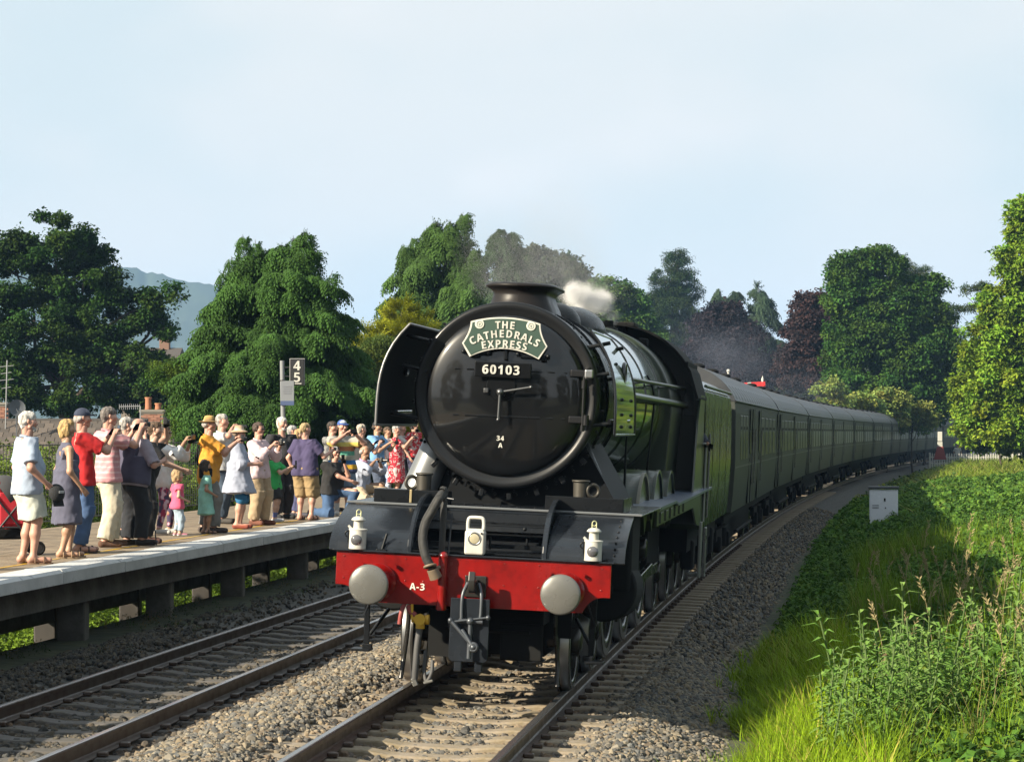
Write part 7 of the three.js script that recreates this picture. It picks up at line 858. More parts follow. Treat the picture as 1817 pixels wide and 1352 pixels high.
    // the face stays free
    if (st !== 'fringe') b.push(B(P(0, 0.10, 0.115), P(0, 0.03, 0.11), 0.074, 0.08, { minus: 1 }), B(P(-0.06, 0.06, 0.06), P(0.06, 0.06, 0.06), 0.045, 0.045, { minus: 1 })); else b.push(B(P(0, 0.12, 0.06), P(0, 0.19, 0.0), 0.06, 0.07, { minus: 1 }));
    mesh('hair', boxUV(toHead(skin(b, { cell: 0.0062, k: 0.014, fold: 0.0055, freq: 34, color: col, seed })).toNonIndexed()), M.hair, t);
    if (o.beard) { const bb = [B(P(-0.052, 0.085, 0.02), P(-0.03, 0.03, 0.055), 0.02), B(P(0.052, 0.085, 0.02), P(0.03, 0.03, 0.055), 0.02), B(P(-0.025, 0.02, 0.062), P(0.025, 0.02, 0.062), 0.026), B(P(-0.022, 0.07, 0.086), P(0.022, 0.07, 0.086), 0.009)]; mesh('beard', boxUV(toHead(skin(bb, { cell: 0.0062, k: 0.012, fold: 0.002, freq: 40, color: col })).toNonIndexed()), M.hair, t); } }
  if (o.hat) { const c = o.hat.color, c2 = o.hat.color2 ?? c; let g = []; if (o.hat.style === 'cap') { const dome = T(new THREE.SphereGeometry(0.094, 24, 10, 0, 6.2832, 0, 1.66), 0, 0, 0).scale(0.96, 0.98, 1.12).translate(0, 0.156, -0.014); const bill = T(extrude((() => { const s = new THREE.Shape(); s.moveTo(-0.07, 0); s.quadraticCurveTo(-0.07, 0.1, 0, 0.105); s.quadraticCurveTo(0.07, 0.1, 0.07, 0); s.closePath(); return s; })(), 0.008, 0.002), 0, 0, 0, Math.PI / 2 + 0.12).translate(0, 0.165, 0.06); g = [paint(clean(dome), (x, y, z) => (o.hat.front && z > 0.03 && y > 0.19 ? o.hat.front : c)), paint(clean(bill), c2)]; }
    else { const br = o.hat.brim ?? 0.15; const pr = [[0, 0.255], [0.05, 0.25], [0.068, 0.235], [0.085, 0.175], [0.088, 0.165], [br * 0.8, 0.158], [br, o.hat.droop ? 0.135 : 0.162], [br, (o.hat.droop ? 0.135 : 0.162) - 0.006], [br * 0.8, 0.152], [0.08, 0.158]]; g = [paint(clean(T(lathe(pr, 40), 0, 0, -0.01).scale(1, 1, 1.1)), (x, y, z) => { const r = Math.hypot(x, z); return y < 0.19 && y > 0.162 && r < 0.1 && o.hat.band ? o.hat.band : c.map((q) => q * (0.88 + 0.2 * noise3(x * 80, y * 120, z * 80))); })]; }
    const m = mergeC(g.map(toHead)); mesh('hat', m, M.cloth, t); }
  if (o.glasses) mesh('glasses', [0, 1].map((i) => toHead(rbox(0.042, 0.03, 0.012, 0.006, (i ? -1 : 1) * 0.03, 0.118, 0.096))).concat([toHead(bar([-0.072, 0.122, 0.02], [-0.05, 0.122, 0.094], 0.003)), toHead(bar([0.072, 0.122, 0.02], [0.05, 0.122, 0.094], 0.003)), toHead(bar([-0.012, 0.122, 0.1], [0.012, 0.122, 0.1], 0.003))]), phys([0.008, 0.008, 0.009], 0.15), t);
  for (const [nm, f, mt] of o.extra ?? []) mesh(nm, f({ at, R, Fw, sh, arm, hip, leg, S, up, toHead, neck0 }), mt, t);
  const K = { arm, sh, at, R, Fw, S, hm, leg, world: (v) => t.localToWorld(v.clone()) }; t.updateMatrixWorld(true); return { t, ...K };
}
const sole = (L, W) => { const s = new THREE.Shape(); s.moveTo(0, -L / 2); s.quadraticCurveTo(W * 0.42, -L / 2, W * 0.36, -L * 0.1); s.quadraticCurveTo(W * 0.6, L * 0.3, W * 0.25, L / 2); s.quadraticCurveTo(0, L * 0.55, -W * 0.25, L / 2); s.quadraticCurveTo(-W * 0.55, L * 0.3, -W * 0.36, -L * 0.1); s.quadraticCurveTo(-W * 0.42, -L / 2, 0, -L / 2); return s; };
/* what people hold: things of their own */
function heldCamera(label, p, yaw, { lens = 0.05, w = 0.125, h = 0.08, pitch = 0, silver } = {}) { const t = thing('camera', label, 'camera', p, yaw); t.rotation.set(-pitch, yaw, 0, 'YXZ'); mesh('case', [rbox(w, h, 0.05, 0.012, 0, 0, 0), rbox(w * 0.35, 0.025, 0.045, 0.008, 0, h / 2 + 0.008, 0), rbox(0.03, h * 0.9, 0.03, 0.01, -w / 2 + 0.015, 0, 0.02)], silver ? std([0.4, 0.4, 0.42], 0.4) : std([0.012, 0.012, 0.013], 0.5), t); mesh('lens', [cyl(0.032, 0.034, lens, 0, -0.003, 0.025 + lens / 2, Math.PI / 2, 0, 0, 24), torus(0.033, 0.004, 0, -0.003, 0.025 + lens, 0, 0, 0, 24, 6)], std([0.02, 0.02, 0.022], 0.35), t); mesh('front_glass', [cyl(0.026, 0.026, 0.004, 0, -0.003, 0.024 + lens, Math.PI / 2, 0, 0, 24)], M.lens, t); return t; }
function heldPhone(label, p, yaw, { color = [0.012, 0.012, 0.014], land = true, w = 0.145, pitch = 0 } = {}) { const t = thing('phone', label, 'phone', p, yaw); t.rotation.set(-pitch, yaw, 0, 'YXZ'); const a = land ? w : w * 0.5, b = land ? w * 0.5 : w; mesh('case', [rbox(a, b, 0.01, 0.004, 0, 0, 0)], std(color, 0.45), t); mesh('screen', [rbox(a - 0.012, b - 0.01, 0.003, 0.001, 0, 0, -0.0055)], phys([0.02, 0.025, 0.03], 0.1), t); mesh('camera_lens', [cyl(0.006, 0.006, 0.004, -a / 2 + 0.014, b / 2 - 0.013, 0.006, Math.PI / 2)], M.lens, t); return t; }
/* ---------------------------------------------------------------- the crowd on the platform */
{
  const on = (u, v) => onLevel(u, v, DECK + 0.004), st = (K) => K.t.position.clone();
  const held = (K, fwd = 0.07, upw = 0.02) => { const a = K.arm[0].wr.clone().lerp(K.arm[1].wr, 0.5).addScaledVector(K.Fw, fwd * K.S).add(V(0, upw * K.S, 0)); return K.world(a); };
  const oneHand = (K, i, len = 0.10) => { const d = K.arm[i].wr.clone().sub(K.arm[i].el).normalize(); return K.world(K.arm[i].wr.clone().addScaledVector(d, len)); };
  const CAM = [[0.055, 0.045, 0.15], [-0.055, 0.045, 0.15]], PHONE = [[0.07, 0.07, 0.235], [-0.07, 0.07, 0.235]], HOLD = ['hold', 'hold'], PALM = [[-0.7, 0, 0.6], [0.7, 0, 0.6]], EL = [[0.5, -0.9, 0], [-0.5, -0.9, 0]];
  const grey = [0.42, 0.40, 0.38], white = [0.62, 0.60, 0.57], blond = [0.46, 0.30, 0.12], dark = [0.035, 0.024, 0.018], brown = [0.10, 0.06, 0.035], jeans = [0.05, 0.10, 0.22], khaki = [0.36, 0.28, 0.17], pale = [0.52, 0.48, 0.38], blackC = [0.014, 0.014, 0.017], navy = [0.035, 0.035, 0.075];
  const checks = (a, b, n) => (x, y, z) => (noise3(x * n, y * n, z * n) > 0.05 ? a : b);
  let K, p;
  // 1: white haired man, light blue polo, pale shorts
  K = person('white haired bearded man in light blue polo shirt and pale shorts holding a black cap', on(46, 1000), 2.0, { h: 1.74, belly: 0.028, hair: { style: 'short', color: white }, beard: 1, skin: 'pink', top: { color: [0.33, 0.40, 0.52], collar: [0.30, 0.36, 0.46], sleeve: 0.8, hem: -0.06, loose: 0.016 }, legs: { name: 'shorts', color: [0.55, 0.58, 0.52], length: 0.95, loose: 0.02 }, sandals: [0.16, 0.09, 0.05], hands: [[0.17, -0.29, 0.06], [-0.17, -0.27, 0.09]], grip: ['relaxed', 'hold'], headTurn: -0.1, wide: 1.1, feet: [[0.065, -0.01], [-0.06, 0.03]] });
  p = oneHand(K, 1, 0.17); { const t = thing('held_cap', 'black baseball cap held in the hand of the white haired man in blue', 'cap', p, 2.0 - 1.2); const g = [T(new THREE.SphereGeometry(0.1, 24, 10, 0, 6.2832, 0, 1.7), 0, 0, 0).scale(1, 0.9, 1.1).rotateX(1.3), rbox(0.15, 0.012, 0.11, 0.005, 0, -0.1, 0.03, 1.2)]; mesh('crown', g, std([0.012, 0.013, 0.016], 0.9), t); mesh('badge', [rbox(0.07, 0.03, 0.006, 0.003, 0, 0.015, 0.10, 0.1)], std([0.4, 0.42, 0.45], 0.6), t); }
  // 2
  person('blonde woman in a sleeveless navy dress standing beside the man in the red shirt', on(116, 990), 2.0, { sex: 'woman', h: 1.66, skin: 'warm', hair: { style: 'bob', color: blond }, top: { name: 'dress', color: [0.085, 0.088, 0.135], sleeve: 0, skirt: 0.27, flare: 0.085, fold: 0.006 }, hands: [[0.14, -0.30, 0.05], [-0.13, -0.29, 0.08]], feet: [[0.045, 0.035], [-0.05, -0.045]], sandals: [0.25, 0.17, 0.1], headTurn: -0.15 });
  // 3
  K = person('man in a bright red shirt, navy cap and jeans raising both arms', on(143, 981), 1.95, { h: 1.80, skin: 'pink', hair: { style: 'short', color: grey }, hat: { style: 'cap', color: [0.03, 0.04, 0.075], front: [0.14, 0.15, 0.2] }, top: { color: [0.50, 0.012, 0.016], sleeve: 0.75, hem: -0.05, loose: 0.018 }, legs: { color: jeans, loose: 0.012 }, hands: [[0.08, 0.02, 0.22], [-0.06, 0.02, 0.22]], grip: HOLD, palm: PALM, elbows: EL, sandals: [0.04, 0.03, 0.03], feet: [[0.05, 0.02], [-0.05, -0.03]] });
  heldPhone('dark phone held up by the man in the red shirt', held(K, 0.05, 0.05), 1.95);
  // 4
  K = person('tall grey haired man in pink shirt and pale trousers with raised arms', on(190, 972), 2.0, { h: 1.83, skin: 'pink', hair: { style: 'short', color: [0.16, 0.14, 0.13] }, top: { collar: [0.5, 0.24, 0.27], color: (x, y, z) => (Math.sin(y * 90) > 0.55 ? [0.62, 0.42, 0.43] : [0.54, 0.26, 0.29]), sleeve: 0.75, hem: -0.05, loose: 0.018 }, belly: 0.01, legs: { color: pale, loose: 0.022 }, shoes: { color: [0.10, 0.05, 0.03] }, hands: [[0.09, 0.04, 0.22], [-0.05, 0.05, 0.23]], grip: HOLD, palm: PALM, elbows: EL, feet: [[0.085, 0.05], [-0.09, -0.05]] });
  heldCamera('small camera held up by the man in the pink shirt', held(K, 0.06, 0.04), 2.0, { lens: 0.03, w: 0.1, h: 0.06 });
  // 5
  K = person('stooping bald man in a dark navy waistcoat over a grey shirt and black trousers', on(232, 969), 2.35, { h: 1.70, lean: 0.16, skin: 'pink', belly: 0.02, wide: 1.15, hair: { style: 'fringe', color: grey }, top: { color: [0.30, 0.27, 0.33], collar: [0.3, 0.28, 0.33], sleeve: 0.95, hem: -0.05, loose: 0.02 }, vest: [0.062, 0.058, 0.10], legs: { color: [0.012, 0.014, 0.02], loose: 0.018 }, shoes: { color: [0.02, 0.015, 0.013] }, hands: [[0.1, -0.1, 0.2], [-0.14, -0.12, 0.16]], grip: HOLD, feet: [[0.06, 0], [-0.06, 0.05]], headTilt: 0.1 });
  p = on(277, 967); { const t = thing('walking_pole', 'slim dark walking pole standing beside the stooping bald man', 'pole', p); mesh('shaft', [bar([0, 0, 0], [-0.10, 0.95, 0.05], 0.009, 0.011, 8), cyl(0.02, 0.03, 0.02, -0.005, 0.05, 0, 0, 0, 0)], std([0.03, 0.03, 0.035], 0.5), t); mesh('grip', [bar([-0.10, 0.95, 0.05], [-0.112, 1.08, 0.055], 0.018, 0.02, 10)], M.soot, t); }
  // behind them
  K = person('grey haired man half hidden behind the stooping man, only his head showing', on(222, 951), 2.0, { h: 1.72, skin: 'pink', hair: { style: 'short', color: grey }, top: { color: [0.5, 0.49, 0.46], sleeve: 0.7 }, legs: { color: [0.05, 0.05, 0.06] }, shoes: { color: blackC }, hands: CAM, grip: HOLD, palm: PALM, elbows: EL });
  K = person('man in a black shirt holding a camera high, half hidden by the stooping man', on(257, 964), 1.6, { h: 1.66, lean: 0.2, skin: 'fair', hair: { style: 'short', color: brown }, top: { color: blackC, sleeve: 0.75, loose: 0.016, hem: -0.05 }, belly: 0.02, legs: { color: [0.016, 0.015, 0.018], loose: 0.016 }, shoes: { color: [0.06, 0.025, 0.02] }, hands: [[0.10, 0.17, 0.10], [-0.1, -0.16, 0.26]], grip: ['hold', 'relaxed'], elbows: [[0.9, -0.2, 0.2], [-0.4, -0.9, 0]] });
  heldCamera('black camera held high above the stooping man by one hand', oneHand(K, 0, 0.13), 1.6, { lens: 0.03 });
  // 7
  K = person('dark haired woman in a white top and pink patterned leggings raising a phone', on(290, 948), 1.35, { sex: 'woman', h: 1.60, skin: 'tan', hair: { style: 'bun', color: dark }, glasses: 1, top: { name: 'blouse', color: [0.62, 0.62, 0.63], sleeve: 1.5, hem: -0.10, loose: 0.018, fold: 0.009 }, legs: { name: 'leggings', slim: 1, loose: 0.004, color: (x, y, z) => { const n = noise3(x * 24, y * 20, z * 24); return n > 0.25 ? [0.55, 0.42, 0.5] : n > -0.05 ? [0.30, 0.03, 0.08] : [0.05, 0.04, 0.09]; } }, shoes: { color: [0.5, 0.48, 0.46] }, hands: [[0.14, 0.04, 0.20], [-0.04, 0.06, 0.22]], grip: HOLD, palm: PALM, elbows: EL, feet: [[0.09, 0.02], [-0.08, -0.02]] });
  heldPhone('black phone raised by the woman in white', held(K, 0.06, 0.05), 1.35);
  // 8 toddler
  person('small child in a pink top and light blue trousers holding onto the woman in white', on(314, 951), 2.0, { sex: 'child', h: 0.94, headScale: 0.20, skin: 'fair', hair: { style: 'bob', color: [0.40, 0.27, 0.14] }, glasses: 1, top: { color: [0.62, 0.10, 0.20], sleeve: 0.4, hem: -0.07, loose: 0.03 }, legs: { color: [0.33, 0.42, 0.52], loose: 0.016, length: 1.85 }, shoes: { color: [0.5, 0.16, 0.25], sole: [0.7, 0.7, 0.7] }, hands: [[0.17, -0.26, 0.06], [-0.17, -0.22, 0.1]] });
  // 9
  K = person('man in straw hat and orange shirt with a black shoulder strap and grey trousers', on(369, 946), 1.6, { h: 1.74, skin: 'pink', belly: 0.03, wide: 1.05, hair: { style: 'short', color: grey }, hat: { style: 'brim', brim: 0.15, color: [0.52, 0.34, 0.12], band: [0.2, 0.13, 0.06] }, top: { color: [0.62, 0.28, 0.03], collar: [0.5, 0.22, 0.025], sleeve: 0.85, hem: -0.12, loose: 0.024, fold: 0.009 }, legs: { color: [0.17, 0.165, 0.16], loose: 0.02 }, shoes: { color: [0.07, 0.055, 0.05] }, hands: [[0.1, -0.02, 0.22], [-0.02, -0.02, 0.24]], grip: HOLD, palm: PALM, elbows: EL, extra: [['strap', ({ at, R, Fw, S }) => [tube([at(0.31).addScaledVector(R, 0.06 * S), at(0.24).addScaledVector(Fw, -0.085 * S).addScaledVector(R, 0.03 * S), at(0.12).addScaledVector(Fw, -0.095 * S).addScaledVector(R, -0.03 * S), at(0.02).addScaledVector(Fw, -0.06 * S).addScaledVector(R, -0.1 * S)], 0.014, 20, 6)], M.soot]], feet: [[0.05, -0.05], [-0.05, 0.05]] });
  heldCamera('camera held by the man in the straw hat', held(K, 0.06, 0.03), 1.6, { lens: 0.04 });
  { const q = K.world(K.at(0.0).addScaledVector(K.R, -0.13 * K.S).addScaledVector(K.Fw, -0.02)); const b = thing('shoulder_bag', 'small black bag on the hip of the man in the orange shirt', 'bag', q, 1.6); mesh('bag', [rbox(0.08, 0.16, 0.2, 0.03, 0, 0, 0)], M.soot, b); }
  // 10
  person('small dark haired child in a turquoise dress in front of the man in orange', on(364, 947), 1.9, { sex: 'child', h: 1.08, headScale: 0.185, skin: 'tan', hair: { style: 'bob', color: dark }, top: { name: 'dress', color: [0.25, 0.52, 0.45], sleeve: 0.55, skirt: 0.22, flare: 0.1, loose: 0.014 }, hands: [[0.17, -0.26, 0.06], [-0.13, -0.24, 0.1]], sandals: [0.05, 0.035, 0.03] });
  // 11
  K = person('tall grey haired man in a white shirt and jeans with black binoculars at his eyes', on(392, 929), 1.35, { h: 1.80, skin: 'pink', hair: { style: 'short', color: grey }, top: { color: (x, y, z) => (Math.sin(x * 110) > 0.7 || Math.sin(y * 110) > 0.7 ? [0.44, 0.46, 0.5] : [0.53, 0.54, 0.53]), collar: [0.5, 0.51, 0.5], sleeve: 0.85, hem: -0.03, loose: 0.02 }, legs: { color: [0.045, 0.07, 0.11] }, shoes: { color: [0.05, 0.045, 0.04] }, hands: [[0.10, 0.075, 0.13], [-0.07, 0.075, 0.13]], grip: HOLD, palm: PALM, elbows: [[0.9, -0.5, 0], [-0.9, -0.5, 0]] });
  p = held(K, 0.055, 0.015); { const t = thing('binoculars', 'black binoculars at the eyes of the tall man in white', 'binoculars', p, 1.35); mesh('barrels', [-0.035, 0.035].flatMap((x) => [cyl(0.03, 0.024, 0.12, x, 0, 0.02, Math.PI / 2), cyl(0.02, 0.02, 0.03, x, 0, -0.05, Math.PI / 2)]).concat([rbox(0.05, 0.02, 0.06, 0.006, 0, 0.01, 0)]), M.black, t); for (const x of [-0.035, 0.035]) mesh('lens', [cyl(0.025, 0.025, 0.004, x, 0, 0.081, Math.PI / 2)], M.lens, t); }
  // 12
  K = person('woman in a beige sun hat, grey blue tunic and bright blue leggings', on(422, 938), 1.5, { sex: 'woman', h: 1.60, wide: 1.2, skin: 'pink', hair: { style: 'short', color: [0.3, 0.22, 0.15] }, hat: { style: 'brim', brim: 0.145, droop: 1, color: [0.46, 0.31, 0.20], band: [0.62, 0.5, 0.4] }, top: { name: 'tunic', color: [0.33, 0.36, 0.46], sleeve: 1.1, skirt: 0.17, flare: 0.115, loose: 0.02 }, legs: { name: 'leggings', color: [0.02, 0.14, 0.30], length: 1.12, slim: 1, loose: 0.008 }, shoes: { color: [0.22, 0.05, 0.03], high: 0.012 }, hands: [[0.11, -0.17, 0.17], [-0.06, -0.17, 0.2]], grip: HOLD, palm: PALM, feet: [[0.07, 0.0], [-0.07, 0.0]] });
  heldPhone('dark phone held low by the woman in the beige hat', held(K, 0.05, 0.01), 1.5, { pitch: 0.8 });
  // 13
  K = person('curly dark haired woman in sunglasses and pale pink blouse pointing a camera', on(457, 932), 1.15, { sex: 'woman', h: 1.66, wide: 1.1, skin: 'pink', hair: { style: 'curly', color: [0.06, 0.035, 0.025] }, glasses: 1, top: { name: 'blouse', color: [0.60, 0.46, 0.49], collar: [0.58, 0.44, 0.47], sleeve: 1.6, hem: -0.06, loose: 0.017, fold: 0.008 }, legs: { color: [0.36, 0.27, 0.17], loose: 0.022 }, shoes: { color: [0.14, 0.05, 0.03] }, hands: [[0.09, -0.02, 0.2], [-0.07, -0.02, 0.2]], grip: HOLD, palm: PALM, elbows: EL, feet: [[0.07, 0.02], [-0.06, -0.02]] });
  heldCamera('black camera in the hands of the woman in the pale pink blouse', held(K, 0.06, 0.03), 1.15, { lens: 0.05 });
  // 14 boy
  K = person('boy in a bright green shirt and black shorts holding up a phone', on(486, 926), 1.35, { sex: 'child', h: 1.28, headScale: 0.165, skin: 'fair', hair: { style: 'short', color: [0.07, 0.045, 0.03] }, top: { color: [0.03, 0.36, 0.09], sleeve: 0.75, hem: -0.07, loose: 0.024 }, legs: { name: 'shorts', color: blackC, length: 0.85, loose: 0.025 }, shoes: { color: [0.35, 0.36, 0.4], sole: [0.6, 0.6, 0.6] }, socks: [0.1, 0.12, 0.3], hands: [[0.06, -0.05, 0.24], [-0.06, -0.05, 0.24]], grip: HOLD, palm: PALM, elbows: EL });
  heldPhone('small phone held up by the boy in green', held(K, 0.06, 0.03), 1.35, { land: false });
  { const q = K.world(K.at(0.17).addScaledVector(K.Fw, -0.13 * K.S).addScaledVector(K.R, 0.03)); const b = thing('backpack', 'dark olive backpack hanging beside the boy in green', 'backpack', q, 1.35); mesh('pack', [rbox(0.26, 0.36, 0.15, 0.06, 0, 0, 0), rbox(0.2, 0.17, 0.06, 0.03, 0, -0.06, -0.09)], std([0.028, 0.035, 0.02], 0.9), b); mesh('straps', [-0.08, 0.08].map((x) => tube([[x, 0.17, 0.06], [x, 0.2, 0.14], [x, 0.05, 0.2], [x, -0.12, 0.1]], 0.014, 14, 6)), M.soot, b); }
  // 15
  person('man with full white beard and white hair in a black shirt and dark trousers', on(499, 921), 0.6, { h: 1.76, skin: 'pink', wide: 1.1, belly: 0.02, hair: { style: 'short', color: white }, beard: 1, top: { color: [0.018, 0.018, 0.023], sleeve: 0.7, hem: -0.07, loose: 0.02 }, legs: { color: [0.02, 0.02, 0.028], loose: 0.014 }, shoes: { color: blackC }, headTurn: 0.25 });
  // 16, 17
  person('grey haired woman in a lilac top behind the woman in navy', on(517, 917), 1.8, { sex: 'woman', h: 1.62, skin: 'pink', hair: { style: 'short', color: [0.4, 0.39, 0.39] }, top: { color: [0.50, 0.38, 0.48], sleeve: 0.9, hem: -0.08, loose: 0.02 }, legs: { color: [0.07, 0.075, 0.17] }, shoes: { color: [0.05, 0.05, 0.07] } });
  person('fair haired girl in a coral pink top squeezed behind the woman in navy', on(527, 917), 1.5, { sex: 'woman', h: 1.56, skin: 'fair', hair: { style: 'bob', color: [0.5, 0.32, 0.15] }, top: { color: [0.58, 0.25, 0.25], sleeve: 0.6, hem: -0.06 }, legs: { color: [0.05, 0.06, 0.13], loose: 0.01 }, shoes: { color: [0.06, 0.06, 0.08] }, hands: [[0.12, -0.26, 0.08], [-0.16, -0.28, 0.02]] });
  // 18
  K = person('blonde woman seen from behind in a navy shirt and khaki cropped trousers', on(541, 923), 2.7, { sex: 'woman', h: 1.66, wide: 1.08, skin: 'pink', hair: { style: 'tail', color: [0.42, 0.30, 0.15] }, top: { color: [0.05, 0.04, 0.105], sleeve: 0.7, hem: -0.06, loose: 0.02 }, legs: { name: 'cropped_trousers', color: (x, y, z) => (Math.abs(y - 0.56) < 0.012 ? [0.2, 0.14, 0.07] : [0.30, 0.21, 0.105]), length: 1.15, loose: 0.026, fold: 0.01 }, hands: [[0.15, -0.30, 0.02], [-0.2, -0.09, 0.2]], grip: ['relaxed', 'hold'], elbows: [[0.7, -0.6, -0.2], [-0.5, -0.9, 0]], feet: [[0.065, 0], [-0.065, 0.01]], sandals: [0.07, 0.04, 0.035], headTurn: -0.5 });
  heldPhone('white phone held out by the woman in navy', oneHand(K, 1, 0.11), 2.3, { color: [0.6, 0.6, 0.62] });
  // 19
  const stripes = (x, y) => { const q = ((1.42 - y) / 0.082) | 0; return [[0.32, 0.31, 0.28], [0.50, 0.42, 0.10], [0.36, 0.13, 0.05], [0.10, 0.36, 0.26], [0.45, 0.44, 0.36], [0.03, 0.16, 0.42], [0.62, 0.36, 0.02], [0.06, 0.07, 0.16]][clamp(q, 0, 7)]; };
  K = person('man in a blue cap and striped rainbow shirt with denim shorts', on(606, 915), 0.35, { h: 1.72, wide: 1.15, belly: 0.03, skin: 'pink', hair: { style: 'short', color: brown }, hat: { style: 'cap', color: [0.04, 0.09, 0.3], front: [0.5, 0.54, 0.6] }, top: { color: stripes, sleeve: 0.75, hem: -0.07, loose: 0.024 }, legs: { name: 'shorts', color: [0.17, 0.22, 0.30], length: 0.95, loose: 0.024 }, shoes: { color: [0.6, 0.6, 0.6] }, socks: [0.6, 0.6, 0.6], hands: [[0.06, 0.05, 0.18], [-0.08, 0.05, 0.18]], grip: HOLD, palm: PALM, elbows: [[0.9, -0.6, 0], [-0.9, -0.6, 0]], twist: 0.3 });
  heldPhone('dark phone in front of the face of the man in the striped shirt', held(K, 0.06, 0.04), 0.65);
  person('man in a grey checked shirt mostly hidden behind the striped shirt', on(588, 908), 1.2, { h: 1.7, skin: 'pink', hair: { style: 'short', color: dark }, top: { color: checks([0.10, 0.10, 0.11], [0.2, 0.2, 0.2], 30), sleeve: 0.8 }, legs: { color: [0.1, 0.11, 0.14] }, shoes: { color: blackC }, hands: PHONE, grip: HOLD });
  // 20 kneeling
  K = person('kneeling dark haired woman in black top, jeans and sunglasses', on(588, 917), 1.05, { sex: 'woman', h: 1.66, wide: 1.08, hip: 0.275, lean: 0.12, skin: 'pink', hair: { style: 'bob', color: [0.03, 0.02, 0.02] }, glasses: 1, top: { color: [0.015, 0.015, 0.017], sleeve: 0.7, hem: -0.03, loose: 0.016 }, legs: { color: [0.045, 0.095, 0.20], loose: 0.012 }, feet: [[0.08, 0.15, 0.045], [-0.10, -0.22, 0.05]], knees: [[0.2, 0.8, 1], [-0.15, -0.6, 1]], toes: [[0.15, 0, 1], [-0.1, -0.9, -0.3]], toeDrop: [-0.004, -0.02], shoes: { color: [0.04, 0.07, 0.2], sole: [0.6, 0.6, 0.6] }, hands: [[0.02, 0.03, 0.16], [0.10, -0.17, 0.22]], grip: ['hold', 'relaxed'], elbows: [[0.5, -0.9, 0], [-0.6, -0.8, 0]], twist: -0.35 });
  heldPhone('black phone held near the face of the kneeling woman', oneHand(K, 0, 0.10), 0.7, { land: false });
  // 21
  K = person('short grey haired woman in a black shirt seen from behind the crouching man', on(640, 902), 2.1, { sex: 'woman', h: 1.66, wide: 1.1, skin: 'pink', hair: { style: 'short', color: [0.5, 0.44, 0.36] }, top: { color: [0.02, 0.02, 0.022], sleeve: 0.75, hem: -0.06, loose: 0.018 }, legs: { color: [0.08, 0.08, 0.1] }, shoes: { color: blackC }, hands: [[0.05, -0.03, 0.21], [-0.1, -0.03, 0.2]], grip: HOLD, palm: PALM, elbows: EL });
  heldCamera('camera held out by the grey haired woman in black', held(K, 0.06, 0.03), 2.1, { lens: 0.03, w: 0.1, h: 0.06 });
  // 22 crouching
  K = person('crouching bald man in a pale blue shirt and beige trousers aiming a camera', on(637, 904), 1.15, { h: 1.74, hip: 0.24, lean: 0.18, wide: 1.08, skin: 'tan', hair: { style: 'fringe', color: grey }, top: { color: [0.38, 0.42, 0.54], collar: [0.55, 0.28, 0.42], sleeve: 1.3, hem: 0.0, loose: 0.022, fold: 0.01 }, legs: { color: [0.46, 0.36, 0.25], loose: 0.022 }, feet: [[0.09, 0.16, 0.045], [-0.09, -0.06, 0.045]], knees: [[0.35, 0.8, 1], [-0.3, 0.3, 1]], shoes: { color: [0.08, 0.05, 0.04] }, hands: [[0.07, 0.035, 0.17], [-0.06, 0.035, 0.17]], grip: HOLD, palm: PALM, elbows: [[0.8, -0.6, 0], [-0.8, -0.6, 0]] });
  heldCamera('black camera with long lens aimed by the crouching man', held(K, 0.06, 0.025), 1.15, { lens: 0.12 });
  // 23 and those seen beneath the smoke deflector
  K = person('man in a dark cap and sky blue shirt holding a phone near the deflector', on(668, 897), 1.2, { h: 1.72, skin: 'warm', hair: { style: 'short', color: dark }, hat: { style: 'cap', color: [0.015, 0.016, 0.02], front: [0.3, 0.31, 0.32] }, top: { color: [0.16, 0.33, 0.58], sleeve: 0.8, loose: 0.02 }, legs: { color: [0.06, 0.08, 0.13] }, shoes: { color: blackC }, hands: [[0.06, -0.06, 0.22], [-0.08, -0.06, 0.2]], grip: HOLD, palm: PALM, elbows: EL });
  heldPhone('dark phone in the hands of the man in the sky blue shirt', held(K, 0.06, 0.03), 1.2, { land: false });
  person('slim person in a white shirt and pale blue patterned trousers by the engine', on(686, 880), 1.4, { sex: 'woman', h: 1.62, skin: 'warm', hair: { style: 'short', color: brown }, top: { color: [0.55, 0.57, 0.6], sleeve: 0.7 }, legs: { color: checks([0.45, 0.5, 0.6], [0.16, 0.25, 0.42], 22), loose: 0.012 }, shoes: { color: [0.4, 0.25, 0.2] } });
  K = person('grey haired woman in a red and white patterned dress beside the engine', on(702, 880), 1.5, { sex: 'woman', h: 1.66, wide: 1.15, skin: 'pink', hair: { style: 'short', color: [0.42, 0.41, 0.40] }, top: { name: 'dress', color: (x, y, z) => { const n = noise3(x * 20, y * 16, z * 20), m = noise3(x * 13 + 5, y * 13, z * 13); return Math.abs(n) < 0.1 || m > 0.45 ? [0.6, 0.55, 0.54] : [0.42, 0.02, 0.04]; }, sleeve: 0.6, skirt: 0.33, flare: 0.1, loose: 0.018 }, sandals: [0.2, 0.12, 0.08], hands: [[0.08, 0.0, 0.2], [-0.06, 0.0, 0.22]], grip: HOLD, palm: PALM, elbows: EL });
  heldCamera('small camera held by the woman in the red patterned dress', held(K, 0.06, 0.03), 1.5, { lens: 0.03, w: 0.1, h: 0.06 });
  K = person('bald man behind the red patterned dress raising a yellow phone', on(712, 877), 1.3, { h: 1.70, skin: 'pink', hair: { style: 'fringe', color: grey }, top: { color: [0.5, 0.48, 0.46], sleeve: 0.7 }, legs: { color: [0.1, 0.1, 0.11] }, shoes: { color: blackC }, hands: [[0.10, 0.15, 0.17], [-0.05, 0.02, 0.2]], grip: HOLD, palm: PALM });
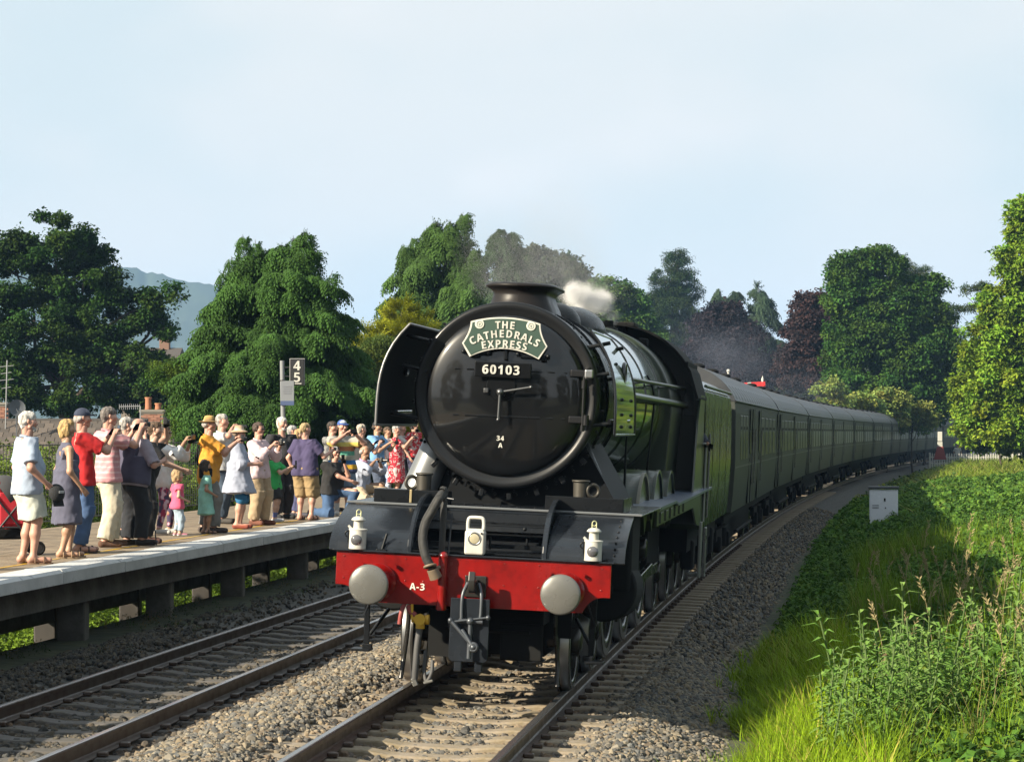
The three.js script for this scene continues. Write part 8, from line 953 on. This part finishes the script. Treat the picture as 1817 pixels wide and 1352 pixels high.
  heldPhone('yellow phone raised by the bald man near the engine', oneHand(K, 0, 0.11), 1.3, { color: [0.5, 0.36, 0.05], land: false });
  person('woman with dark hair in a red top, highest face under the smoke deflector', on(734, 877), 0.9, { sex: 'woman', h: 1.80, skin: 'fair', hair: { style: 'bob', color: [0.02, 0.015, 0.014] }, top: { color: (x, y, z) => (noise3(x * 25, y * 25, z * 25) > 0.3 ? [0.5, 0.4, 0.4] : [0.45, 0.02, 0.03]), sleeve: 0.7 }, legs: { color: navy }, shoes: { color: blackC } });
  // people added just outside the view to cast shadows on the near track
  const out1 = [[-70, 1012, [0.2, 0.2, 0.25], 'unseen man in grey shirt added for his shadow on the near platform'], [-190, 1032, [0.45, 0.42, 0.4], 'unseen man in cream shirt added for his shadow on the near platform'], [-330, 1050, [0.1, 0.2, 0.3], 'unseen man in blue shirt added for his shadow on the near platform'], [-480, 1072, [0.3, 0.1, 0.1], 'unseen man in maroon shirt added for his shadow on the near platform'], [-640, 1100, [0.1, 0.25, 0.1], 'unseen man in green shirt added for his shadow on the near platform']];
  for (const [u, v, c, l] of out1) person(l, on(u, v), 1.9, { h: 1.75, hair: { style: 'short', color: brown }, top: { color: c, sleeve: 0.8 }, legs: { color: jeans }, shoes: { color: blackC } });
  // engine driver leaning from the cab
  { const q = onLoco(0.98, 1.3, -13.15); K = person('engine driver in dark overalls looking out of the cab side', q, 0.35, { h: 1.72, side: 0.2, skin: 'warm', hair: { style: 'short', color: dark }, hat: { style: 'cap', color: [0.015, 0.015, 0.018] }, top: { color: [0.03, 0.035, 0.06], sleeve: 1.8, loose: 0.02 }, legs: { color: [0.03, 0.035, 0.06], loose: 0.02 }, shoes: { color: blackC }, hands: [[0.22, -0.2, 0.12], [-0.16, -0.28, 0.06]] }); }
  // onlookers by the picket fence
  [[1788, 'in a pink top right of centre'], [1700, 'in a white top near the left end'], [1745, 'in a yellow top in the middle']].forEach(([u, w], i) => { const q = atDepth(u, 806, 190), g = landHeight(...along(V(q.x, 0, q.z))); person('tiny distant onlooker behind the picket fence ' + w, V(q.x, g + 0.1, q.z), -0.3, { h: 1.5 + 0.1 * i, hair: { style: 'short', color: brown }, top: { color: [[0.6, 0.25, 0.25], [0.6, 0.6, 0.58], [0.55, 0.5, 0.2]][i], sleeve: 0.7 }, legs: { color: [0.2, 0.2, 0.25] }, shoes: { color: blackC } }); });
  // red pushchair at the left edge
  { const q = on(8, 985), t = thing('pushchair', 'red pushchair with black frame at the left edge of the platform', 'pushchair', q, 1.9); const fm = std([0.05, 0.05, 0.055], 0.4, { metalness: 0.5 }); mesh('hood', [T(new THREE.SphereGeometry(0.27, 24, 12, 0, Math.PI, 0, Math.PI * 0.6)).rotateX(-0.6).translate(0, 0.72, -0.02)], std([0.05, 0.05, 0.055], 0.9), t); mesh('seat', [rbox(0.42, 0.62, 0.12, 0.05, 0, 0.62, -0.06, -0.25), rbox(0.42, 0.12, 0.34, 0.05, 0, 0.40, 0.12), rbox(0.04, 0.4, 0.3, 0.02, 0.21, 0.58, 0.05), rbox(0.04, 0.4, 0.3, 0.02, -0.21, 0.58, 0.05)], std([0.5, 0.015, 0.03], 0.85), t); const fr = []; for (const x of [-0.24, 0.24]) fr.push(bar([x, 0.09, 0.35], [x, 1.02, -0.38], 0.013), bar([x, 0.09, -0.3], [x, 0.62, 0.12], 0.013), bar([x, 0.35, 0.15], [x, 0.35, -0.1], 0.011)); fr.push(bar([-0.24, 1.02, -0.38], [0.24, 1.02, -0.38], 0.016), bar([-0.24, 0.2, 0.26], [0.24, 0.25, -0.18], 0.01), bar([0.24, 0.2, 0.26], [-0.24, 0.25, -0.18], 0.01), bar([-0.24, 0.22, -0.2], [0.24, 0.22, -0.2], 0.01)); mesh('frame', fr, fm, t); mesh('basket', [rbox(0.4, 0.14, 0.36, 0.03, 0, 0.27, 0)], M.soot, t); for (const x of [-0.25, 0.25]) for (const z of [0.37, -0.32]) { const w = mesh('wheel', [torus(0.07, 0.02, x, 0.09, z, 0, Math.PI / 2, 0, 24, 8)], M.soot, t); mesh('hub', [cyl(0.05, 0.05, 0.025, x, 0.09, z, 0, 0, Math.PI / 2)], fm, w); } }
}
renderer.render(scene, camera);
